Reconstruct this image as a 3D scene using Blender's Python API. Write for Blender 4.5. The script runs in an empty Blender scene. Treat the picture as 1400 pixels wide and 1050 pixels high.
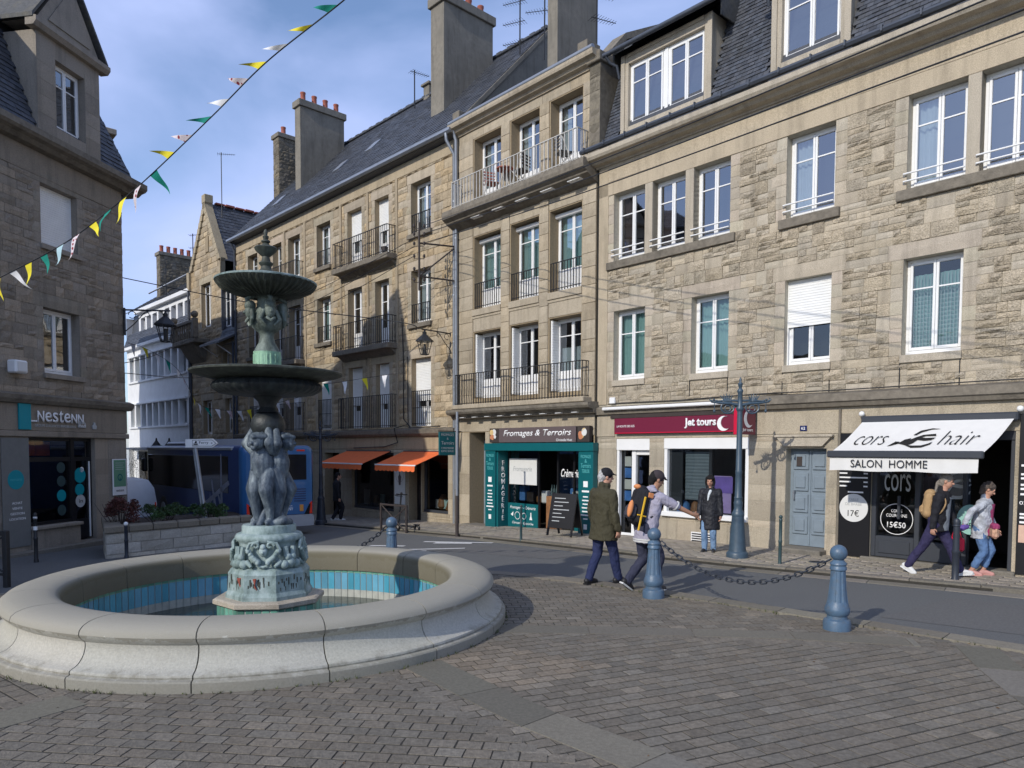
import bpy, bmesh, math, random
from mathutils import Vector, Matrix
PI = math.pi; R = math.radians
rng = random.Random(7)
sc = bpy.context.scene
col = sc.collection

# ------------------------------------------------------------------ materials
def nd(nt, t, **kw):
    n = nt.nodes.new(t)
    for k, v in kw.items():
        setattr(n, k, v)
    return n

def mat(name, c, rough=.7, metal=0., var=.12, vs=5., bump=0., bs=60., tint=False, spec=.4,
        blotch=0., bls=1.2, blc=(.03, .03, .025), emit=None, coat=0., bd=.02, streak=0.):
    """procedural material: base colour, fine noise variation, optional blotches of dirt, bump, per-piece tint"""
    m = bpy.data.materials.new(name); m.use_nodes = True
    nt = m.node_tree; L = nt.links
    b = nt.nodes['Principled BSDF']
    b.inputs['Roughness'].default_value = rough
    b.inputs['Metallic'].default_value = metal
    b.inputs['Specular IOR Level'].default_value = spec
    if coat: b.inputs['Coat Weight'].default_value = coat
    tc = nd(nt, 'ShaderNodeTexCoord')
    out = None
    rgb = nd(nt, 'ShaderNodeRGB'); rgb.outputs[0].default_value = (*c, 1); out = rgb.outputs[0]
    if var:
        n = nd(nt, 'ShaderNodeTexNoise'); n.inputs['Scale'].default_value = vs; n.inputs['Detail'].default_value = 8
        n.inputs['Roughness'].default_value = .65
        L.new(tc.outputs['Object'], n.inputs['Vector'])
        mr = nd(nt, 'ShaderNodeMapRange'); mr.inputs[1].default_value = .25; mr.inputs[2].default_value = .75
        mr.inputs[3].default_value = 1 - var; mr.inputs[4].default_value = 1 + var
        L.new(n.outputs['Fac'], mr.inputs[0])
        mx = nd(nt, 'ShaderNodeMix', data_type='RGBA', blend_type='MULTIPLY'); mx.inputs[0].default_value = 1
        L.new(out, mx.inputs[6]); L.new(mr.outputs[0], mx.inputs[7]); out = mx.outputs[2]
    if tint:
        at = nd(nt, 'ShaderNodeAttribute', attribute_name='tint')
        mx = nd(nt, 'ShaderNodeMix', data_type='RGBA', blend_type='MULTIPLY'); mx.inputs[0].default_value = 1
        L.new(out, mx.inputs[6]); L.new(at.outputs['Color'], mx.inputs[7]); out = mx.outputs[2]
    if blotch:
        n = nd(nt, 'ShaderNodeTexNoise'); n.inputs['Scale'].default_value = bls; n.inputs['Detail'].default_value = 7
        n.inputs['Roughness'].default_value = .7
        L.new(tc.outputs['Object'], n.inputs['Vector'])
        mr = nd(nt, 'ShaderNodeMapRange'); mr.inputs[1].default_value = .5; mr.inputs[2].default_value = .72
        mr.inputs[3].default_value = 0; mr.inputs[4].default_value = blotch
        L.new(n.outputs['Fac'], mr.inputs[0])
        mx = nd(nt, 'ShaderNodeMix', data_type='RGBA'); L.new(mr.outputs[0], mx.inputs[0])
        L.new(out, mx.inputs[6]); mx.inputs[7].default_value = (*blc, 1); out = mx.outputs[2]
    if streak:      # long rain marks down the stone
        mp = nd(nt, 'ShaderNodeMapping'); mp.inputs['Scale'].default_value = (2.6, 2.6, .28); L.new(tc.outputs['Object'], mp.inputs[0])
        n = nd(nt, 'ShaderNodeTexNoise'); n.inputs['Scale'].default_value = 1.6; n.inputs['Detail'].default_value = 6; n.inputs['Roughness'].default_value = .7; L.new(mp.outputs[0], n.inputs['Vector'])
        mr = nd(nt, 'ShaderNodeMapRange'); mr.inputs[1].default_value = .48; mr.inputs[2].default_value = .75; mr.inputs[3].default_value = 1; mr.inputs[4].default_value = 1 - streak; L.new(n.outputs['Fac'], mr.inputs[0])
        mx = nd(nt, 'ShaderNodeMix', data_type='RGBA', blend_type='MULTIPLY'); mx.inputs[0].default_value = 1; L.new(out, mx.inputs[6]); L.new(mr.outputs[0], mx.inputs[7]); out = mx.outputs[2]
    L.new(out, b.inputs['Base Color'])
    if bump:
        n = nd(nt, 'ShaderNodeTexNoise'); n.inputs['Scale'].default_value = bs; n.inputs['Detail'].default_value = 6
        L.new(tc.outputs['Object'], n.inputs['Vector'])
        bp = nd(nt, 'ShaderNodeBump'); bp.inputs['Strength'].default_value = bump; bp.inputs['Distance'].default_value = bd
        L.new(n.outputs['Fac'], bp.inputs['Height']); L.new(bp.outputs[0], b.inputs['Normal'])
    if emit:
        b.inputs['Emission Color'].default_value = (*emit[0], 1); b.inputs['Emission Strength'].default_value = emit[1]
    return m

def glass_mat(name, tintc=(.75, .8, .8), refl=.10, alpha=.9):
    m = bpy.data.materials.new(name); m.use_nodes = True
    nt = m.node_tree; nt.nodes.clear(); L = nt.links
    o = nd(nt, 'ShaderNodeOutputMaterial')
    tr = nd(nt, 'ShaderNodeBsdfTransparent'); tr.inputs[0].default_value = (*tintc, 1)
    gl = nd(nt, 'ShaderNodeBsdfGlossy'); gl.inputs['Roughness'].default_value = .02; gl.inputs[0].default_value = (.95, .97, 1, 1)
    lw = nd(nt, 'ShaderNodeLayerWeight'); lw.inputs[0].default_value = .35
    mr = nd(nt, 'ShaderNodeMapRange'); mr.inputs[3].default_value = refl; mr.inputs[4].default_value = .95
    L.new(lw.outputs['Fresnel'], mr.inputs[0])
    tc = nd(nt, 'ShaderNodeTexCoord')
    n = nd(nt, 'ShaderNodeTexNoise'); n.inputs['Scale'].default_value = 1.3
    L.new(tc.outputs['Object'], n.inputs['Vector'])
    bp = nd(nt, 'ShaderNodeBump'); bp.inputs['Strength'].default_value = .06; bp.inputs['Distance'].default_value = .05
    L.new(n.outputs['Fac'], bp.inputs['Height']); L.new(bp.outputs[0], gl.inputs['Normal'])
    mx = nd(nt, 'ShaderNodeMixShader')
    L.new(mr.outputs[0], mx.inputs[0]); L.new(tr.outputs[0], mx.inputs[1]); L.new(gl.outputs[0], mx.inputs[2])
    L.new(mx.outputs[0], o.inputs['Surface'])
    return m

# ------------------------------------------------------------------ mesh builder
def rotz(a): return Matrix.Rotation(a, 4, 'Z')
def trs(x, y, z, a=0.): return Matrix.Translation((x, y, z)) @ rotz(a)

class MB:
    def __init__(s):
        s.v = []; s.f = []; s.c = []; s.m = []; s.T = None; s.col = (1, 1, 1); s.mi = 0
    def add(s, vs, fs):
        o = len(s.v)
        if s.T is not None: vs = [s.T @ Vector(p) for p in vs]
        s.v.extend([tuple(p) for p in vs])
        for f in fs:
            s.f.append([i + o for i in f]); s.c.append(s.col); s.m.append(s.mi)
        return s
    def quad(s, a, b, c, d): return s.add([a, b, c, d], [(0, 1, 2, 3)])
    def box(s, x0, x1, y0, y1, z0, z1, bev=0.):
        if x1 < x0: x0, x1 = x1, x0
        if y1 < y0: y0, y1 = y1, y0
        if z1 < z0: z0, z1 = z1, z0
        if bev <= 0:
            vs = [(x, y, z) for z in (z0, z1) for y in (y0, y1) for x in (x0, x1)]
            return s.add(vs, [(0, 2, 3, 1), (4, 5, 7, 6), (0, 1, 5, 4), (2, 6, 7, 3), (0, 4, 6, 2), (1, 3, 7, 5)])
        b = min(bev, (x1 - x0) * .45, (y1 - y0) * .45, (z1 - z0) * .45)
        X = (x0, x1); Y = (y0, y1); Z = (z0, z1); vs = []; idx = {}
        for i in (0, 1):
            for j in (0, 1):
                for k in (0, 1):
                    p = [X[i], Y[j], Z[k]]; sg = [1 - 2 * i, 1 - 2 * j, 1 - 2 * k]
                    for ax in range(3):     # vertex lying on the face perpendicular to ax
                        q = [p[t] + (0 if t == ax else sg[t] * b) for t in range(3)]
                        idx[(i, j, k, ax)] = len(vs); vs.append(q)
        g = lambda i, j, k, a: idx[(i, j, k, a)]
        fs = []
        for i in (0, 1): fs.append((g(i, 0, 0, 0), g(i, 1, 0, 0), g(i, 1, 1, 0), g(i, 0, 1, 0)))
        for j in (0, 1): fs.append((g(0, j, 0, 1), g(1, j, 0, 1), g(1, j, 1, 1), g(0, j, 1, 1)))
        for k in (0, 1): fs.append((g(0, 0, k, 2), g(1, 0, k, 2), g(1, 1, k, 2), g(0, 1, k, 2)))
        for i in (0, 1):
            for j in (0, 1): fs.append((g(i, j, 0, 0), g(i, j, 1, 0), g(i, j, 1, 1), g(i, j, 0, 1)))
            for k in (0, 1): fs.append((g(i, 0, k, 0), g(i, 1, k, 0), g(i, 1, k, 2), g(i, 0, k, 2)))
        for j in (0, 1):
            for k in (0, 1): fs.append((g(0, j, k, 1), g(1, j, k, 1), g(1, j, k, 2), g(0, j, k, 2)))
        for i in (0, 1):
            for j in (0, 1):
                for k in (0, 1): fs.append((g(i, j, k, 0), g(i, j, k, 1), g(i, j, k, 2)))
        return s.add(vs, fs)
    def tube(s, pts, r, n=8, caps=True, closed=False):
        pts = [Vector(p) for p in pts]; k = len(pts)
        rs = r if isinstance(r, (list, tuple)) else [r] * k
        vs = []; up = Vector((0, 0, 1)); prev = None
        for i, p in enumerate(pts):
            if closed: t = pts[(i + 1) % k] - pts[i - 1]
            else: t = pts[min(i + 1, k - 1)] - pts[max(i - 1, 0)]
            t.normalize()
            if prev is None:
                a = up if abs(t.z) < .9 else Vector((1, 0, 0))
                x = t.cross(a).normalized()
            else:
                x = (prev - t * prev.dot(t)).normalized()
            prev = x; y = t.cross(x)
            for j in range(n):
                a = 2 * PI * j / n
                vs.append(p + (x * math.cos(a) + y * math.sin(a)) * rs[i])
        fs = []
        for i in range(k if closed else k - 1):
            i2 = (i + 1) % k
            for j in range(n):
                fs.append((i * n + j, i * n + (j + 1) % n, i2 * n + (j + 1) % n, i2 * n + j))
        if caps and not closed:
            fs.append(tuple(range(n - 1, -1, -1))); fs.append(tuple((k - 1) * n + j for j in range(n)))
        return s.add(vs, fs)
    def lathe(s, prof, n=24, cx=0., cy=0., a0=0., a1=2 * PI, mod=None):
        full = abs(a1 - a0 - 2 * PI) < 1e-6
        m = n if full else n + 1
        vs = []
        for (r, z) in prof:
            for j in range(m):
                a = a0 + (a1 - a0) * j / n
                rr = r * (mod(a, z) if mod else 1)
                vs.append((cx + rr * math.cos(a), cy + rr * math.sin(a), z))
        fs = []
        for i in range(len(prof) - 1):
            for j in range(n):
                j2 = (j + 1) % m
                fs.append((i * m + j, i * m + j2, (i + 1) * m + j2, (i + 1) * m + j))
        s.add(vs, fs)
        if not full:    # close the two ends
            k = len(prof); o = len(s.v) - len(vs)
            for j in (0, m - 1):
                s.f.append([o + i * m + j for i in range(k)]); s.c.append(s.col); s.m.append(s.mi)
        elif prof[0][0] > 1e-4 and prof[-1][0] > 1e-4:
            pass
        return s
    def lathec(s, prof, n=24, cx=0., cy=0., mod=None):      # capped at both ends
        return s.lathe([(0.0005, prof[0][1])] + list(prof) + [(0.0005, prof[-1][1])], n, cx, cy, mod=mod)
    def sphere(s, c, r, n=12, m=8, sc=(1, 1, 1), Rm=None):
        vs = []
        for i in range(m + 1):
            th = PI * i / m
            for j in range(n):
                a = 2 * PI * j / n
                p = Vector((r * sc[0] * math.sin(th) * math.cos(a), r * sc[1] * math.sin(th) * math.sin(a), r * sc[2] * math.cos(th)))
                if Rm is not None: p = Rm @ p
                vs.append(Vector(c) + p)
        fs = []
        for i in range(m):
            for j in range(n):
                fs.append((i * n + j, (i + 1) * n + j, (i + 1) * n + (j + 1) % n, i * n + (j + 1) % n))
        return s.add(vs, fs)
    def cone2(s, p0, r0, p1, r1, n=12):     # limb: two balls and a frustum
        s.sphere(p0, r0, n, 8); s.sphere(p1, r1, n, 8); s.tube([p0, p1], [r0, r1], n); return s
    def limb(s, pts, rs, n=12):
        for i in range(len(pts) - 1): s.cone2(pts[i], rs[i], pts[i + 1], rs[i + 1], n)
        return s
    def prism(s, poly, y0, y1):     # polygon in x,z pulled along y
        k = len(poly)
        vs = [(x, y0, z) for x, z in poly] + [(x, y1, z) for x, z in poly]
        fs = [tuple(range(k)), tuple(range(2 * k - 1, k - 1, -1))] + [(i, (i + 1) % k, k + (i + 1) % k, k + i) for i in range(k)]
        return s.add(vs, fs)
    def prismx(s, poly, x0, x1):    # polygon in y,z pulled along x
        k = len(poly)
        vs = [(x0, y, z) for y, z in poly] + [(x1, y, z) for y, z in poly]
        fs = [tuple(range(k)), tuple(range(2 * k - 1, k - 1, -1))] + [(i, (i + 1) % k, k + (i + 1) % k, k + i) for i in range(k)]
        return s.add(vs, fs)
    def prismz(s, poly, z0, z1):
        k = len(poly)
        vs = [(x, y, z0) for x, y in poly] + [(x, y, z1) for x, y in poly]
        fs = [tuple(range(k)), tuple(range(2 * k - 1, k - 1, -1))] + [(i, (i + 1) % k, k + (i + 1) % k, k + i) for i in range(k)]
        return s.add(vs, fs)
    def mesh(s, name, smooth=None):
        me = bpy.data.meshes.new(name)
        me.from_pydata(s.v, [], s.f)
        at = me.attributes.new('tint', 'FLOAT_COLOR', 'FACE')
        buf = []
        for c in s.c: buf.extend((c[0], c[1], c[2], 1.))
        at.data.foreach_set('color', buf)
        me.polygons.foreach_set('material_index', s.m)
        me.update()
        if smooth:
            me.polygons.foreach_set('use_smooth', [True] * len(me.polygons))
            me.set_sharp_from_angle(angle=R(smooth))
        return me
    def build(s, name, mats, parent=None, loc=(0, 0, 0), rz=0., smooth=None):
        me = s.mesh(name, smooth)
        if not isinstance(mats, (list, tuple)): mats = [mats]
        for m in mats: me.materials.append(m)
        o = bpy.data.objects.new(name, me); col.objects.link(o)
        o.location = loc; o.rotation_euler = (0, 0, rz)
        if parent: o.parent = parent
        return o

def blob(s, name, m, parent=None, voxel=.012, it=4, loc=(0, 0, 0), rz=0., fold=0.):
    """fuse overlapping closed pieces into ONE continuous surface"""
    me = bpy.data.meshes.new(name); me.from_pydata(s.v, [], s.f); me.update()
    bm = bmesh.new(); bm.from_mesh(me); bmesh.ops.remove_doubles(bm, verts=bm.verts, dist=1e-5)
    bmesh.ops.recalc_face_normals(bm, faces=bm.faces); bm.to_mesh(me); bm.free()
    t = bpy.data.objects.new('t', me); col.objects.link(t)
    md = t.modifiers.new('r', 'REMESH'); md.mode = 'VOXEL'; md.voxel_size = voxel
    ms = t.modifiers.new('s', 'SMOOTH'); ms.iterations = it; ms.factor = .5
    if fold:        # cloth folds
        tx = bpy.data.textures.get('folds') or bpy.data.textures.new('folds', 'CLOUDS'); tx.noise_scale = .085; tx.noise_depth = 1
        mdp = t.modifiers.new('d', 'DISPLACE'); mdp.texture = tx; mdp.strength = fold; mdp.mid_level = .5
    dg = bpy.context.evaluated_depsgraph_get(); dg.update()
    nm = bpy.data.meshes.new_from_object(t.evaluated_get(dg), depsgraph=dg)
    bpy.data.objects.remove(t); bpy.data.meshes.remove(me)
    nm.name = name; nm.materials.clear(); nm.materials.append(m)
    nm.polygons.foreach_set('use_smooth', [True] * len(nm.polygons))
    o = bpy.data.objects.new(name, nm); col.objects.link(o); o.location = loc; o.rotation_euler = (0, 0, rz)
    if parent: o.parent = parent
    return o

def tag(o, label=None, cat=None, group=None, kind=None):
    if label: o['label'] = label
    if cat: o['category'] = cat
    if group: o['group'] = group
    if kind: o['kind'] = kind
    return o
def thing(name, label, cat, loc=(0, 0, 0), rz=0., group=None):
    o = bpy.data.objects.new(name, None); col.objects.link(o); o.empty_display_size = .2
    o.location = loc; o.rotation_euler = (0, 0, rz)
    return tag(o, label, cat, group)
def copy_tree(o, parent=None):
    c = o.copy(); col.objects.link(c)
    if parent: c.parent = parent
    for ch in list(o.children): copy_tree(ch, c)
    return c

def text(body, m, parent, x, y, z, w=None, h=.1, name='lettering', ext=.003, shear=0., align='LEFT', rx=90, rz=0., rot=0., bold=0., space=1., maxw=None):
    cu = bpy.data.curves.new('t', 'FONT'); cu.body = body; cu.size = 1; cu.extrude = 0; cu.shear = shear; cu.offset = bold
    cu.space_character = space; cu.resolution_u = 3
    t = bpy.data.objects.new('t', cu); col.objects.link(t)
    dg = bpy.context.evaluated_depsgraph_get(); dg.update()
    me = bpy.data.meshes.new_from_object(t.evaluated_get(dg), depsgraph=dg)
    bpy.data.objects.remove(t)
    xs = [v.co.x for v in me.vertices]; ys = [v.co.y for v in me.vertices]
    x0, x1, y0, y1 = min(xs), max(xs), min(ys), max(ys)
    sy = h / (y1 - y0); sx = (w / (x1 - x0)) if w else sy
    W = (x1 - x0) * sx
    ox = {'LEFT': 0, 'CENTER': -W / 2, 'RIGHT': -W}[align]
    for v in me.vertices: v.co = ((v.co.x - x0) * sx + ox, (v.co.y - y0) * sy, 0)
    bm = bmesh.new(); bm.from_mesh(me)
    r = bmesh.ops.extrude_face_region(bm, geom=bm.faces[:])
    for e in r['geom']:
        if isinstance(e, bmesh.types.BMVert): e.co.z += ext
    bm.to_mesh(me); bm.free()
    me.name = name; me.materials.clear(); me.materials.append(m)
    o = bpy.data.objects.new(name, me); col.objects.link(o)
    if parent: o.parent = parent
    o.location = (x, y, z); o.rotation_euler = (Matrix.Rotation(R(rz), 3, 'Z') @ Matrix.Rotation(R(rx), 3, 'X') @ Matrix.Rotation(R(rot), 3, 'Z')).to_euler()
    return o

# ------------------------------------------------------------------ ground height (the street falls gently away to the left)
UX, UY = math.cos(R(311.675)), math.sin(R(311.675))
def g(x, y):
    t = -((x - 8.03) * UX + (y - 13.28) * UY) - 4
    if t <= 0: return 0.
    return -.035 * t * t / (t + 2)

# palette
M = {}
M['granite'] = mat('granite', (.425, .368, .282), .9, streak=.3, var=.5, vs=32, bump=1., bs=42, bd=.035, tint=True, blotch=.25, bls=.9, blc=(.25, .22, .16))
M['granite_smooth'] = mat('granite_smooth', (.43, .378, .297), .88, streak=.35, var=.42, vs=70, bump=.35, bs=110, tint=True, blotch=.3, bls=.8, blc=(.2, .17, .13))
M['mortar'] = mat('mortar', (.46, .42, .335), .95, var=.2, vs=20, bump=.4, bs=80)
M['tan'] = mat('tan_stone', (.41, .342, .243), .9, streak=.3, var=.42, vs=22, bump=.6, bs=45, tint=True, blotch=.35, bls=.7, blc=(.25, .18, .1))
M['tan_smooth'] = mat('tan_stone_smooth', (.40, .342, .255), .9, streak=.35, var=.28, vs=40, bump=.3, bs=80, tint=True, blotch=.4, bls=.6, blc=(.2, .155, .1))
M['tan_mortar'] = mat('tan_mortar', (.30, .235, .15), .95, var=.2, vs=20, bump=.4, bs=80)
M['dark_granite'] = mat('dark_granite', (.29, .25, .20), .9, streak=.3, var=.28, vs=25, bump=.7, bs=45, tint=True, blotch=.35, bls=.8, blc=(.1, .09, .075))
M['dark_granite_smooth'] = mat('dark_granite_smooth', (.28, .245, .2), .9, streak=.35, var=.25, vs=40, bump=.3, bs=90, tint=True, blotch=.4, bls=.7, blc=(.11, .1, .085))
M['cement'] = mat('cement_render', (.21, .19, .155), .92, streak=.4, var=.2, vs=6, bump=.4, bs=50, blotch=.5, bls=1.5, blc=(.09, .085, .07))
M['weathered'] = mat('weathered_stone', (.185, .162, .128), .92, var=.3, vs=9, bump=.5, bs=40, blotch=.7, bls=2.2, blc=(.07, .062, .05), tint=True)
M['slate'] = mat('slate', (.062, .068, .082), .55, var=.35, vs=9, bump=.3, bs=40, tint=True, spec=.5, blotch=.3, bls=2.5, blc=(.1, .1, .085))
M['slate_old'] = mat('slate_lichen', (.085, .085, .082), .75, var=.4, vs=12, bump=.4, bs=40, tint=True, blotch=.55, bls=1.6, blc=(.2, .17, .1))
M['white'] = mat('white_upvc', (.78, .78, .77), .35, var=.04, vs=3, spec=.5)
M['white_paint'] = mat('white_paint', (.74, .75, .76), .8, var=.08, vs=2, bump=.1, blotch=.25, bls=.9, blc=(.5, .5, .49))
M['shutter'] = mat('shutter_white', (.8, .8, .78), .5, var=.06, vs=2)
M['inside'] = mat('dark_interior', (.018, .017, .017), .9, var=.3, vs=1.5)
M['room'] = mat('room', (.05, .046, .042), .9, var=.3, vs=1.2)
M['pane'] = glass_mat('pane', (.6, .66, .68), .24)
M['pane_low'] = glass_mat('pane_low', (.55, .62, .62), .06)
M['shop_glass'] = glass_mat('shop_glass', (.62, .66, .66), .07)
M['curtain'] = mat('curtain_teal', (.42, .60, .59), .9, var=.1, vs=3)
M['curtain_white'] = mat('curtain_white', (.62, .66, .68), .9, var=.08, vs=3)
M['curtain_red'] = mat('curtain_brown', (.13, .085, .075), .9, var=.15, vs=3)
M['zinc'] = mat('zinc', (.30, .32, .35), .45, .6, var=.15, vs=3)
M['zinc_dark'] = mat('zinc_dark', (.07, .08, .1), .5, .3, var=.2, vs=4)
M['iron'] = mat('black_iron', (.02, .021, .023), .5, var=.2, vs=8)
M['iron_white'] = mat('white_rail', (.5, .485, .45), .5, var=.1, vs=8)
M['clay'] = mat('clay_pot', (.35, .115, .08), .85, var=.2, vs=7)
M['asphalt'] = mat('asphalt', (.122, .125, .123), .9, var=.3, vs=40, bump=.5, bs=220, blotch=.3, bls=.5, blc=(.08, .082, .082))
M['asphalt2'] = mat('asphalt_worn', (.125, .124, .12), .92, var=.3, vs=30, bump=.5, bs=200, blotch=.4, bls=.7, blc=(.085, .085, .083))
M['kerb'] = mat('kerb_granite', (.185, .168, .138), .9, var=.25, vs=30, bump=.3, bs=90, tint=True, blotch=.4, bls=1.4, blc=(.11, .095, .075))
M['setts'] = mat('setts', (.158, .141, .113), .88, var=.4, vs=24, bump=.5, bs=70, tint=True, blotch=.35, bls=.6, blc=(.09, .08, .068))
M['joint'] = mat('sett_joint', (.042, .038, .03), .95, var=.3, vs=12, bump=.5, bs=90)
M['band'] = mat('concrete_band', (.158, .147, .12), .92, var=.25, vs=30, bump=.35, bs=110, tint=True, blotch=.35, bls=1.2, blc=(.12, .1, .08))
M['pave'] = mat('pavement_slab', (.30, .268, .22), .9, var=.2, vs=25, bump=.3, bs=90, tint=True, blotch=.35, bls=.8, blc=(.13, .11, .09))
M['roadpaint'] = mat('road_paint', (.55, .55, .54), .8, var=.25, vs=12)
M['blue_iron'] = mat('blue_cast_iron', (.072, .125, .19), .42, var=.2, vs=9, bump=.15, bs=50, spec=.5, blotch=.55, bls=11, blc=(.10, .095, .09))
M['green_iron'] = mat('green_iron', (.03, .06, .065), .45, var=.15, vs=9)
M['dark_iron'] = mat('dark_blue_iron', (.028, .034, .046), .45, var=.15, vs=9)
M['teal'] = mat('teal_paint', (.004, .105, .118), .4, var=.06, vs=3)
M['teal_light'] = mat('teal_disc', (.0, .25, .30), .45, var=.04)
M['plum'] = mat('plum_sign', (.16, .018, .045), .35, var=.05, vs=2)
M['red'] = mat('red_paint', (.55, .01, .045), .35, var=.04)
M['taupe'] = mat('taupe_sign', (.115, .088, .09), .5, var=.05)
M['letter'] = mat('white_lettering', (.82, .82, .82), .5, var=.02)
M['letter_dim'] = mat('grey_lettering', (.42, .44, .44), .5, var=.02)
M['ink'] = mat('black_lettering', (.012, .012, .013), .5, var=.02)
M['black'] = mat('black_panel', (.012, .012, .014), .35, var=.1)
M['anthracite'] = mat('anthracite_frame', (.045, .05, .06), .4, var=.06)
M['door_blue'] = mat('door_grey_blue', (.19, .235, .275), .55, var=.12, vs=6, bump=.1)
M['orange'] = mat('orange_canvas', (.78, .16, .045), .85, var=.1, vs=8)
M['canvas_white'] = mat('white_canvas', (.66, .65, .62), .85, var=.05, vs=5)
M['wood'] = mat('warm_wood', (.26, .125, .055), .55, var=.35, vs=9)
M['brown'] = mat('brown_board', (.045, .035, .032), .6, var=.2)
M['paper'] = mat('paper', (.66, .66, .64), .8, var=.05)
M['purple'] = mat('purple_poster', (.24, .16, .55), .6, var=.25, vs=4)
M['lilac'] = mat('lilac_poster', (.5, .38, .72), .6, var=.15, vs=4)
M['blue_poster'] = mat('blue_poster', (.10, .26, .62), .6, var=.35, vs=7)
M['lightblue'] = mat('screen_blue', (.2, .3, .62), .5, var=.3, vs=3)
M['green_poster'] = mat('green_poster', (.14, .30, .19), .6, var=.06)
# ------------------------------------------------------------------ THE SETTING
def inpoly(x, y, P):
    r = False; j = len(P) - 1
    for i in range(len(P)):
        xi, yi = P[i]; xj, yj = P[j]
        if (yi > y) != (yj > y) and x < (xj - xi) * (y - yi) / (yj - yi) + xi: r = not r
        j = i
    return r
FX, FY = -3.13, 9.4                       # fountain centre
def frange(a, b, s):
    n = int(round((b - a) / s)); return [a + (b - a) * i / n for i in range(n + 1)]
gx = sorted(set([-1500, -500, -200, -110] + frange(-80, -8, 2) + frange(-8, 2, .25) + frange(2, 20, 1) + [30, 50, 100, 300, 1500]))
gy = sorted(set([-800, -200, -60, -30] + frange(-16, 5, 1.5) + frange(5, 14, .25) + frange(14, 50, 1.5) + [60, 75, 95, 130, 200, 500, 1600]))
mb = MB()
vid = {}
for i, x in enumerate(gx):
    for j, y in enumerate(gy):
        vid[(i, j)] = len(mb.v); mb.v.append((x, y, g(x, y)))
for i in range(len(gx) - 1):
    for j in range(len(gy) - 1):
        if max(math.hypot(x - FX, y - FY) for x in gx[i:i + 2] for y in gy[j:j + 2]) < 2.97: continue
        mb.f.append([vid[(i, j)], vid[(i + 1, j)], vid[(i + 1, j + 1)], vid[(i, j + 1)]]); mb.c.append((1, 1, 1)); mb.m.append(0)
tag(mb.build('ground', M['asphalt']), kind='structure')

plaza = [(-6.2, 14.0), (-4, 13.7), (-2.1, 13.1), (-.31, 12.75), (1.2, 11.75), (2.1, 11.0), (3.2, 10.0), (4.15, 9.12), (5.0, 8.3), (5.9, 7.45), (9.5, 4.0), (9.5, -2), (-9, -2), (-9, 8), (-8, 12)]
# bed of the paving (a fine grid so that it follows the ground)
mb = MB()
for i in range(len(gx) - 1):
    for j in range(len(gy) - 1):
        if not (-9.5 < gx[i] < 9.6 and -2.5 < gy[j] < 17): continue
        q = [(gx[i], gy[j]), (gx[i + 1], gy[j]), (gx[i + 1], gy[j + 1]), (gx[i], gy[j + 1])]
        if max(math.hypot(x - FX, y - FY) for x, y in q) < 2.97: continue
        if not all(inpoly(x, y, plaza) for x, y in q): continue
        mb.quad(*[(x, y, g(x, y) + .0312) for x, y in q])
tag(mb.build('plaza_bed', M['joint']), kind='structure')

def sett(mb, cx, cy, lx, ly, a, z, ch=.008, dep=.03):
    c, s = math.cos(a), math.sin(a); h = rng.uniform(-.0012, .0012); tx, ty = rng.gauss(0, .004), rng.gauss(0, .004)
    vs = []
    for (k, dz) in ((1., -dep), (0., 0.)):
        for (sx, sy) in ((-1, -1), (1, -1), (1, 1), (-1, 1)):
            x = sx * (lx / 2 - (0 if k else ch) + (.002 if k else rng.uniform(-.003, .002))); y = sy * (ly / 2 - (0 if k else ch) + (.002 if k else rng.uniform(-.003, .002)))
            X, Y = cx + c * x - s * y, cy + s * x + c * y
            vs.append((X, Y, g(X, Y) + z + dz + h + tx * x + ty * y))
    o = 0
    mb.add(vs, [(4, 5, 6, 7), (0, 1, 5, 4), (1, 2, 6, 5), (2, 3, 7, 6), (3, 0, 4, 7)])
patch = [(-1.25, 7.15), (-.15, 8.05), (1.05, 7.35), (.15, 6.55)]
mb = MB()
def sector(x, y):
    a = math.degrees(math.atan2(y - FY, x - FX))
    if a > -11: return 0
    if a > -52: return 1
    if a > -106: return 2
    return 3
orient = {0: R(6), 1: R(24), 2: R(-7), 3: R(-38)}
for k, a in orient.items():
    c, s = math.cos(a), math.sin(a); lx, ly = .2, .15
    for r in range(-95, 115):
        off = (.5 if r % 2 else 0) * lx + rng.uniform(-.01, .01)
        for q in range(-70, 80):
            u, v = q * lx + off, r * ly
            x, y = FX + c * u - s * v, FY + s * u + c * v
            if y < 2.2 or abs(x) > y * .95 + 1.5 or not inpoly(x, y, plaza): continue
            if k not in {sector(x + dx, y + dy) for dx, dy in ((0, 0), (.11, 0), (-.11, 0), (0, .11), (0, -.11))}: continue
            if math.hypot(x - FX, y - FY) < 2.99: continue
            t = rng.uniform(.84, 1.13); w = rng.uniform(-.012, .045)
            if rng.random() < .07: t *= 1.22
            if inpoly(x, y, patch): t *= 1.18; w += .06
            mb.col = (t * (1 + w), t, t * (1 - w))
            sett(mb, x, y, lx - .006, ly - .014, a, .0345 + .0005 * k, .003)
tag(mb.build('plaza_paving', M['setts']), kind='structure')

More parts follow.
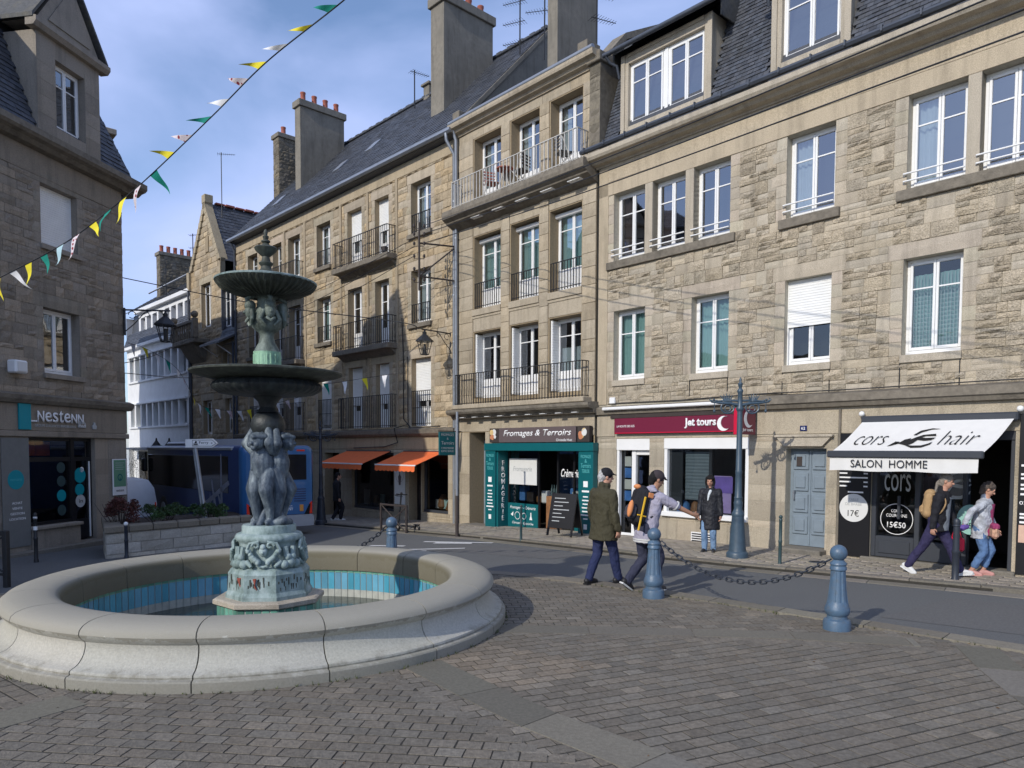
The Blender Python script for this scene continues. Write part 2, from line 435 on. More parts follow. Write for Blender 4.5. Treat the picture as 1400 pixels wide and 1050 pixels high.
def strip(mb, pts, w, z, seg, top=True):
    """flush blocks along a polyline"""
    P = [Vector((x, y)) for x, y in pts]; D = [0]
    for i in range(len(P) - 1): D.append(D[-1] + (P[i + 1] - P[i]).length)
    def at(d):
        for i in range(len(P) - 1):
            if d <= D[i + 1] + 1e-6: return P[i].lerp(P[i + 1], (d - D[i]) / (D[i + 1] - D[i])), (P[i + 1] - P[i]).normalized()
        return P[-1], (P[-1] - P[-2]).normalized()
    d = 0
    while d < D[-1] - .05:
        e = min(d + seg * rng.uniform(.85, 1.15), D[-1]); t = rng.uniform(.8, 1.15); mb.col = (t, t * rng.uniform(.97, 1.01), t * rng.uniform(.93, 1.))
        vs = []
        for dd in (d + .006, e - .006):
            p, tt = at(dd); n = Vector((-tt.y, tt.x)) * w / 2
            for q in (p - n, p + n):
                vs.append((q.x, q.y, g(q.x, q.y) + z)); vs.append((q.x, q.y, g(q.x, q.y) - .05))
        mb.add(vs, [(0, 4, 6, 2), (1, 3, 7, 5), (0, 2, 3, 1), (4, 5, 7, 6), (0, 1, 5, 4), (2, 6, 7, 3)])
        d = e
mb = MB()
strip(mb, [(-.2, 8.75), (.85, 8.72), (1.5, 8.7), (2.7, 8.55), (3.6, 8.45), (4.6, 8.2)], .36, .040, 1.1)
strip(mb, [(-.9, 7.3), (-.35, 6.55), (.05, 5.95), (.55, 5.45), (1.4, 4.5), (2.2, 3.4)], .42, .0402, 1.0)
strip(mb, [(-3.75, 6.2), (-4.4, 5.2), (-5.3, 4.2)], .4, .0404, 1.0)
strip(mb, [(5.15, 8.0), (4.85, 7.1), (4.6, 6.2), (4.4, 5.2), (4.3, 4.0)], .42, .0406, 1.0)
tag(mb.build('plaza_band', M['band']), kind='structure')
mb = MB()
strip(mb, [(x + .13, y + .12) for x, y in plaza[:12]], .32, .05, 1.0)
tag(mb.build('plaza_kerb', M['kerb']), kind='structure')
mb = MB()          # weeds along the foot of the basin and in the kerb joints
for k in range(420):
    if k < 300: a = rng.uniform(0, 2 * PI); a = round(a * 9) / 9 + rng.gauss(0, .03); x, y = FX + 3.07 * math.cos(a) + rng.gauss(0, .012), FY + 3.07 * math.sin(a) + rng.gauss(0, .012)
    else: q = rng.randrange(3, 10); t = rng.random(); x = plaza[q][0] + (plaza[q + 1][0] - plaza[q][0]) * t + rng.gauss(0, .03); y = plaza[q][1] + (plaza[q + 1][1] - plaza[q][1]) * t + rng.gauss(0, .03)
    for j in range(5):
        d = rng.uniform(0, 2 * PI); h_ = rng.uniform(.012, .045); w_ = .006; dx, dy = math.cos(d) * h_ * .7, math.sin(d) * h_ * .7; z = g(x, y) + .03; t_ = rng.uniform(.5, 1.4); mb.col = (t_, t_, t_ * .8)
        mb.add([(x - dy * .2, y + dx * .2, z), (x + dy * .2, y - dx * .2, z), (x + dx, y + dy, z + h_)], [(0, 1, 2)])
tag(mb.build('weeds', mat('weed_green', (.07, .085, .03), .8, tint=True)), kind='stuff')

mb = MB()
for k in range(260):        # fallen leaves and crumbs of dirt on the ground
    if k < 150: u = rng.uniform(-17, -8); v = rng.gauss(-.55, .12); x, y = 8.03 + UX * u - UY * v, 13.28 + UY * u + UX * v; z = g(x, y) + .07
    else: x, y = rng.uniform(-5, 6), rng.uniform(4, 9.5); z = g(x, y) + .04
    if math.hypot(x - FX, y - FY) < 3.1: continue
    a = rng.uniform(0, 6.3); s_ = rng.uniform(.008, .03) * (1 if k < 150 else .6); t = rng.uniform(.5, 1.3); mb.col = (t, t, t); c, s = math.cos(a) * s_, math.sin(a) * s_
    mb.add([(x - c, y - s, z), (x + s * .5, y - c * .5, z + s_ * .4), (x + c, y + s, z + .002), (x - s * .5, y + c * .5, z)], [(0, 1, 2, 3)])
tag(mb.build('fallen_leaves', mat('dry_leaf', (.13, .075, .035), .85, tint=True)), kind='stuff')
# far pavement along the shops
kerb = [(16, 3.2), (11.5, 7.9), (7.9, 11.18), (5.5, 12.85), (4.2, 13.75), (2.96, 14.75), (1.2, 16.95), (-.78, 19.4), (-3.2, 22.0), (-6.3, 25.2), (-12, 31.2), (-22, 42), (-33, 54)]
mb = MB()
for i in range(len(kerb) - 1):
    n = 4
    for j in range(n):
        q = []
        for t in (j / n, (j + 1) / n):
            x = kerb[i][0] + (kerb[i + 1][0] - kerb[i][0]) * t; y = kerb[i][1] + (kerb[i + 1][1] - kerb[i][1]) * t
            q.append((x, y))
        (x0, y0), (x1, y1) = q; e = (.747 * 5, .665 * 5)
        Pz = lambda x, y: (x, y, g(x, y) + .045)
        mb.quad(Pz(x0, y0), Pz(x0 + e[0], y0 + e[1]), Pz(x1 + e[0], y1 + e[1]), Pz(x1, y1))
        mb.quad((x0, y0, g(x0, y0) - .05), Pz(x0, y0), Pz(x1, y1), (x1, y1, g(x1, y1) - .05))
tag(mb.build('pavement', M['joint']), kind='structure')
kl = [((x - 8.03) * UX + (y - 13.28) * UY, (x - 8.03) * -UY + (y - 13.28) * UX) for x, y in kerb]      # kerb in facade coordinates
def kerbn(u):
    for i in range(len(kl) - 1):
        if kl[i + 1][0] <= u <= kl[i][0]:
            t = (u - kl[i][0]) / (kl[i + 1][0] - kl[i][0]); return kl[i][1] + t * (kl[i + 1][1] - kl[i][1])
    return 0
mb = MB()
u = 9.
while u > -34:
    L = .30; r = 0
    v = kerbn(u) + .28
    while v < .2:
        t = rng.uniform(.82, 1.14); mb.col = (t, t * rng.uniform(.97, 1.), t * rng.uniform(.92, 1.))
        cu = u - (.15 if r % 2 else 0)
        sett(mb, 8.03 + UX * cu - UY * v, 13.28 + UY * cu + UX * v, L - .01, .15 - .01, R(311.675), .062, .004, .03)
        v += .15; r += 1
    u -= L
tag(mb.build('pavement_slab', M['pave']), kind='structure')
mb = MB()
strip(mb, [(x + .09, y + .08) for x, y in kerb], .22, .075, 1.0)
strip(mb, [(x - .16, y - .14) for x, y in kerb], .3, .010, 1.3)
tag(mb.build('kerb_stone', M['kerb']), kind='structure')
# worn asphalt repairs and the painted symbol on the road
mb = MB()
def patchz(P, z):
    mb.add([(x, y, g(x, y) + z) for x, y in P], [tuple(range(len(P)))])
patchz([(4.9, 9.6), (7.6, 7.6), (10.5, 5.2), (12, 6.2), (9.2, 8.9), (6.6, 10.9)], .004)
patchz([(-2.0, 17.0), (.8, 14.9), (1.7, 15.6), (-1.1, 18.2)], .0045)
tag(mb.build('road_patch', M['asphalt2']), kind='structure')
mb = MB()
def rp(P): mb.add([(x, y, g(x, y) + .008) for x, y in P], [tuple(range(len(P)))])
rp([(-3.55, 18.0), (-2.65, 17.75), (-2.6, 17.95), (-3.5, 18.2)]); rp([(-3.4, 17.15), (-2.0, 16.55), (-1.95, 16.75), (-3.3, 17.4)])
rp([(-2.75, 16.95), (-1.1, 17.05), (-1.1, 17.2), (-2.75, 17.12)]); rp([(-2.0, 18.35), (-1.0, 18.1), (-1.0, 18.5), (-1.9, 18.8)])
rp([(-2.3, 18.75), (-.5, 18.15), (-.45, 18.3), (-2.25, 18.95)])
tag(mb.build('road_marking', M['roadpaint']), kind='structure')

# ------------------------------------------------------------------ building helpers (facade frame: x along the front, y into the house, z up)
def wall_panels(mb, u0, u1, z0, z1, holes, d, y=0.):
    us = sorted({u0, u1, *[min(max(h[0], u0), u1) for h in holes], *[min(max(h[1], u0), u1) for h in holes]})
    zs = sorted({z0, z1, *[min(max(h[2], z0), z1) for h in holes], *[min(max(h[3], z0), z1) for h in holes]})
    for i in range(len(us) - 1):
        for j in range(len(zs) - 1):
            cx, cz = (us[i] + us[i + 1]) / 2, (zs[j] + zs[j + 1]) / 2
            if any(h[0] < cx < h[1] and h[2] < cz < h[3] for h in holes): continue
            mb.quad((us[i], y, zs[j]), (us[i + 1], y, zs[j]), (us[i + 1], y, zs[j + 1]), (us[i], y, zs[j + 1]))
    for h in holes:
        a, b, c, e = h[:4]; dd = h[4] if len(h) > 4 else d
        mb.quad((a, y, c), (a, y + dd, c), (a, y + dd, e), (a, y, e)); mb.quad((b, y, c), (b, y, e), (b, y + dd, e), (b, y + dd, c))
        mb.quad((a, y, e), (a, y + dd, e), (b, y + dd, e), (b, y, e)); mb.quad((a, y, c), (b, y, c), (b, y + dd, c), (a, y + dd, c))

def stone(mb, a, b, c, e, prot, rough, y=0., nx=3, nz=2, back=.012, r=rng):
    vs = []; nxx = nx + 1; nzz = nz + 1
    for k in range(nzz):
        for i in range(nxx):
            edge = i in (0, nx) or k in (0, nz)
            yy = y - prot * (.55 if edge else 1) - (r.uniform(-.2, 1) * rough if not edge else r.uniform(0, .3) * rough)
            jx = 0 if i in (0, nx) else r.uniform(-.2, .2) * (b - a) / nx
            jz = 0 if k in (0, nz) else r.uniform(-.2, .2) * (e - c) / nz
            vs.append((a + (b - a) * i / nx + jx, yy, c + (e - c) * k / nz + jz))
    fs = [(k * nxx + i, k * nxx + i + 1, (k + 1) * nxx + i + 1, (k + 1) * nxx + i) for k in range(nz) for i in range(nx)]
    ring = [i for i in range(nxx)] + [k * nxx + nx for k in range(1, nzz)] + [nz * nxx + i for i in range(nx - 1, -1, -1)] + [k * nxx for k in range(nz - 1, 0, -1)]
    o = len(vs); vs += [(vs[q][0], y + back, vs[q][2]) for q in ring]; n = len(ring)
    fs += [(ring[(q + 1) % n], ring[q], o + q, o + (q + 1) % n) for q in range(n)]
    mb.add(vs, fs)

def stone_fill(mb, u0, u1, z0, z1, holes, ch, w, prot, rough, pal, gap=.010, split=.3, y=0., seed=1, smooth_p=.25, smi=None):
    r = random.Random(seed); base = mb.mi
    zs = sorted({z0, z1, *[min(max(h[2], z0), z1) for h in holes], *[min(max(h[3], z0), z1) for h in holes]})
    for j in range(len(zs) - 1):
        za, zb = zs[j], zs[j + 1]
        if zb - za < .02: continue
        n = max(1, round((zb - za) / r.uniform(*ch))); hs = [r.uniform(.8, 1.2) for _ in range(n)]; t = sum(hs); hs = [q * (zb - za) / t for q in hs]
        zc = (za + zb) / 2; ivs = [(u0, u1)]
        for h in holes:
            if h[2] < zc < h[3]:
                nv = []
                for a, b in ivs:
                    if h[1] <= a or h[0] >= b: nv.append((a, b)); continue
                    if h[0] > a: nv.append((a, h[0]))
                    if h[1] < b: nv.append((h[1], b))
                ivs = nv
        z = za
        for hh in hs:
            for a, b in ivs:
                x = a
                while x < b - .01:
                    ww = r.uniform(*w)
                    if b - x - ww < w[0] * .6: ww = b - x
                    xe = min(x + ww, b)
                    def put(a_, b_, c_, e_):
                        c = r.choice(pal); t = r.uniform(.86, 1.12); mb.col = (c[0] * t, c[1] * t, c[2] * t)
                        sm = r.random() < smooth_p
                        if smi is not None: mb.mi = smi if sm else base
                        p = r.uniform(*prot)
                        if b_ - a_ > gap * 1.5 and e_ - c_ > gap * 1.5:
                            stone(mb, a_ + gap / 2, b_ - gap / 2, c_ + gap / 2, e_ - gap / 2, p * (.6 if sm else 1), rough * (.12 if sm else 1), y, 3 if b_ - a_ > .2 else 2, 2, r=r)
                        mb.mi = base
                    if split and hh > .2 and r.random() < split and xe - x > .25:
                        k = r.uniform(.35, .65); put(x, xe, z, z + hh * k)
                        m_ = x + (xe - x) * r.uniform(.35, .65)
                        if r.random() < .6: put(x, m_, z + hh * k, z + hh); put(m_, xe, z + hh * k, z + hh)
                        else: put(x, xe, z + hh * k, z + hh)
                    else: put(x, xe, z, z + hh)
                    x = xe
            z += hh
    mb.mi = base; mb.col = (1, 1, 1)

def dressing(mb, a, b, c, e, jw=.2, lh=.3, le=.28, mi=1, y=0., seed=0, prot=.014, course=.26, left=True, right=True, rough=.004):
    """smooth jamb blocks and a lintel round an opening; returns the zone they take up"""
    r = random.Random(seed); old = mb.mi; mb.mi = mi
    def blk(x0, x1, z0, z1, p):
        t = r.uniform(.88, 1.12); mb.col = (t * r.uniform(.98, 1.04), t, t * r.uniform(.95, 1.02)); stone(mb, x0, x1, z0, z1, p, rough, y, 3, 2, r=r)
    n = max(2, round((e - c) / course)); h = (e - c) / n
    for k in range(n):
        for s_, on in ((0, left), (1, right)):
            if not on: continue
            ext = .11 if (k + s_) % 2 else 0
            if s_ == 0: blk(a - jw - ext, a, c + k * h + .004, c + (k + 1) * h - .004, prot + (.004 if ext else 0))
            else: blk(b, b + jw + ext, c + k * h + .004, c + (k + 1) * h - .004, prot + (.004 if ext else 0))
    if lh: blk(a - le, b + le, e + .003, e + lh, prot + .006)
    mb.mi = old; mb.col = (1, 1, 1)
    return (a - jw, b + jw, c, e), (a - le, b + le, e, e + lh)

def curtain_mesh(a, b, c, e, y, amp=.02, per=.11):
    mb = MB(); n = max(6, int((b - a) / .02)); vs = []
    ph = rng.uniform(0, 6)
    for i in range(n + 1):
        x = a + (b - a) * i / n
        yy = y + amp * math.sin(x / per * 2 * PI + ph) + amp * .5 * math.sin(x / per * 3.3 + ph * 2)
        vs += [(x, yy, c), (x + .004 * math.sin(i), yy, e)]
    mb.add(vs, [(2 * i, 2 * i + 2, 2 * i + 3, 2 * i + 1) for i in range(n)])
    return mb

def window(par, a, b, c, e, d=.2, curt=None, cm=None, shut=0., rails=0, door=False, rail=None, bars=(.3,), frame='white', mull=True, pm='pane', y=0., smat='shutter', box_=False, name=None, label=None):
    fw = .055; yf = y + d
    f = MB()
    f.box(a, a + fw, yf, yf + .06, c, e, .006); f.box(b - fw, b, yf, yf + .06, c, e, .006)
    f.box(a + fw, b - fw, yf, yf + .06, e - fw, e, .006); f.box(a + fw, b - fw, yf - .012, yf + .06, c, c + fw + .03, .006)
    m = (a + b) / 2
    leaves = [(a + fw, m), (m, b - fw)] if mull else [(a + fw, b - fw)]
    lc = c + fw + .03
    for x0, x1 in leaves:
        s = .05
        f.box(x0 + .003, x0 + s, yf - .02, yf + .035, lc + .003, e - fw - .003, .008); f.box(x1 - s, x1 - .003, yf - .02, yf + .035, lc + .003, e - fw - .003, .008)
        f.box(x0 + s, x1 - s, yf - .018, yf + .033, lc + .003, lc + .065, .006); f.box(x0 + s, x1 - s, yf - .018, yf + .033, e - fw - .06, e - fw - .003, .006)
        for q in bars:
            zz = e - fw - (e - fw - lc) * q; f.box(x0 + s, x1 - s, yf - .005, yf + .02, zz - .013, zz + .013)
        if door: f.box(x0 + s, x1 - s, yf, yf + .02, lc + .06, lc + (e - lc) * .27, .006)
    o = f.build(name or ('french_window' if door else 'window'), M[frame], par)
    if label: o['label'] = label
    p = MB()
    for x0, x1 in leaves: p.quad((x0 + .04, yf + .012, lc), (x1 - .04, yf + .012, lc), (x1 - .04, yf + .012, e - fw), (x0 + .04, yf + .012, e - fw))
    p.build('pane', M[pm], o)
    if curt == 'full': curtain_mesh(a + .06, b - .06, c + .1, e - .06, yf + .13).build('curtain', M[cm or 'curtain'], o, smooth=60)
    elif curt == 'left': curtain_mesh(a + .06, a + (b - a) * .42, c + .1, e - .06, yf + .13).build('curtain', M[cm or 'curtain'], o, smooth=60)
    elif curt == 'both':
        cc = curtain_mesh(a + .06, a + (b - a) * .3, c + .1, e - .06, yf + .13); c2 = curtain_mesh(b - (b - a) * .28, b - .06, c + .1, e - .06, yf + .13)
        cc.add(c2.v, c2.f); cc.build('curtain', M[cm or 'curtain'], o, smooth=60)
    elif curt == 'half': curtain_mesh(a + .06, b - .06, c + .1, c + (e - c) * .62, yf + .13).build('curtain', M[cm or 'curtain'], o, smooth=60)
    elif curt == 'net':
        q = MB(); n = 14
        for i in range(n + 1):
            x = a + .1 + (b - a - .2) * i / n; q.box(x - .006, x + .006, yf + .09, yf + .1, c + .12, c + (e - c) * .83)
        for i in range(int((e - c) * .7 / .08)):
            z = c + .14 + i * .08; q.box(a + .1, b - .1, yf + .091, yf + .099, z - .005, z + .005)
        q.build('net_curtain', M['curtain_white'], o)
        curtain_mesh(a + .08, b - .08, c + .1, c + (e - c) * .85, yf + .16).build('curtain', M['curtain'], o, smooth=60)
    if shut > 0:
        zb = e - (e - c) * shut; h = .055; n = int((e - zb) / h); q = MB(); prof = []
        ys = yf - .06
        for i in range(n + 1):
            z = e - i * h; prof += [(ys + .012, z), (ys, z - .010), (ys, z - h + .010)]
        vs = []
        for (yy, z) in prof: vs += [(a + .012, yy, z), (b - .012, yy, z)]
        q.add(vs, [(2 * i, 2 * i + 2, 2 * i + 3, 2 * i + 1) for i in range(len(prof) - 1)])
        q.box(a + .012, b - .012, ys - .004, ys + .016, e - n * h - .05, e - n * h - .004)
        q.box(a, a + .022, ys - .012, yf, c + .02, e); q.box(b - .022, b, ys - .012, yf, c + .02, e)
        q.build('roller_shutter', M[smat], o)
    if box_:
        q = MB(); q.lathe([(.0005, a), (.07, a), (.07, b), (.0005, b)], 12); q.v = [(z, yf - .07 + yv, e - .1 + x) for (x, yv, z) in q.v]
        q.build('shutter_box', M['white'], o, smooth=40)
    if rails:       # little white guard bars
        q = MB()
        for k in range(rails):
            z = c + .15 + k * .14; q.tube([(a - .05, y - .01, z - .03), (a - .04, y - .06, z), (b + .0, y - .06, z)], .017, 8)
        q.build('guard_bar', M['white'], o, smooth=50)
    if rail: railing(o, a + .005, b - .005, c + .02, c + rail, y + .06)
    return o

def railing(par, a, b, z0, z1, y, side=0., m='iron', sp=.11, r=.009, name='railing', mid=False):
    q = MB(); n = max(2, round((b - a) / sp))
    q.box(a - .01, b + .01, y - .018, y + .018, z1 - .022, z1); q.box(a, b, y - .012, y + .012, z0 + .05, z0 + .07)
    for i in range(n + 1):
        x = a + (b - a) * i / n; q.box(x - r, x + r, y - r, y + r, z0, z1 - .022)
    if mid: q.box(a, b, y - .01, y + .01, (z0 + z1) / 2, (z0 + z1) / 2 + .02)
    if side:
        for x in (a, b):
            q.box(x - .016, x + .016, y + .019, y + side, z1 - .022, z1); q.box(x - .011, x + .011, y + .013, y + side, z0 + .05, z0 + .07)
            k = max(1, round(side / sp))
            for i in range(1, k): q.box(x - r, x + r, y + side * i / k - r, y + side * i / k + r, z0, z1 - .022)
    return q.build(name, M[m], par)

def slates(mb, P0, U, V, nu, nv, seed=3, tint=(.7, 1.25), lift=.02, clip=None):
    """rows of overlapping slates on the plane P0 + u U + v V (U, V whole lengths)"""
    r = random.Random(seed); P0, U, V = Vector(P0), Vector(U), Vector(V); N = U.cross(V).normalized(); du, dv = U / nu, V / nv
    for j in range(nv):
        for i in range(-1, nu + 1):
            a = i + (.5 if j % 2 else 0); a0, a1 = max(a, 0), min(a + 1, nu)
            if a1 - a0 < .05: continue
            if clip and not clip((a0 + a1) / 2 / nu, (j + .5) / nv): continue
            t = r.uniform(*tint); b = r.uniform(-.04, .05); mb.col = (t * (1 - b), t, t * (1 + b))
            p = P0 + du * (a0 + .02) + dv * j; q = P0 + du * (a1 - .02) + dv * j; l = N * (lift * r.uniform(.7, 1.5))
            jv = dv * r.uniform(-.05, .05)
            mb.add([p + l + jv, q + l + jv, q + dv * 1.05 + N * .004, p + dv * 1.05 + N * .004, p + jv - N * .01, q + jv - N * .01], [(0, 1, 2, 3), (4, 5, 1, 0)])
    mb.col = (1, 1, 1)

def chimney(par, u0, u1, y0, y1, z0, z1, m, pots, cap=.25, stones=False, name='chimney', crack=False, seed=0):
    q = MB(); q.box(u0, u1, y0, y1, z0, z1, .01)
    if stones:
        T = q.T
        def side(M4, L):
            q.T = M4; stone_fill(q, 0, L, z0, z1, [], (.16, .24), (.18, .42), (.01, .03), .02, [(1, 1, 1), (.85, .84, .8), (1.08, 1.02, .9), (.7, .68, .62)], seed=seed, y=0.)
            q.T = None
        side(Matrix.Translation((u0, y0, 0)), u1 - u0)
        side(Matrix.Translation((u1, y0, 0)) @ rotz(PI / 2), y1 - y0)
        side(Matrix.Translation((u0, y1, 0)) @ rotz(-PI / 2), y1 - y0)
    o = q.build(name, m, par)
    c = MB(); c.box(u0 - .09, u1 + .09, y0 - .09, y1 + .09, z1, z1 + cap, .015); c.build('chimney_cap', M['cement'], o)
    n = pots
    for i in range(n):
        k = MB(); yy = y0 + (y1 - y0) * (i + .5) / n; uu = (u0 + u1) / 2
        if (u1 - u0) > (y1 - y0): uu = u0 + (u1 - u0) * (i + .5) / n; yy = (y0 + y1) / 2
        k.lathec([(.14, z1 + cap), (.12, z1 + cap + .1), (.115, z1 + cap + .38), (.13, z1 + cap + .4), (.13, z1 + cap + .46)], 12, uu, yy)
        k.build('chimney_pot', M['clay'], o, smooth=40)
    return o
def drainpipe(par, pts, r=.05, m='zinc', name='drainpipe'):
    q = MB(); q.tube(pts, r, 10)
    for i in range(len(pts) - 1):
        a, b = Vector(pts[i]), Vector(pts[i + 1])
        if abs(a.z - b.z) > 1.5:
            n = int(abs(a.z - b.z) / 1.4)
            for k in range(1, n): p = a.lerp(b, k / n); q.lathec([(r + .012, p.z - .02), (r + .012, p.z + .02)], 10, p.x, p.y)
    return q.build(name, M[m], par, smooth=50)
# ------------------------------------------------------------------ HOUSE WITH THE TRAVEL AGENCY AND THE BARBER (right)
PALG = [(1, 1, 1), (1.03, 1.0, .95), (.95, .95, .93), (.9, .88, .85), (1.05, 1.03, 1.0), (1.0, .97, .91)]
PALT = [(1, 1, 1), (1.06, 1.0, .9), (.94, .9, .84), (1.03, .94, .8), (.85, .82, .78), (1.1, 1.06, 1.0)]
DA = R(311.675)
D = thing('town_house', 'long grey granite house with slate mansard roof above the barber and the travel agency', 'house', (8.03, 13.28, 0), DA)
DL, DR = -8.62, 6.0
low = [(-8.09, -7.07), (-5.69, -4.69), (-3.34, -2.34), (-.97, .04), (1.42, 2.42), (3.6, 4.6)]
upp = [(-8.12, -7.10), (-6.87, -5.90), (-5.67, -4.70), (-3.36, -2.32), (-.96, .03), (.24, 1.22), (2.9, 3.9)]
ZL0, ZL1, ZU0, ZU1 = 4.02, 5.82, 7.10, 8.83
shopdoor = (-7.96, -6.88, -.12, 2.5, .25); shopwin = (-6.43, -4.12, .66, 2.5, .12)
housedoor = (-3.24, -2.36, .0, 2.25, .32); salon = (-1.45, .93, .02, 2.6, .25); farshop = (1.65, 4.6, .5, 2.4, .25)
holes = [(a, b, ZL0, ZL1, .22) for a, b in low] + [(a, b, ZU0, ZU1, .22) for a, b in upp] + [shopdoor, shopwin, housedoor, salon, farshop]
mb = MB(); mb.mi = 2; wall_panels(mb, DL, DR, -1.2, 9.62, holes, .22)
z_l = []; mb.mi = 0
for i, (a, b) in enumerate(low):
    j, l = dressing(mb, a, b, ZL0, ZL1, seed=i, jw=.22, left=True); z_l += [j, l, (a - .02, b + .02, ZL0 - .17, ZL0)]
    mb.mi = 1; mb.box(a - .02, b + .02, -.05, .1, ZL0 - .15, ZL0 - .002, .008); mb.mi = 0
for i, (a, b) in enumerate(upp):
    j, l = dressing(mb, a, b, ZU0, ZU1, seed=20 + i, lh=0, jw=.23, left=i not in (1, 2, 5), right=i not in (0, 1, 4)); z_l += [(a - .23, b + .23, ZU0, ZU1)]
z_l += [(-7.1, -6.87, ZU0, ZU1), (-5.9, -5.67, ZU0, ZU1)]
mb.mi = 1
for a, b in ((-7.1, -6.87), (-5.9, -5.67), (.03, .24)):         # mullion piers between grouped lights
    mb.box(a, b, -.03, .2, ZU0, ZU1, .006)
for a, b in ((-8.32, -4.55), (-3.5, -2.2), (-1.12, 1.4), (2.75, 4.05)):   # upper sills
    mb.mi = 3; mb.box(a, b, -.085, .12, ZU0 - .2, ZU0 - .002, .01); mb.mi = 1; z_l.append((a, b, ZU0 - .21, ZU0))
mb.col = (1.05, 1.0, .92); mb.box(DL, DR, -.03, .02, ZU1 + .004, ZU1 + .34, .004); mb.box(DL, DR, -.022, .02, ZU1 + .35, 9.6, .004); mb.col = (1, 1, 1)
z_l.append((DL, DR, ZU1, 9.7))
mb.mi = 0
stone_fill(mb, -8.28, DR, 3.4, ZU1, z_l + [(a, b, ZL0, ZL1) for a, b in low] + [(a, b, ZU0, ZU1) for a, b in upp], (.26, .33), (.22, .52), (.014, .04), .042, PALG, seed=3, split=.72, smooth_p=.3, smi=1)
# the smooth end strip next to the neighbour and the ground floor of ashlar
mb.mi = 1; mb.col = (1.02, .97, .88); mb.box(DL, -8.3, -.03, .02, 3.4, 9.6, .006)
gf = [h for h in holes if h[2] < 3] + [(DL, DR, 2.55, 3.1)]
stone_fill(mb, DL, DR, -.9, 2.55, gf, (.4, .46), (.5, .95), (.008, .016), .006, [(.95, .95, .93), (1.05, 1.02, .98), (.88, .87, .84)], seed=5, split=0, smooth_p=0)
mb.col = (.97, .95, .9); mb.box(-4.1, DR, -.02, .02, 2.56, 3.09, .004); mb.box(DL, -8.0, -.03, .02, 2.56, 3.09, .004)
mb.box(-8.0, -4.1, -.01, .02, 2.9, 3.09)
mb.col = (1, 1, 1); mb.build('wall', [M['granite'], M['granite_smooth'], M['mortar'], M['weathered']], D)
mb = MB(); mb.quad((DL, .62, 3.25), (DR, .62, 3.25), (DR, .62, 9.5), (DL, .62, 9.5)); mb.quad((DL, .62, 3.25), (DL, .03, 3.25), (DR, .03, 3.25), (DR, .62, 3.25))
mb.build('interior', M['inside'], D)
mb = MB(); mb.quad((DR, 0, -1.2), (DR, 9, -1.2), (DR, 9, 12.6), (DR, 0, 9.8)); mb.quad((DL, .02, -1), (DL, 9, -1), (DL, 9, 12.6), (DL, .02, 10)); mb.quad((DL, 9, -1), (DR, 9, -1), (DR, 9, 12.6), (DL, 9, 12.6))
mb.build('side_wall', M['cement'], D)
mb = MB(); mb.prismx([(.0, 3.08), (-.12, 3.1), (-.16, 3.18), (-.2, 3.2), (-.2, 3.34), (-.02, 3.4), (.02, 3.4)], -4.45, DR); mb.prismx([(.0, 3.12), (-.1, 3.14), (-.13, 3.3), (-.02, 3.36)], DL, -4.45)
mb.build('string_course', M['weathered'], D)
mb = MB(); mb.prismx([(.02, 9.6), (-.06, 9.6), (-.07, 9.64), (-.22, 9.66), (-.27, 9.72), (-.40, 9.74), (-.44, 9.8), (-.44, 9.9), (-.3, 9.98), (.3, 10.0), (.3, 9.6)], -9.0, DR)
mb.build('cornice', M['granite_smooth'], D)
mb = MB(); mb.prismx([(-.34, 9.98), (-.44, 9.97), (-.47, 10.02), (-.45, 10.07), (-.36, 10.08)], -8.95, DR)
for k in range(22): mb.box(-8.8 + k * .68, -8.77 + k * .68, -.485, -.34, 9.985, 10.095)
mb.build('gutter', M['zinc_dark'], D)
for i, (a, b) in enumerate(low[:6]):
    if i == 2: window(D, a, b, ZL0, ZL1, shut=.52, pm='pane_low')
    elif i == 3: window(D, a, b, ZL0, ZL1, curt='net', pm='pane_low')
    elif i < 2: window(D, a, b, ZL0, ZL1, curt='full', bars=(.32,), pm='pane_low')
    else: window(D, a, b, ZL0, ZL1, curt='both', cm='curtain_white')
for i, (a, b) in enumerate(upp):
    window(D, a, b, ZU0, ZU1, curt=['left', 'left', None, 'left', 'left', None, 'both'][i], cm='curtain_red' if i < 3 else 'curtain_white', rails=2)
# mansard: steep slated slope with two dormers
def mz(y): return 10.02 + (y + .1) * 3.0
mb = MB(); top = .92
dorm = [(-7.95, -5.30), (-3.78, -2.12), (-.1, 1.7)]
def mclip(uu, vv):
    x = -8.5 + uu * (DR + 8.5); z = 10.0 + vv * 2.9
    return not any(a - .05 < x < b + .05 for a, b in dorm) or z > 13.0
slates(mb, (-8.5, -.08, 10.02), (DR + 8.5, 0, 0), (0, .95, 2.9), 104, 30, seed=4, clip=mclip)
mb.col = (.8, .8, .8); mb.quad((-8.5, -.05, 10.0), (DR, -.05, 10.0), (DR, .9, 12.9), (-8.5, .9, 12.9))
slates(mb, (-8.5, .84, 12.95), (DR + 8.5, 0, 0), (0, 4.2, 2.3), 80, 24, seed=5)
mb.col = (.8, .8, .8); mb.quad((-8.5, .86, 12.92), (DR, .86, 12.92), (DR, 5, 15.2), (-8.5, 5, 15.2)); mb.quad((-8.5, 5, 15.2), (DR, 5, 15.2), (DR, 9, 12.6), (-8.5, 9, 12.6))
mb.col = (1, 1, 1); mb.box(-8.5, DR, .78, .92, 12.9, 13.0)
mb.build('roof', M['slate'], D)
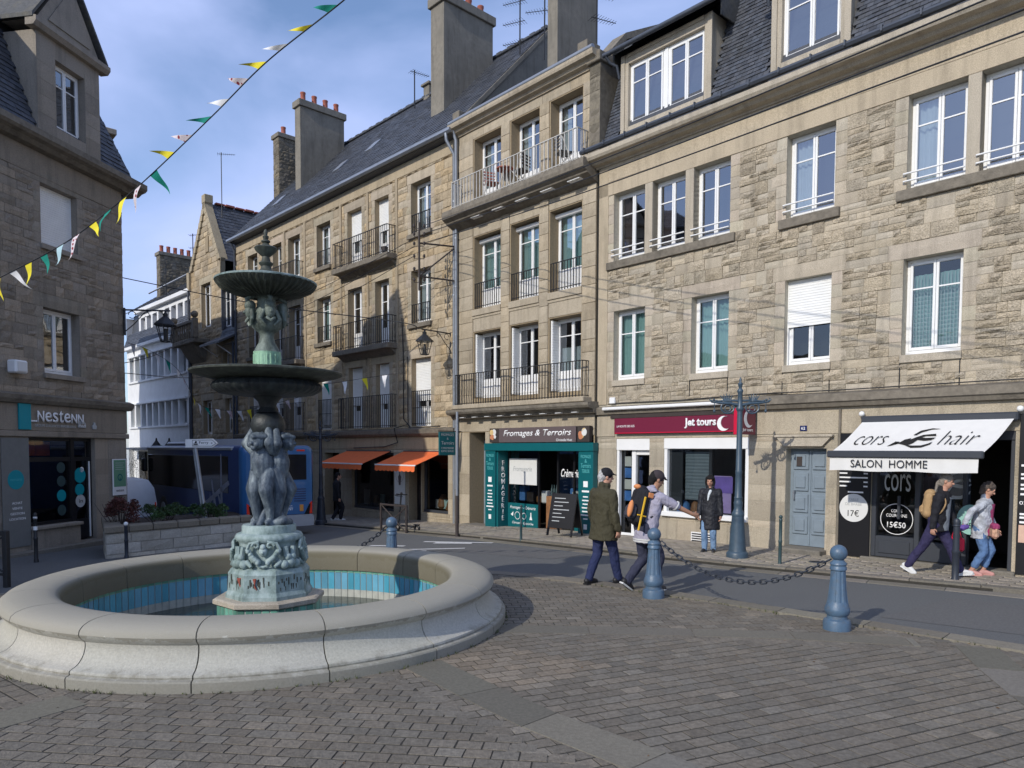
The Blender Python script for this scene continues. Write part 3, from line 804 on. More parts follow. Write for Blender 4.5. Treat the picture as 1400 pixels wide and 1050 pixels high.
for a, b in dorm:
    dm = MB(); zt = 12.28; zb_ = 10.12
    dm.box(a, a + .2, .06, 1.0, zb_, zt, .01); dm.box(b - .2, b, .06, 1.0, zb_, zt, .01); dm.box(a + .2, b - .2, .06, 1.0, zt - .26, zt, .01); dm.box(a + .2, b - .2, .05, .5, zb_, zb_ + .33, .01)
    dm.box(a + .2, b - .2, .03, .058, zt - .10, zt - .02); dm.box(a - .02, a + .1, .03, .058, zb_ + .2, zt - .02); dm.box(b - .1, b + .02, .03, .058, zb_ + .2, zt - .02)
    do = dm.build('dormer', M['granite_smooth'], D)
    x0, x1 = a + .2, b - .2; c, e = zb_ + .33, zt - .26
    mid = [(x0, x1)] if x1 - x0 < 1.5 else [(x0, (x0 + x1) / 2 - .05), ((x0 + x1) / 2 + .05, x1)]
    for (p, q) in mid: window(do, p, q, c, e, d=.0, y=.16, name='dormer_window')
    if len(mid) > 1:
        k = MB(); k.box(mid[0][1], mid[1][0], .14, .24, c, e, .005); k.build('mullion', M['white'], do)
    k = MB(); k.quad((a, .6, zb_), (b, .6, zb_), (b, .6, zt), (a, .6, zt)); k.build('dark_back', M['inside'], do)
    rf = MB()       # roof of the dormer: a slated pitch falling to its own gutter
    slates(rf, (a - .28, -.22, zt + .04), (b - a + .56, 0, 0), (0, 2.5, 1.75), max(6, int((b - a) / .2)), 13, seed=int(a * 10), tint=(.8, 1.5))
    rf.add([(a - .28, -.2, zt + .03), (b + .28, -.2, zt + .03), (b + .28, 2.3, zt + 1.77), (a - .28, 2.3, zt + 1.77)], [(0, 1, 2, 3)])
    for x in (a - .26, b + .24): rf.prismx([(.02, zt - .2), (.02, zt + .12), (1.9, zt + 1.45), (1.2, zt - .2)], x, x + .03)
    rf.build('dormer_roof', M['slate_old'], do)
    gt = MB(); gt.tube([(a - .36, -.26, zt + .04), (b + .34, -.26, zt + .04)], .06, 8); gt.tube([(a - .28, -.26, zt + .0), (a - .24, -.15, zt - .14), (a - .12, -.02, zt - .22), (a - .12, .1, zt - .5)], .04, 8)
    gt.build('dormer_gutter', M['zinc_dark'], do, smooth=50)
# party wall between this roof and the next house
mb = MB(); mb.prismx([(-.12, 9.9), (-.1, 12.35), (.5, 12.9), (.9, 13.25), (5, 15.5), (9, 12.9), (9, 9.9)], -8.92, -8.55); mb.box(-8.98, -8.5, -.2, .35, 12.35, 12.62, .02)
mb.prismx([(.3, 12.6), (.9, 13.25), (5, 15.5), (5, 15.62), (.85, 13.4), (.3, 12.8)], -8.97, -8.5)
stone_fill(mb, -8.92, -8.55, 10.1, 12.3, [], (.2, .3), (.2, .37), (.01, .03), .02, [(.8, .8, .76), (1, 1, .95)], y=-.1, seed=8)
mb.build('party_wall', M['weathered'], D)

def smoothpts_(P): return [Vector(p) for p in P]
# -- travel agency front
def shop_interior(par, a, b, c, e, y0, depth, m='room'):
    q = MB(); q.quad((a, y0, c), (a, y0 + depth, c), (a, y0 + depth, e), (a, y0, e)); q.quad((b, y0, c), (b, y0, e), (b, y0 + depth, e), (b, y0 + depth, c))
    q.quad((a, y0 + depth, c), (b, y0 + depth, c), (b, y0 + depth, e), (a, y0 + depth, e)); q.quad((a, y0, e), (a, y0 + depth, e), (b, y0 + depth, e), (b, y0, e)); q.quad((a, y0, c), (b, y0, c), (b, y0 + depth, c), (a, y0 + depth, c))
    return q.build('shop_interior', M[m], par)
shop_interior(D, -8.2, -4.0, -.1, 2.55, .26, 2.4)
a, b, c, e = shopwin[:4]
f = MB(); f.box(a, a + .09, .0, .12, c, e, .01); f.box(b - .09, b, .0, .12, c, e, .01); f.box(a, b, -.02, .13, e - .26, e - .002, .01); f.box(a - .02, b + .02, -.10, .14, c - .07, c + .05, .01)
wo = f.build('shop_window', M['white'], D)
f = MB(); f.quad((a + .09, .1, c + .05), (b - .09, .1, c + .05), (b - .09, .1, e - .26), (a + .09, .1, e - .26)); f.build('pane', M['shop_glass'], wo)
f = MB(); f.box(a + .42, a + .46, .13, .16, c + .05, e - .26); f.box(a + 1.2, a + 1.28, .13, .18, c + .05, e - .26); f.box(a + .1, a + .42, .13, .16, c + .05, e - .26); f.build('inner_frame', M['anthracite'], wo)
q = MB(); prof = [(.2 - .01 * (i % 2), c + .35 + i * .04) for i in range(30)]; vs = []
for yy, z in prof: vs += [(a + .5, yy, z), (a + 1.18, yy, z)]
q.add(vs, [(2 * i, 2 * i + 2, 2 * i + 3, 2 * i + 1) for i in range(29)]); q.build('inner_shutter', M['door_blue'], wo)
q = MB(); q.box(a + 1.3, b - .55, .2, .22, c + .08, c + .95); q.build('display_poster', M['lilac'], wo)
q = MB(); q.box(a + 1.32, a + 1.8, .19, .2, c + .55, c + .93); q.box(a + 1.4, b - .75, .19, .2, c + .1, c + .25); q.build('poster_print', M['purple'], wo)
for x, m_, w_ in ((a + .35, 'blue_poster', .2), (a + .72, 'wood', .12), (a + .98, 'paper', .12), (a + 1.12, 'blue_poster', .1)):
    q = MB(); q.lathec([(w_, c + .06), (w_ * 1.05, c + .12), (w_ * .8, c + .25), (w_ * .3, c + .32)], 12, x, .32); q.build('display_item', M[m_], wo, smooth=40)
a, b, c, e = shopdoor[:4]
f = MB(); f.box(a, a + .08, .02, .14, c, e, .01); f.box(a, b, .0, .14, e - .3, e - .002, .01); f.box(a + .45, a + .58, .08, .2, c + .02, e - .3, .01); f.box(b - .07, b, .1, .2, c + .02, e - .3, .01); f.box(a + .58, b - .07, .1, .2, e - .42, e - .3, .01); f.box(a + .08, a + .45, .12, .2, c, c + .16, .01)
fo = f.build('shop_door', M['white'], D)
f = MB(); f.quad((a + .08, .16, c + .1), (b - .07, .16, c + .1), (b - .07, .16, e - .3), (a + .08, .16, e - .3)); f.build('pane', M['shop_glass'], fo)
for k in range(4):
    q = MB(); q.box(a + .14, a + .36, .185, .195, c + 1.0 + k * .3, c + 1.26 + k * .3); q.build('travel_poster', M['blue_poster' if k % 2 == 0 else 'paper'], fo)
q = MB(); q.box(-5.6, -4.9, -.025, 0, .02, .26, .004); q.build('vent_grille', M['white'], D)
q = MB()
for k in range(4): q.box(-5.57, -4.93, -.032, -.02, .04 + k * .055, .068 + k * .055)
q.build('vent_slot', M['black'], D)
q = MB(); q.tube(smoothpts_([(-8.2, -.03, 3.43), (-6, -.04, 3.41), (-4, -.03, 3.45), (-2, -.17, 3.42), (.5, -.17, 3.43), (4, -.17, 3.41)]), .012, 6); q.build('wall_cable', M['iron'], D)
q = MB(); q.box(-8.15, -7.97, -.09, -.02, 3.42, 3.58, .01); q.build('junction_box', M['white'], D)
for a, b, z in ((-5.7, -4.68, 3.6), (-3.35, -2.33, 3.6), (-.98, .04, 3.55)):
    for x in (a, b): q = MB(); q.box(x - .008, x + .008, -.036, 0, 3.4, ZL0 - .16); q.build('lead_line', M['iron'], D)
# -- grey-blue house door
a, b = housedoor[:2]
f = MB(); f.box(a, b, .22, .28, .17, 2.25); f.box((a + b) / 2 - .02, (a + b) / 2 + .02, .20, .23, .2, 2.22, .006)
for i in range(2):
    for k in range(4):
        x0 = a + .07 + i * .42; z0 = .42 + k * .46
        f.box(x0, x0 + .34, .19, .22, z0, z0 + .4, .02); f.box(x0 + .06, x0 + .28, .165, .19, z0 + .07, z0 + .33, .015)
do = f.build('front_door', M['door_blue'], D)
q = MB(); q.box(a + .1, a + .13, .13, .19, 1.15, 1.35, .008); q.build('handle', M['zinc'], do)
q = MB(); q.box(a + .16, a + .28, .155, .163, 1.88, 2.08); q.build('door_glass', M['brown'], do)
q = MB(); q.box(a - .05, b + .05, -.32, .25, -.2, .16, .02); q.build('doorstep', M['kerb'], D)
q = MB(); q.prism([(-3.25, 2.3), (-2.42, 2.3), (-2.24, 2.49), (-3.43, 2.49)], -.09, .0); q.box(-3.47, -2.2, -.12, 0, 2.49, 2.54, .008); q.build('door_hood', M['granite_smooth'], D)
# -- barber's front
shop_interior(D, -1.6, 1.6, .02, 2.62, .26, 3.2)
f = MB(); f.box(-1.45, -1.36, .02, .2, .14, 2.4, .01); f.box(-.66, -.57, .02, .2, .14, 2.4, .01); f.box(-1.36, -.66, .02, .2, .14, .55, .01); f.box(-1.3, -.72, .0, .02, .22, .47, .01); f.box(-1.36, -.66, .04, .2, 2.3, 2.4)
f.box(.14, .22, .02, .2, .14, 2.4, .01); f.box(-.57, .14, .02, .2, .14, .5, .01); f.box(.86, .93, .02, .2, .0, 2.4, .01); f.box(-1.45, .93, .0, .22, 2.4, 2.6, .01)
bo = f.build('shop_window', M['anthracite'], D)
f = MB(); f.quad((-1.36, .1, .55), (.14, .1, .55), (.14, .1, 2.4), (-1.36, .1, 2.4)); f.build('pane', M['shop_glass'], bo)
f = MB(); f.box(-.95, -.9, -.04, .02, .9, 1.35, .01); f.build('handle', M['anthracite'], bo)
text('cors', M['letter_dim'], bo, -1.24, .09, 1.43, .48, .33)
def ring(mb, x, z, y, r, w=.012, n=36):
    vs = []
    for i in range(n):
        t = 2 * PI * i / n; vs += [(x + r * math.cos(t), y, z + r * math.sin(t)), (x + (r - w) * math.cos(t), y, z + (r - w) * math.sin(t))]
    mb.add(vs, [(2 * i, 2 * ((i + 1) % n), 2 * ((i + 1) % n) + 1, 2 * i + 1) for i in range(n)])
q = MB(); ring(q, -1.0, .89, .088, .3); q.build('price_ring', M['letter'], bo)
text('COUPE', M['letter'], bo, -1.0, .088, 1.02, .2, .06, align='CENTER'); text('COURONNE', M['letter'], bo, -1.0, .088, .93, .38, .06, align='CENTER'); text('15€50', M['letter'], bo, -1.0, .088, .72, .34, .12, align='CENTER', bold=.015)
q = MB(); q.lathec([(.27, -.004), (.27, .004)], 32); q.v = [(x * .8 + .28, .0 + z, y + .98) for x, y, z in q.v]; q.build('mint_disc', mat('mint', (.3, .55, .5), .5), bo)
text('50', M['ink'], bo, .26, -.006, .82, .12, .1)
def swoosh(mb, pts, y, sx, sz, ox, oz):
    mb.prism([(ox + px * sx, oz + pz * sz) for px, pz in pts], y - .003, y)
LOGO = [[(.0, .1), (.12, .3), (.3, .38), (.28, .28), (.42, .42), (.6, .55), (.95, .6), (.98, .5), (.7, .5), (.55, .42), (.72, .38), (1.0, .4), (.9, .28), (.7, .25), (.5, .3), (.42, .12), (.3, .0), (.2, .02)],
        [(.2, .02), (.45, -.14), (.75, -.12), (.95, .05), (.98, .18), (.88, .08), (.7, -.02), (.45, -.02), (.3, .0)],
        [(.3, .55), (.45, .78), (.75, .9), (1.0, .86), (.75, .84), (.5, .7), (.38, .55)], [(-.3, -.05), (-.15, .1), (.0, .1), (.02, .18), (-.12, .2), (-.05, .08), (-.2, -.02)]]
q = MB()
for P in LOGO: swoosh(q, P, .09, .62, .52, -.36, 1.4)
q.build('window_graphic', M['letter_dim'], bo)
q = MB(); q.box(-1.6, 1.0, -.12, .3, -.3, .13, .02); q.build('doorstep', M['kerb'], D)
q = MB(); q.box(-8.3, -6.5, -.25, .1, -.5, -.05, .02); q.build('doorstep', M['kerb'], D)
drainpipe(D, [(-2.08, -.05, .0), (-2.08, -.05, 3.05)], .025, 'weathered')
# far right shop, mostly outside the picture
shop_interior(D, 1.6, 4.7, .4, 2.45, .26, 1.5)
f = MB(); f.box(1.65, 1.75, .0, .15, .5, 2.4); f.box(4.5, 4.6, 0, .15, .5, 2.4); f.box(1.65, 4.6, 0, .15, .5, .6); f.box(1.65, 4.6, 0, .15, 2.3, 2.4); fo = f.build('shop_window', M['anthracite'], D)
f = MB(); f.quad((1.75, .1, .6), (4.5, .1, .6), (4.5, .1, 2.3), (1.75, .1, 2.3)); f.build('pane', M['shop_glass'], fo)

def world(P, x, y, z, rz=0):  # facade frame -> world
    v = Matrix.Translation(P.location) @ rotz(P.rotation_euler.z) @ Vector((x, y, z)); return v
def atf(P, name, label, cat, x, y, z, group=None, rz=0.): return thing(name, label, cat, world(P, x, y, z), P.rotation_euler.z + rz, group)

# signs of these two shops: things of their own
s = atf(D, 'shop_sign', 'long plum fascia sign of the travel agency with white lettering and a crescent', 'sign', -6.17, -.02, 2.62)
q = MB(); q.box(-1.78, 1.76, -.1, 0, .0, .40, .015); q.build('sign_board', M['plum'], s)
q = MB(); q.box(-1.74, 1.72, -.108, -.101, .012, .032); q.build('sign_edge', M['red'], s)
text('Jet tours', M['letter'], s, .42, -.102, .1, .86, .25, ext=.02, bold=.03)
def crescent(r, n=20, k=.42):
    o = [(r * math.cos(t), r * math.sin(t)) for t in [R(70) + (R(245)) * i / n for i in range(n + 1)]]
    i_ = [(r * k + r * .86 * math.cos(t), r * .12 + r * .86 * math.sin(t)) for t in [R(82) + R(214) * i / n for i in range(n + 1)]]
    return o + i_[::-1]
q = MB(); q.prism([(1.48 + x, .2 + z) for x, z in crescent(.17)], -.12, -.101); q.build('emblem', M['letter'], s)
text('LA ROUTE DES ILES', M['letter'], s, -1.68, -.102, .17, .58, .055)
q = MB(); q.box(-1.95, 1.76, -.05, .0, .41, .62); q.build('dark_strip', M['brown'], s)  # dark brown strip between the sign and the awning cassette
s = atf(D, 'projecting_sign', 'square plum crescent sign sticking out from the wall behind the near lamp post', 'sign', -3.98, -.06, 2.55)
q = MB(); q.box(-.07, .07, -.68, -.04, 0, .56, .01); q.build('sign_board', M['plum'], s)
q = MB(); q.box(-.075, .075, -.70, -.681, -.005, .565, .006); q.build('sign_edge', M['red'], s)
q = MB(); q.tube([(0, -.1, .3), (0, .06, .3)], .03, 8); q.build('bracket', M['iron'], s)
for sg in (1, -1):
    q = MB(); q.prism([(x, z) for x, z in crescent(.19)], -.003, 0); q.v = [(sg * (.074 + (-y)), -.34 + sg * x, .34 + z) for x, y, z in q.v]; q.build('emblem', M['letter'], s)
    text('Jet tours', M['letter'], s, sg * .0755, -.58 if sg > 0 else -.1, .05, .42, .09, rz=90 * sg)
s = atf(D, 'awning', 'rolled up white awning in a slim cassette above the travel agency sign', 'awning', -6.4, -.02, 3.24)
q = MB(); q.box(-1.9, 1.9, -.2, -.08, 0, .08, .02); q.build('cassette', M['white'], s)
q = MB(); q.box(-1.7, -1.62, -.08, .02, .0, .07); q.box(1.62, 1.7, -.08, .02, 0, .07); q.build('bracket', M['iron'], s)
s = atf(D, 'number_plate', 'small dark blue enamel house number plate over the grey-blue door', 'plate', -2.85, -.03, 2.62)
q = MB(); q.box(-.075, .075, -.012, 0, 0, .11, .004); q.build('plate', mat('enamel_blue', (.01, .02, .1), .25), s); text('62', M['letter'], s, 0, -.013, .025, .09, .06, align='CENTER', bold=.02)
s = atf(D, 'price_board', 'black price board with a white disc left of the barber door', 'sign', -1.78, -.035, .1)
q = MB(); q.box(-.33, .33, -.02, .02, 0, 2.45, .004); q.build('board', M['black'], s)
q = MB(); q.lathec([(.28, -.003), (.28, .003)], 40); q.v = [(x + .02, -.024 + z, y + .97) for x, y, z in q.v]; q.build('disc', M['paper'], s)
text('TAILLE', M['letter_dim'], s, .02, -.0285, 1.11, .19, .055, align='CENTER'); text('DE BARBE', M['letter_dim'], s, .02, -.0285, 1.02, .32, .055, align='CENTER'); text('17€', M['ink'], s, .02, -.0285, .8, .22, .13, align='CENTER')
q = MB()
for k in range(7):
    z = 1.9 - k * .085; q.box(-.29, -.29 + [.2, .3, .16, .17, .5, .24, .17][k], -.0235, -.0205, z, z + .028); q.box(.2, .28, -.0235, -.0205, z, z + .028)
q.box(-.1, .2, -.0235, -.0205, 1.27, 1.3); q.build('price_line', M['letter'], s)
s = atf(D, 'opening_hours_board', 'tall black notice board with white writing right of the barber entrance', 'sign', 1.3, -.035, .1)
q = MB(); q.box(-.3, .3, -.02, .02, 0, 2.75, .004); q.build('board', M['black'], s)
for k, (w, z) in enumerate([(.28, 1.85), (.2, 1.7), (.3, 1.63), (.22, 1.52), (.3, 1.45), (.3, 1.36), (.24, 1.02), (.34, .96), (.3, .88)]): q = MB(); q.box(-.26, -.26 + w, -.0235, -.0205, z, z + .035); q.build('notice_line', M['letter'], s)
text('02 23', M['letter'], s, -.27, -.0205, 1.2, .26, .06)
q = MB(); q.box(-.27, .0, -.0235, -.0205, .55, .85, .02); q.build('picture', mat('peach', (.6, .4, .3), .6), s)
s = atf(D, 'awning', 'open white awning with black lettering over the barber shop', 'awning', -.3, -.02, 2.66)
x0, x1, yo, sk = -1.27, 1.25, -1.12, -.2
q = MB(); q.box(x0 - .03, x1 + .05, -.2, -.02, .06, .22, .03); q.build('cassette', M['anthracite'], s)
q = MB(); n = 10; vs = []
zt, zf = .1, -.5
for i in range(n + 1):
    t = i / n; vs += [(x0 + sk * t, -.2 + (yo + .2) * t, zt + (zf - zt) * t - .04 * math.sin(PI * t)), (x1 + sk * t, -.2 + (yo + .2) * t, zt + (zf - zt) * t - .04 * math.sin(PI * t))]
q.add(vs, [(2 * i, 2 * i + 1, 2 * i + 3, 2 * i + 2) for i in range(n)]); q.build('canopy', M['canvas_white'], s, smooth=60)
x0 += sk; x1 += sk
q = MB(); q.box(x0 - .03, x1 + .03, yo - .06, yo + .04, zf - .08, zf + .05, .02); q.build('front_bar', M['anthracite'], s)
q = MB(); vs = []
for i in range(41):
    x = x0 + .02 + (x1 - x0 - .06) * i / 40; w = .012 * math.sin(i * .9); vs += [(x, yo - .02, zf - .08), (x, yo - .03 + w, zf - .32 + .008 * math.sin(i * .35))]
q.add(vs, [(2 * i, 2 * i + 2, 2 * i + 3, 2 * i + 1) for i in range(40)]); q.build('valance', M['canvas_white'], s, smooth=60)
text('SALON  HOMME', M['ink'], s, x0 + .42, yo - .05, zf - .255, 1.3, .14)
for x in (x0 + .25, x1 - .25):
    q = MB(); q.tube([(x - sk, -.15, .05), (x + (.5 if x < 0 else -.5), -.6, -.28), (x, yo, zf - .02)], .022, 8); q.build('arm', M['anthracite'], s, smooth=50)
for x in (x0 - sk - .05, x1 - sk + .06): q = MB(); q.sphere((x, -.1, .27), .055); q.build('end_knob', M['white'], s, smooth=60)
ang = math.degrees(math.atan2(zf - zt, yo + .2)); slope = math.degrees(math.atan2(zt - zf, -yo - .2))
def on_canopy(o, x, t):     # lay a flat drawing on the sloping cloth
    y = -.2 + (yo + .2) * t; z = zt + (zf - zt) * t - .04 * math.sin(PI * t)
    o.location = (x, y - .006, z + .012); o.rotation_euler = (R(slope), 0, 0)
for body, x, w in (('cors', -1.16, .56), ('hair', .28, .6)):
    o = text(body, M['ink'], s, 0, 0, 0, w, .30 if body == 'cors' else .44, rx=0, shear=.35, bold=-.02); on_canopy(o, x, .7)
q = MB()
for P in LOGO: swoosh(q, P, 0, .56, .62, 0, 0)
q.v = [(x, z, -y) for x, y, z in q.v]; o = q.build('emblem', M['ink'], s); on_canopy(o, -.36, .72)
M['aqua'] = mat('aqua_lettering', (.1, .42, .42), .5, var=.03)
# ------------------------------------------------------------------ HOUSE WITH THE CHEESE SHOP (smooth stone, three bays of balconies)
C = thing('town_house', 'narrow beige stone house with white top balcony above the teal cheese shop', 'house', (8.03, 13.28, 0), DA)
CL, CR = -14.75, -8.72
bays = [(-13.93, -12.64), (-12.17, -10.95), (-10.49, -9.26)]
rows = [(3.84, 5.94), (6.68, 8.95), (9.86, 12.0)]
ch = [(a, b, c, e, .36) for (c, e) in rows for a, b in bays]
gdoor = (-14.15, -13.35, -.4, 2.76, .75); front = (-13.02, -8.76, -.5, 2.6, .5)
mb = MB(); mb.mi = 1; wall_panels(mb, CL, CR, -1.4, 12.3, ch + [gdoor, front], .36)
mb.mi = 0
pal = [(1, 1, 1), (1.03, 1, .95), (.96, .95, .93)]
for (a, b) in ((CL, -13.97), (-12.6, -12.21), (-10.91, -10.53), (-9.22, CR)):
    stone_fill(mb, a, b, 3.5, 12.05, [], (.40, .44), (2, 3), (.05, .055), .003, pal, seed=int(a * 7), split=0, smooth_p=0, gap=.014)
for i, (a, b) in enumerate(bays):       # recessed panels between the storeys
    for z0, z1 in ((5.97, 6.45), (8.98, 9.3)): mb.box(a - .03, b + .03, -.018, .02, z0, z1, .006)
    mb.box(a - .05, b + .05, -.07, .1, 6.46, 6.66, .01); mb.box(a - .05, b + .05, -.04, .05, 6.38, 6.45, .005)
stone_fill(mb, CL, CR, 12.03, 12.32, [], (.3, .31), (.9, 1.4), (.02, .024), .002, pal, seed=5, split=0, smooth_p=0)
mb.box(CL, CR, -.02, .02, 2.78, 3.34, .006); stone_fill(mb, CL, -14.15, -.8, 2.76, [], (.7, .75), (1, 2), (.02, .03), .003, pal, seed=6, split=0, smooth_p=0)
mb.box(-13.34, -13.03, -.02, .02, -.8, 2.76, .004); mb.box(-13.03, CR, -.02, .02, 2.61, 2.76, .004)
mb.col = (1, 1, 1); mb.build('wall', [M['tan_smooth'], M['tan_mortar']], C)
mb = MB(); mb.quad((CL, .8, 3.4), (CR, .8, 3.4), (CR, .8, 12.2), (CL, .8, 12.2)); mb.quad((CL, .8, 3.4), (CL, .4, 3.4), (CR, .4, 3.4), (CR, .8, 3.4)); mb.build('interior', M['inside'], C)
mb = MB(); mb.quad((CL, .02, -1.4), (CL, 9, -1.4), (CL, 9, 12.3), (CL, .02, 12.3)); mb.quad((CR, .02, -1), (CR, 9, -1), (CR, 9, 12.3), (CR, .02, 12.3)); mb.quad((CL, 9, -1.4), (CR, 9, -1.4), (CR, 9, 12.3), (CL, 9, 12.3)); mb.build('side_wall', M['cement'], C)
mb = MB(); mb.prismx([(.02, 12.3), (-.06, 12.3), (-.08, 12.36), (-.2, 12.4), (-.24, 12.46), (-.35, 12.5), (-.37, 12.56), (-.37, 12.64), (.3, 12.7), (.3, 12.3)], CL - .12, CR + .12); mb.build('cornice', M['tan_smooth'], C)
mb = MB(); mb.tube([(CL - .1, -.32, 12.68), (CR + .1, -.32, 12.68)], .07, 8); mb.build('gutter', M['zinc'], C, smooth=50)
# windows
for r, (c, e) in enumerate(rows):
    for i, (a, b) in enumerate(bays):
        o = window(C, a, b, c, e, d=.34, door=True, curt=['half', 'full', 'both'][r] if r else ('half' if i == 2 else None), cm='curtain' if r == 1 else 'curtain_white', box_=(r == 1), bars=(.22,))
        if r == 1: railing(o, a + .01, b - .01, c + .02, c + .82, .03)
        if r == 0:
            q = MB(); q.box(a + .01, a + .06, .05, .33, c + .05, e - .05, .005)
            for k in range(26): q.box(a + .06, a + .075, .07, .31, c + .1 + k * .075, c + .14 + k * .075)
            q.build('folded_shutter', M['shutter'], o)
railing(C, CL + .22, CR - .2, 3.62, 4.62, -.3, side=.3, sp=.12)
mb = MB(); mb.box(CL + .1, CR - .1, -.38, .03, 3.5, 3.64, .02); mb.build('balcony_slab', M['tan_smooth'], C)
mb = MB(); mb.prismx([(.0, 3.18), (-.2, 3.2), (-.25, 3.3), (-.42, 3.34), (-.46, 3.4), (-.46, 3.47), (-.3, 3.499), (.0, 3.499)], CL - .1, CR + .15); mb.build('shop_cornice', M['weathered'], C)
for k in range(9): mb = MB(); mb.box(CL + .5 + k * .62, CL + .72 + k * .62, -.34, -.26, 3.22, 3.235); mb.build('cornice_lit_piece', M['white'], C)  # white boxes stand in for small lit pieces under the cornice
mb = MB(); mb.prismx([(.0, 9.3), (-.12, 9.34), (-.25, 9.42), (-.4, 9.48), (-.42, 9.52), (-.56, 9.6), (-.58, 9.7), (-.56, 9.84), (0, 9.84)], CL - .15, CR + .02); mb.build('balcony_slab', M['weathered'], C)
for k in range(5): mb = MB(); mb.box(CL + 1.1 + k * 1.05, CL + 1.55 + k * 1.05, -.40, -.2, 9.41, 9.425); mb.build('slab_strip', M['white'], C)  # row of plain white boxes under the balcony slab
railing(C, CL + .25, CR - .3, 9.86, 10.72, -.46, side=.44, m='iron_white', sp=.155, r=.012)
# low roof hidden behind the cornice
mb = MB(); mb.prismx([(-.2, 12.66), (.2, 12.9), (9, 13.3), (9, 12.2), (.2, 12.4)], CL + .05, CR - .2); mb.build('roof', M['zinc_dark'], C)
mb = MB(); mb.box(CL + .05, CL + .4, -.3, .15, 12.66, 13.0, .02); mb.box(CR - .45, CR - .1, -.34, .2, 12.66, 12.95, .02); mb.box(CL + .4, CR - .45, .1, .4, 12.7, 12.82, .02); mb.build('parapet', M['weathered'], C)
chimney(C, -11.62, -11.2, .95, 2.7, 12.6, 16.9, M['cement'], 4, seed=3)
drainpipe(C, [(CL + .02, -.33, 12.66), (CL + .02, -.12, 12.2), (CL + .02, -.11, -.3)], .06)
q = MB(); q.lathec([(.062, -.3), (.062, .9)], 10, CL + .02, -.11); q.build('pipe_shoe', M['weathered'], C, smooth=50)
# house door in its recess, beside the shop
a, b = gdoor[:2]
q = MB(); q.box(a, b, .6, .66, -.3, 2.5); q.box(a + .1, b - .1, .57, .6, .0, 1.1, .02); q.box(a + .1, b - .1, .57, .6, 1.25, 2.3, .02); o = q.build('front_door', M['door_blue'], C)
q = MB(); q.box(b - .03, b - .02, .2, .35, 1.1, 1.5, .004); q.build('intercom', M['zinc'], C)
q = MB(); q.box(CL + .5, -8.7, -.33, .3, -1.0, -.2, .02); q.build('doorstep', M['kerb'], C)
# teal shop front
fo_mb = MB(); y0 = -.22
fo_mb.box(-13.1, -12.62, y0, -.03, -.3, 2.17, .008); fo_mb.box(-9.1, -8.58, y0, -.03, -.3, 2.17, .008); fo_mb.box(-13.12, -8.56, y0 - .03, -.03, 2.172, 2.4, .008)
fo_mb.box(-12.62, -12.55, -.16, .5, -.3, 2.17, .005); fo_mb.box(-9.17, -9.1, -.16, .5, -.3, 2.17, .005); fo_mb.box(-12.55, -11.16, .25, .32, -.25, .56, .006); fo_mb.box(-9.7, -9.17, .25, .32, -.25, .56, .006)
fr = fo_mb.build('shop_front', M['teal'], C)
shop_interior(C, -13.0, -8.8, -.25, 2.55, .51, 3.0)
for x, z in ((-12.55, .56), (-11.19, -.25), (-10.4, -.25), (-9.75, -.25)): q = MB(); q.box(x, x + .055, .05, .11, z, 2.165); q.build('window_frame', M['black'], fr)
q = MB(); q.quad((-12.5, .08, .56), (-11.19, .08, .56), (-11.19, .08, 2.17), (-12.5, .08, 2.17)); q.quad((-10.35, .082, -.2), (-9.17, .082, -.2), (-9.17, .082, 2.17), (-10.35, .082, 2.17)); q.build('pane', M['shop_glass'], fr)
q = MB(); q.box(-12.45, -11.22, .02, .045, 1.14, 1.94, .004); bl = q.build('window_blind', M['paper'], fr); text('Fromagerie', M['letter_dim'], bl, -11.85, .017, 1.5, .85, .2, shear=.3, align='CENTER', ext=.002)
text('Crèmerie', M['letter'], fr, -10.25, .07, 1.42, .72, .24, shear=.3, bold=.02)
q = MB(); q.box(-11.1, -10.42, .3, .9, -.2, .82, .01); q.build('counter', M['wood'], fr)
for x, z, w, h_, mt in ((-12.35, .6, .25, .5, 'blue_poster'), (-12.0, .58, .3, .35, 'brown'), (-11.6, .58, .2, .2, 'wood'), (-11.35, .58, .25, .38, 'paper'), (-10.2, .8, .14, .28, 'blue_poster'), (-9.95, .8, .5, .2, 'paper'), (-10.0, 1.1, .42, .45, 'anthracite')):
    q = MB(); q.box(x - w / 2, x + w / 2, .45, .7, z, z + h_, .03); q.build('display_item', M[mt], fr)
for x in (-11.05, -10.95, -10.85):
    q = MB(); q.lathec([(.035, .82), (.035, 1.02), (.013, 1.08), (.013, 1.16)], 10, x, .5); q.build('bottle', M['green_iron'], fr, smooth=50)
for o in list(fr.children): o.location.y += .2      # the glazing stands well back between the pillars
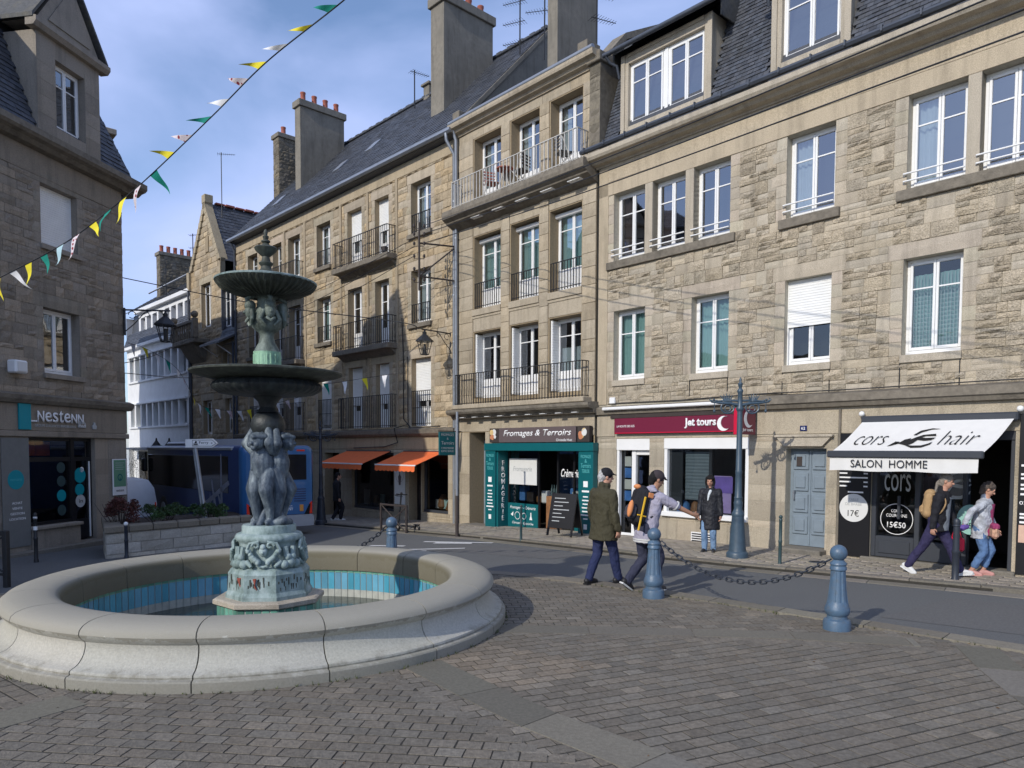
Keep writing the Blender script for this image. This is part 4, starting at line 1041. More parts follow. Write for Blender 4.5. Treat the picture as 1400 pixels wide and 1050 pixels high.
# writing on the teal pillars
def stack_lines(par, x, y, z0, items, m='letter', rz=0.):
    for (w, z, h_) in items:
        q = MB(); q.box(x - w / 2, x + w / 2, y - .004, y - .001, z0 + z, z0 + z + h_); q.build('small_print', M[m], par)
for cx in (-12.86, -8.84):
    for body, z, h_, w in (('FROMAGES', 1.98, .09, .36), ('&', 1.86, .09, None), ('Terroirs', 1.72, .12, .36), ('TERROIR', 1.58, .1, .28)):
        text(body, M['aqua'], fr, cx, y0 - .001, z, w, h_, align='CENTER')
    stack_lines(fr, cx, y0, 0, [(.16, 1.2, .16), (.26, 1.06, .05), (.18, .92, .035), (.24, .82, .035), (.2, .72, .035), (.26, .62, .035), (.24, .52, .035), (.34, .42, .04), (.16, .32, .035), (.12, .05, .14)])
for k, chh in enumerate('FROMAGERIE'):
    text(chh, M['letter'], fr, -12.6, -.12, 1.62 - k * .185, None, .14, align='CENTER', rz=90, bold=.02) if False else text(chh, M['letter'], fr, -12.545, .05, 1.72 - k * .19, None, .15, align='CENTER', rz=90, bold=.02)
text('Fromagerie - Crèmerie', M['letter'], fr, -11.86, .248, .36, 1.15, .12, shear=.3, align='CENTER'); text('Charcuterie - Epicerie fine', M['letter'], fr, -11.86, .248, -.1, .95, .1, shear=.3, align='CENTER')
q = MB(); ring(q, -12.1, .18, .246, .12, .015); ring(q, -11.8, .18, .246, .1, .015); q.prism([(-11.55, .08), (-11.43, .08), (-11.47, .2), (-11.47, .3), (-11.51, .3), (-11.51, .2)], .243, .247); q.prism([(-12.4, .2), (-12.3, .15), (-12.28, .3)], .243, .247); q.build('drawing', M['letter'], fr)
s = atf(C, 'shop_sign', 'taupe sign board with white script above the teal cheese shop front', 'sign', -10.85, -.05, 2.42)
q = MB(); q.box(-1.63, 1.6, -.14, 0, 0, .44, .006); q.build('sign_board', M['taupe'], s)
text('Fromages & Terroirs', M['letter'], s, -1.42, -.142, .13, 2.85, .24, shear=.28, bold=.015); text('Christelle Huet', M['letter'], s, .85, -.142, .03, .62, .07)
for cx in (-1.87, 1.87):
    q = MB(); q.box(cx - .22, cx + .22, -.13, 0, 0, .44, .006); p = q.build('picture_panel', M['brown'], s)
    for k in range(7):
        r_ = rng.uniform(.04, .1); xx, zz = cx + rng.uniform(-.13, .13), rng.uniform(.1, .34)
        q = MB(); q.lathec([(r_, -.003), (r_, .003)], 14); q.v = [(xx + x, -.134 + z - .001 * k, zz + y) for x, y, z in q.v]; q.build('pictured_food', [M['paper'], mat('cheese', (.62, .45, .2), .6), mat('ham', (.5, .2, .1), .6)][k % 3], p)
s = atf(C, 'projecting_sign', 'small teal hanging sign beside the drainpipe left of the cheese shop', 'sign', -14.55, -.1, 2.02)
q = MB(); q.box(-.03, .03, -.85, -.2, 0, .75, .01); q.build('sign_board', M['teal'], s)
q = MB(); q.box(-.02, .02, -.87, .05, .76, .79); q.build('bracket', M['iron'], s)
for sg in (1, -1):
    for body, z, h_ in (('FROMAGES', .62, .08), ('&', .5, .07), ('Terroirs', .34, .11), ('CREMERIE', .2, .06), ('EPICERIE', .1, .06)):
        text(body, M['letter_dim'], s, sg * .0315, -.52, z, .5 if len(body) > 2 else None, h_, align='CENTER', rz=90 * sg)

# ------------------------------------------------------------------ HOUSE WITH THE ORANGE AWNINGS
BA = R(313.41)
B = thing('town_house', 'long tan stone house with dark slate roof and orange awnings at street level', 'house', (-1.80, 24.32, 0), BA)
BL, BR = -17.52, .02
bcols = [(-16.11, -15.04, 0), (-13.42, -12.54, 1), (-11.90, -10.80, 1), (-9.34, -8.20, 0), (-6.88, -5.83, 1), (-4.92, -3.99, 1), (-2.60, -1.45, 0)]
brow = [(3.02, 5.41, 3.02), (6.62, 8.49, 6.08), (9.74, 11.52, 9.28)]
bh = []; z_b = []
mb = MB()
for r, (zw, e, zd) in enumerate(brow):
    for i, (a, b, p) in enumerate(bcols):
        c = zd if (p or r == 0) else zw
        bh.append((a, b, c, e, .3))
gh = [(-8.83, -7.65, -.7, 2.05, .4), (-6.67, -3.74, -.12, 2.08, .25), (-2.78, -2.06, -.5, 2.08, .4), (-2.02, -.52, .0, 2.08, .25), (-12.5, -10, -.2, 2.05, .3), (-16, -13.5, -.2, 2.05, .3)]
mb.mi = 2; wall_panels(mb, BL, BR, -1.8, 12.35, bh + gh, .3); mb.mi = 0
for i, h in enumerate(bh):
    j, l = dressing(mb, h[0], h[1], h[2], h[3], jw=.2, lh=.32, le=.24, seed=i + 50, mi=1, rough=.012, prot=.02); z_b += [j, l]
pil = []
for a, b in ((-14.0, -13.86), (-12.3, -12.16), (-10.4, -10.26), (-7.42, -7.28), (-5.43, -5.31), (-3.52, -3.38)):     # thin flat strips framing the balcony bays
    mb.mi = 1; mb.col = (.9, .86, .8); mb.box(a, b, -.06, .02, 2.95, 11.9, .006); pil.append((a, b, 2.9, 12))
mb.mi = 0; mb.col = (1, 1, 1)
stone_fill(mb, BL, BR, 2.92, 11.9, z_b + bh + pil, (.235, .27), (.3, .75), (.022, .05), .045, PALT, seed=21, split=0, smooth_p=.12, smi=1, gap=.014)
mb.mi = 1; mb.col = (1.02, .98, .9); mb.box(BL, BR, -.05, .02, 11.9, 11.98, .01); mb.box(BL, BR, -.03, .02, 11.982, 12.34, .006)
mb.col = (.9, .86, .8); stone_fill(mb, BL, BR, -1.4, 2.2, gh, (.5, .6), (.6, 1.1), (.01, .016), .004, [(1, 1, 1), (.93, .92, .9)], seed=9, split=0, smooth_p=0)
mb.col = (.95, .9, .82); mb.box(BL, BR, -.03, .02, 2.21, 2.66, .006); mb.box(-6.9, -3.6, -.045, -.02, 2.28, 2.62, .004)
mb.col = (1, 1, 1); mb.build('wall', [M['tan'], M['tan_smooth'], M['tan_mortar']], B)
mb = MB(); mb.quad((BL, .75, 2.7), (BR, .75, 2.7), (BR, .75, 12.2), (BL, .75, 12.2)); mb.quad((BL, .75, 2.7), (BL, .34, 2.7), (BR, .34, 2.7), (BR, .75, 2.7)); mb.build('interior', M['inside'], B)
mb = MB(); mb.quad((BL, .02, -2), (BL, 9, -2), (BL, 9, 12.4), (BL, .02, 12.4)); mb.quad((BR, .02, -2), (BR, 9, -2), (BR, 9, 12.4), (BR, .02, 12.4)); mb.quad((BL, 9, -2), (BR, 9, -2), (BR, 9, 12.4), (BL, 9, 12.4)); mb.add([(BL, -.2, 12.4), (BL, 4.2, 17.3), (BL, 9, 12.4)], [(0, 1, 2)]); mb.add([(BR, -.2, 12.4), (BR, 4.2, 17.3), (BR, 9, 12.4)], [(0, 1, 2)]); mb.prismx([(-.38, 12.5), (4.25, 17.46), (4.25, 17.3), (-.3, 12.38)], BR - .02, BR + .06); mb.build('side_wall', M['cement'], B)
mb = MB(); mb.prismx([(.02, 2.66), (-.14, 2.68), (-.22, 2.76), (-.24, 2.9), (-.05, 2.95), (.02, 2.95)], BL, BR); mb.build('string_course', M['weathered'], B)
mb = MB(); mb.prismx([(.02, 12.34), (-.22, 12.4), (-.3, 12.4), (-.3, 12.46), (.2, 12.5)], BL, BR); mb.build('eaves_board', M['zinc_dark'], B)
mb = MB(); mb.prismx([(-.28, 12.42), (-.38, 12.4), (-.44, 12.46), (-.43, 12.55), (-.3, 12.56)], BL - .15, BR + .05); mb.build('gutter', M['zinc'], B)
mb = MB(); slates(mb, (BL, -.35, 12.52), (BR - BL, 0, 0), (0, 4.6, 4.95), 80, 30, seed=14, tint=(.75, 1.2))
mb.col = (.8, .8, .8); mb.quad((BL, -.35, 12.5), (BR, -.35, 12.5), (BR, 4.25, 17.43), (BL, 4.25, 17.43)); mb.quad((BL, 4.25, 17.43), (BR, 4.25, 17.43), (BR, 9, 12.4), (BL, 9, 12.4)); mb.col = (1, 1, 1)
mb.build('roof', M['slate'], B)
mb = MB()
for k in range(58): mb.box(BL + k * .302, BL + k * .302 + .29, 4.1, 4.4, 17.42, 17.52 + .03 * (k % 2), .02)
mb.build('ridge_tile', M['slate'], B)
for x, v in ((-10.2, .35), (-8.1, .42), (-15.6, .3)):       # roof lights
    q = MB(); P = Vector((x, -.35 + 4.6 * v, 12.52 + 4.95 * v)); U = Vector((.55, 0, 0)); V = Vector((0, .5, .54)); N = U.cross(V).normalized() * .06
    q.add([P + N, P + U + N, P + U + V + N, P + V + N, P, P + U, P + U + V, P + V], [(0, 1, 2, 3), (0, 1, 5, 4), (1, 2, 6, 5), (2, 3, 7, 6), (3, 0, 4, 7)]); q.build('roof_light', M['zinc'], B)
chimney(B, -3.5, -2.72, 1.55, 3.95, 13.9, 18.5, M['cement'], 4, cap=.32, seed=7)
chimney(B, -14.1, -13.58, 1.5, 3.85, 13.9, 18.35, M['cement'], 4, cap=.3, seed=8)
chimney(B, -18.05, -17.42, 2.3, 4.75, 12.4, 18.3, M['weathered'], 3, cap=.22, stones=True, seed=9)
chimney(B, -7.4, -7.0, 4.1, 5.0, 16.6, 17.9, M['cement'], 1, cap=.1, seed=10)
for r, (zw, e, zd) in enumerate(brow):
    for i, (a, b, p) in enumerate(bcols):
        c = zd if (p or r == 0) else zw
        door = bool(p or r == 0)
        sh = 0
        if r == 0: sh = {4: .62, 5: .62, 6: .62, 3: .9, 1: .55, 2: .55, 0: .55}[i]
        if r == 2 and i in (4, 5): sh = .5
        o = window(B, a, b, c, e, d=.27, door=door, shut=sh, curt='full' if (r, i) in ((1, 3), (1, 6)) else ('left' if r == 2 else None), cm='curtain' if (r, i) in ((1, 3),) else 'curtain_white', bars=(.25,) if not door else (.3,))
        if not p and r: railing(o, a + .01, b - .01, c + .05, c + .7 if i else c + .5, .03, sp=.13)
        if not p and r == 0: railing(o, a + .01, b - .01, c + .04, c + 1.25, .0, sp=.11, mid=True)
    if r:
        for i in (0, 3, 6): q = MB(); q.box(bcols[i][0] - .12, bcols[i][1] + .1, -.13, .1, zw - .16, zw - .003, .01); q.build('window_sill', M['weathered'], B)
for r, (zd, dep) in enumerate(((3.0, .3), (6.06, .5), (9.26, .5))):
    for a, b in ((-13.85, -10.35), (-7.3, -3.4)):
        if r:
            q = MB(); q.box(a, b, -dep, .03, zd - .2, zd, .02); q.prismx([(0, zd - .42), (-.15, zd - .3), (-.3, zd - .205), (0, zd - .205)], a + .1, b - .1); q.build('balcony_slab', M['weathered'], B)
        railing(B, a + .06, b - .06, zd + .01, zd + (1.0 if r else 1.22), -dep + .05, side=dep - .06, sp=.125)
q = MB(); q.lathec([(.1, 9.27), (.13, 9.5)], 10, -3.75, -.35); q.build('flower_pot', M['brown'], B, smooth=40)
drainpipe(B, [(BR - .18, -.38, 12.42), (BR - .17, -.36, 12.2), (BR - .1, -.1, 11.8), (BR - .1, -.09, -.3)], .055)
drainpipe(B, [(BL + .08, -.3, 12.42), (BL + .08, -.1, 12.0), (BL + .08, -.09, -.9)], .06, 'zinc_dark')
q = MB(); q.tube([(-3.05, -.1, 6.9), (-3.0, -.08, 5.6), (-3.0, -.08, 3.3), (-2.6, -.08, 3.0), (-2.4, -.28, 2.96), (-.6, -.28, 2.98)], .018, 6); q.tube([(-2.75, -.08, 5.5), (-2.72, -.08, 3.1), (-3.3, -.28, 2.96), (-3.35, -.1, 2.45), (-4.2, -.08, 2.3), (-6.4, -.08, 2.25)], .018, 6); q.build('wall_cable', M['iron'], B)
# street level
for k, (a, b, c, e) in enumerate(((-6.67, -3.74, -.12, 2.08), (-2.02, -.52, .0, 2.08), (-12.5, -10, -.2, 2.05), (-16, -13.5, -.2, 2.05))):
    f = MB(); f.box(a, a + .07, .12, .22, c, e); f.box(b - .07, b, .12, .22, c, e); f.box(a, b, .1, .24, c, c + .09); f.box(a, b, .12, .22, e - .1, e)
    o = f.build('shop_window', M['anthracite'], B); f = MB(); f.quad((a + .07, .17, c + .09), (b - .07, .17, c + .09), (b - .07, .17, e - .1), (a + .07, .17, e - .1)); f.build('pane', M['shop_glass'], o)
    for q_ in range(5):
        x = a + .35 + (b - a - .7) * q_ / 4; f = MB(); w = rng.uniform(.12, .25); h_ = rng.uniform(.15, .55)
        if q_ % 2: f.lathec([(w * .6, c + .1), (w, c + .2), (w * .8, c + .1 + h_ * .7), (w * .4, c + .1 + h_)], 12, x, .55)
        else: f.box(x - w, x + w, .45, .5, c + .12, c + .12 + h_ * 1.2, .01)
        f.build('display_item', M[['paper', 'wood', 'curtain', 'brown', 'paper'][q_]], o, smooth=40)
q = MB(); q.tube([(-1.0, .5, .1), (-.8, .5, .9)], [.2, .035], 10); q.sphere((-1.0, .5, .25), .22, 12, 8, (1, .4, 1)); q.build('guitar', M['wood'], B, smooth=50)
shop_interior(B, -6.9, -.3, -.6, 2.2, .42, 2.0); shop_interior(B, -16.2, -7.4, -.9, 2.2, .42, 1.5)
q = MB(); q.box(-2.7, -2.12, .3, .36, -.45, 2.05); q.build('shop_door', M['black'], B); q = MB(); q.box(-2.56, -2.25, .28, .3, .2, .9); q.build('notice', M['brown'], B)
s = atf(B, 'poster', 'tall pale poster on the pillar between the two orange awnings', 'poster', -3.3, -.03, .2)
q = MB(); q.box(-.33, .33, -.02, 0, 0, 1.6, .003); q.build('sheet', M['paper'], s); q = MB(); q.prism([(-.05, .7), (.06, .7), (.1, 1.0), (.03, 1.1), (.03, 1.4), (-.02, 1.4), (-.02, 1.1), (-.09, 1.0)], -.024, -.0205); ring(q, 0, 1.05, -.0215, .25, .01); q.box(-.22, .22, -.024, -.0205, .35, .38); q.box(-.2, .2, -.024, -.0205, .28, .3); q.build('print', M['taupe'], s)
for nm, x0, x1 in (('left', -7.0, -3.9), ('right', -3.06, -.66)):
    s = atf(B, 'awning', ('orange shop awning farther from the cheese shop, above the silhouetted passer-by' if nm == 'left' else 'orange shop awning nearest the drainpipe and the teal hanging sign'), 'awning', (x0 + x1) / 2, -.03, 2.1, 'orange awnings over the shop windows')
    w = (x1 - x0) / 2; yo, dz = -1.22, -.42
    q = MB(); q.quad((-w, 0, .03), (w, 0, .03), (w - .02, yo, dz), (-w + .02, yo, dz)); q.quad((-w, 0, .022), (w, 0, .022), (w - .02, yo, dz - .008), (-w + .02, yo, dz - .008)); q.build('canopy', M['orange'], s)
    q = MB(); n = 60; vs = []
    for i in range(n + 1):
        x = -w + .02 + (2 * w - .04) * i / n; vs += [(x, yo - .02, dz - .03), (x, yo - .03, dz - .19 - .035 * abs(math.sin(i * PI / 6)))]
    q.add(vs, [(2 * i, 2 * i + 2, 2 * i + 3, 2 * i + 1) for i in range(n)]); q.build('valance', M['orange'], s)
    q = MB(); q.box(-w, w, yo - .03, yo + .02, dz - .035, dz + .012, .008); q.build('front_bar', M['white'], s); q = MB(); q.box(-w, w, -.02, .02, -.02, .06); q.build('cassette', M['anthracite'], s)
    for x in (-w + .1, w - .1):
        q = MB(); q.tube([(x, 0, -.02), (x + (.3 if x < 0 else -.3), yo / 2, dz / 2 - .1), (x, yo, dz - .01)], .018, 6); q.build('arm', M['iron'], s)
# ------------------------------------------------------------------ CORNER HOUSE WITH THE ESTATE AGENCY (left, in shade)
A = thing('corner_house', 'shaded grey granite corner house with slate mansard and gabled dormer at the left', 'house', (-11.21, 20.29, 0), R(80))
AL, AR = -5.0, .74
alow = [(-2.12, -.93)]; ALZ = (4.06, 5.68, 7.22, 8.70)
ah = [(a, b, ALZ[0], ALZ[1], .24) for a, b in alow] + [(a, b, ALZ[2], ALZ[3], .24) for a, b in alow]
ag = (-2.66, -.48, -.25, 2.46, .3); ag2 = (-4.9, -3.75, .2, 2.46, .3)
mb = MB(); mb.mi = 2; wall_panels(mb, AL, AR, -1.2, 9.4, ah + [ag, ag2], .24); mb.mi = 0; z_a = []
for i, h in enumerate(ah):
    j, l = dressing(mb, *h[:4], jw=.2, lh=.34, le=.3, seed=80 + i, mi=1, rough=.01, prot=.015); z_a += [j, l]
stone_fill(mb, AL, AR, 3.5, 8.82, z_a + ah, (.2, .26), (.28, .7), (.012, .03), .028, [(1, 1, 1), (.93, .92, .9), (1.08, 1.04, .98), (.84, .83, .8)], seed=31, split=.25, smooth_p=.15, smi=1, gap=.008)
T = mb.T; mb.T = Matrix.Translation((AR, 0, 0)) @ rotz(PI / 2); stone_fill(mb, 0, 5, 3.5, 8.82, [], (.22, .3), (.3, .7), (.012, .03), .028, [(1, 1, 1), (.9, .9, .88)], seed=32, split=.2); mb.T = T
mb.mi = 1; mb.col = (.95, .93, .9); mb.box(AL, AR, -.02, .02, 8.86, 9.4, .006); mb.box(AL, AR, -.03, .02, 8.82, 8.858, .004)
mb.box(AL, AR + .03, -.03, .02, 2.62, 3.26, .006); mb.box(AL, AR + .05, -.08, .02, 2.47, 2.61, .015)
for a, b in ((-3.55, -2.68), (.02, AR)):
    stone_fill(mb, a, b, -.6, 2.46, [], (.5, .52), (2, 3), (.02, .028), .003, [(1, 1, 1), (.95, .95, .94)], seed=33, split=0, smooth_p=0)
stone_fill(mb, -3.7, -3.55, -.6, 2.46, [], (.5, .6), (1, 2), (.01, .016), .004, [(1, 1, 1)], seed=3, split=0, smooth_p=0)
stone_fill(mb, -.47, .01, -.6, 2.46, [], (.5, .52), (2, 3), (.0, .004), .003, [(1.05, 1.02, .98)], seed=34, split=0, smooth_p=0)
for a, b in alow: mb.box(a - .06, b + .08, -.1, .1, ALZ[0] - .13, ALZ[0] - .003, .01); mb.box(a - .06, b + .08, -.1, .1, ALZ[2] - .13, ALZ[2] - .003, .01)
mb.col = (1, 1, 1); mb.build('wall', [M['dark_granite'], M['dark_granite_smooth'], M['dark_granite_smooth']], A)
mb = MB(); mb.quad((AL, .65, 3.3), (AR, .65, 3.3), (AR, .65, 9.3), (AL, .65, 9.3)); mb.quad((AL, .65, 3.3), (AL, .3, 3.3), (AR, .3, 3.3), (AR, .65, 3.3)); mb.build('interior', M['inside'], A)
mb = MB(); mb.quad((AR, .0, -1.5), (AR, 8, -1.5), (AR, 8, 9.6), (AR, 0, 9.6)); mb.quad((AL, .0, -1.5), (AL, 8, -1.5), (AL, 8, 9.6), (AL, 0, 9.6)); mb.quad((AL, 8, -1.5), (AR, 8, -1.5), (AR, 8, 9.6), (AL, 8, 9.6)); mb.build('side_wall', M['dark_granite_smooth'], A)
mb = MB(); mb.prismx([(.0, 3.26), (-.12, 3.27), (-.18, 3.36), (-.2, 3.46), (-.05, 3.52), (.02, 3.52)], AL, AR + .12); mb.build('string_course', M['weathered'], A)
mb = MB(); mb.prismx([(.02, 9.4), (-.2, 9.42), (-.3, 9.5), (-.42, 9.54), (-.48, 9.6), (-.48, 9.74), (-.2, 9.82), (.3, 9.82), (.3, 9.4)], AL, AR + .5)
mb.prism([(AR, 9.4), (AR + .2, 9.42), (AR + .3, 9.5), (AR + .44, 9.54), (AR + .5, 9.6), (AR + .5, 9.74), (AR + .2, 9.82), (AR - .2, 9.82), (AR - .2, 9.4)], -.2, 8); mb.build('cornice', M['weathered'], A)
mb = MB()
adorm = [(-2.33, -.26)]
def aclip(uu, vv):
    x = AL + uu * (AR + .3 - AL); z = 9.84 + vv * 2.7
    return not any(a < x < b for a, b in adorm) and x < AR + .2 - .75 * vv
slates(mb, (AL, -.2, 9.84), (AR + .3 - AL, 0, 0), (0, 1.05, 2.7), 28, 20, seed=41, tint=(.6, 1.1), clip=aclip)
mb.col = (.7, .7, .7); mb.add([(AL, -.18, 9.83), (AR + .28, -.18, 9.83), (AR - .45, .87, 12.53), (AL, .87, 12.53)], [(0, 1, 2, 3)])
slates(mb, (AR + .32, -.2, 9.84), (0, 8, 0), (-.75, 0, 2.7), 36, 20, seed=42, tint=(.6, 1.1), clip=lambda u_, v_: u_ * 8 > 1.05 * v_ + .15)
mb.add([(AR + .3, -.18, 9.83), (AR + .3, 8, 9.83), (AR - .45, 8, 12.53), (AR - .45, .87, 12.53)], [(0, 1, 2, 3)])
slates(mb, (AL, .8, 12.55), (AR - .4 - AL, 0, 0), (0, 3.5, 1.9), 26, 14, seed=43, tint=(.6, 1.1), clip=lambda u_, v_: AL + u_ * (AR - .4 - AL) < AR - .5 - 3.1 * v_)
mb.col = (.7, .7, .7); mb.add([(AL, .82, 12.52), (AR - .4, .82, 12.52), (AR - 3.5, 4.3, 14.4), (AL, 4.3, 14.4), (AL, 8, 12.5), (AR - .4, 8, 12.5)], [(0, 1, 2, 3), (1, 5, 2), (3, 2, 5, 4)]); mb.col = (1, 1, 1)
mb.box(AL, AR - .3, .7, .92, 12.5, 12.6, .02); mb.box(AR - .55, AR - .28, .7, 8, 12.502, 12.602, .02)
mb.build('roof', M['slate'], A)
for a, b in adorm:
    dm = MB(); zt = 12.2; zb_ = 9.83; m_ = (a + b) / 2; y = -.2
    stone_fill(dm, a, a + .58, zb_, zt - .3, [], (.38, .42), (.7, 1), (.004, .01), .003, [(1, 1, 1), (.95, .94, .92)], y=y, seed=1, split=0, smooth_p=0); stone_fill(dm, b - .52, b, zb_, zt - .3, [], (.38, .42), (.7, 1), (.004, .01), .003, [(1, 1, 1), (.95, .94, .92)], y=y, seed=2, split=0, smooth_p=0)
    dm.box(a, a + .58, y, y + 1.1, zb_, zt); dm.box(b - .52, b, y, y + 1.1, zb_, zt); dm.box(a + .58, b - .52, y + .002, y + .6, zb_, zb_ + .3); dm.box(a + .58, b - .52, y + .002, y + .9, zt - .42, zt)
    dm.prismx([(y + .1, zt), (y - .12, zt), (y - .2, zt + .1), (y - .2, zt + .2), (y + .1, zt + .26)], a - .2, b + .2)
    dm.prism([(a - .02, zt + .24), (b + .02, zt + .24), (m_, zt + 1.85)], y - .02, y + .9); dm.prism([(a + .35, zt + .4), (b - .35, zt + .4), (m_, zt + 1.45)], y - .05, y - .018)
    do = dm.build('dormer', M['dark_granite_smooth'], A)
    window(do, a + .58, b - .52, zb_ + .3, zt - .42, d=.0, y=y + .2, name='dormer_window')
    k = MB(); k.quad((a, .35, zb_), (b, .35, zb_), (b, .35, zt), (a, .35, zt)); k.build('dark_back', M['inside'], do)
    k = MB()
    for sg in (-1, 1):
        P = [(m_, y - .12, zt + 2.0), (m_ + sg * (b - a) / 2 + sg * .22, y - .12, zt + .18), (m_ + sg * (b - a) / 2 + sg * .22, 3.2, zt + .18), (m_, 3.2, zt + 2.0)]
        k.add(P + [(p[0], p[1], p[2] + .1) for p in P], [(0, 1, 2, 3), (4, 5, 6, 7), (0, 1, 5, 4), (1, 2, 6, 5), (2, 3, 7, 6), (3, 0, 4, 7)])
    k.build('dormer_roof', M['slate_old'], do)
for i, (a, b) in enumerate(alow):
    window(A, a, b, ALZ[0], ALZ[1], d=.24, bars=()); window(A, a, b, ALZ[2], ALZ[3], d=.24, shut=1. if i == 0 else 0)
# estate agency
shop_interior(A, -2.9, -.3, -.28, 2.5, .31, 2.6); shop_interior(A, -4.95, -3.65, .1, 2.5, .31, 1.5)
f = MB(); f.box(-2.66, -2.58, .12, .22, .28, 2.46); f.box(-1.22, -1.1, .1, .22, -.2, 2.46); f.box(-.56, -.48, .12, .22, -.2, 2.46); f.box(-2.58, -1.22, .12, .22, 1.86, 1.97); f.box(-1.1, -.56, .12, .22, 1.86, 1.97); f.box(-2.58, -.56, .12, .22, 2.38, 2.46); f.box(-2.58, -1.22, .12, .22, .28, .36); f.box(-1.1, -.56, .13, .2, -.2, .32); f.box(-1.1, -1.02, .13, .2, .32, 1.86); f.box(-.64, -.56, .13, .2, .32, 1.86)
wo = f.build('shop_window', M['black'], A); f = MB(); f.quad((-2.6, .17, .3), (-1.2, .17, .3), (-1.2, .17, 2.42), (-2.6, .17, 2.42)); f.quad((-1.12, .16, .3), (-.54, .16, .3), (-.54, .16, 2.42), (-1.12, .16, 2.42)); f.build('pane', M['shop_glass'], wo)
f = MB(); f.box(-.585, -.56, .1, .13, -.18, 1.85); f.build('door_edge', M['white'], wo)
f = MB(); f.box(-2.7, -1.1, -.14, .2, .2, .28, .01); f.box(-2.66, -1.12, -.06, .22, -.6, .198, .008); f.box(-1.6, -1.35, -.064, -.05, -.12, .02); f.build('stall_riser', M['dark_granite_smooth'], A)
f = MB(); f.box(-3.6, .1, -.25, .2, -.9, -.27, .02); f.build('doorstep', M['kerb'], A)
def disc(par, x, z, y, r, m, name='window_disc', sx=1.):
    q = MB(); q.lathec([(r, -.002), (r, .002)], 30); q.v = [(x + a_ * sx, y + c_, z + b_) for a_, b_, c_ in q.v]; return q.build(name, M[m], par)
for x, z, r, m in ((-1.5, .98, .15, 'teal_light'), (-1.5, 1.35, .14, 'green_iron'), (-1.5, 1.7, .14, 'green_iron'), (-1.5, .6, .14, 'green_iron'), (-.9, 1.48, .2, 'teal_light'), (-.92, 1.1, .16, 'teal_light'), (-.9, .8, .17, 'letter_dim'), (-.83, 1.63, .07, 'letter')):
    disc(wo, x, z, .12 if x > -1.1 else .155, r, m)
text('in', M['ink'], wo, -.95, .117, .75, .13, .1)
f = MB(); f.box(-2.5, -2.25, .4, .44, .55, 1.3); f.box(-2.5, -2.28, .4, .44, 1.45, 1.85); f.build('screen', mat('lit_screen', (.25, .33, .6), .4, emit=((.35, .45, .85), .9)), wo)
f = MB(); f.box(-2.0, -1.2, 1.2, 1.25, 2.0, 2.36); f.box(-1.15, -.7, 1.2, 1.25, 2.0, 2.36); f.box(-2.0, -1.5, 1.2, 1.25, 1.6, 1.84); f.build('inside_panel', M['orange'], wo)
f = MB(); f.box(-2.3, -1.7, 1.0, 1.6, -.2, .55, .02); f.sphere((-1.9, 1.2, .8), .14); f.box(-2.1, -1.75, 1.5, 1.7, .5, 1.1, .03); f.build('desk', M['brown'], wo)
f = MB(); f.box(-4.9, -4.8, .12, .22, .2, 2.46); f.box(-3.85, -3.75, .12, .22, .2, 2.46); f.box(-4.8, -3.85, .12, .22, .2, .3); f.box(-4.8, -3.85, .12, .22, 2.36, 2.46); o = f.build('shop_window', M['black'], A); f = MB(); f.quad((-4.8, .17, .3), (-3.85, .17, .3), (-3.85, .17, 2.36), (-4.8, .17, 2.36)); f.build('pane', M['shop_glass'], o)
mb = MB(); wh = [(-14.5 + 3 * k, -13.3 + 3 * k, 1.0 if r else 3.6, 2.5 if r else 4.9, .2) for k in range(3) for r in (0, 1)]; wall_panels(mb, -16, AL, -1.2, 6.4, wh, .2); mb.box(-16.1, AL, -.15, 8, 6.4, 6.6, .02); mb.quad((-16, 0, -1.2), (-16, 8, -1.2), (-16, 8, 6.4), (-16, 0, 6.4)); mb.quad((-16, 8, -1.2), (AL, 8, -1.2), (AL, 8, 6.4), (-16, 8, 6.4)); mb.quad((-16, .5, -1), (AL, .5, -1), (AL, .5, 6.3), (-16, .5, 6.3)); wg = mb.build('unseen_shade_wing', M['dark_granite_smooth'], A)  # unseen wing added out of view, its height set to shade planter and ground
for h in wh: window(wg, *h[:4])
drainpipe(A, [(AR + .2, .12, 9.4), (AR + .08, .12, 9.0), (AR + .08, .12, -.4)], .05, 'zinc_dark')
s = atf(A, 'shop_sign', 'estate agency fascia lettering on grey stone with a teal upright block', 'sign', -1.7, -.035, 2.64)
q = MB(); q.box(-1.28, -.94, -.05, 0, .0, .62, .006); q.build('sign_block', M['teal_light'], s)
q = MB(); q.box(-.94, -.72, -.04, -.02, .2, .235); q.build('dash', M['letter'], s)
x = -.76
for chh, hh, w_ in (('N', .27, .2), ('e', .25, .2), ('s', .25, .17), ('t', .3, .13), ('e', .25, .2), ('N', .24, .19), ('N', .24, .19)):
    text(chh, M['letter'], s, x, -.05, .2, w_, hh, ext=.015, bold=.008); x += w_ + .035
text("GROUPE D'AGENCES IMMOBILIERES", M['letter_dim'], s, -.82, -.03, .08, 1.3, .065)
q = MB(); q.prism([(.58, .1), (.84, .1), (.84, .2), (.76, .3), (.71, .31), (.66, .3), (.58, .2)], -.03, -.005); q.build('emblem', M['letter_dim'], s); q = MB(); q.prism([(1.1, .07), (1.22, .07), (1.24, .15), (1.19, .2), (1.19, .25), (1.13, .25), (1.13, .2), (1.08, .15)], -.03, -.005); q.build('emblem', M['letter_dim'], s)
q = MB(); q.prism([(.6, .12), (.68, .2), (.71, .17), (.76, .22), (.82, .12)], -.034, -.0305); q.build('emblem_roof', M['dark_granite_smooth'], s)
text('FNAIM', M['letter'], s, .6, -.036, .12, .22, .05)
s = atf(A, 'pillar_panel', 'grey painted pillar panel with a teal disc and four white words', 'sign', -3.1, -.04, -.3)
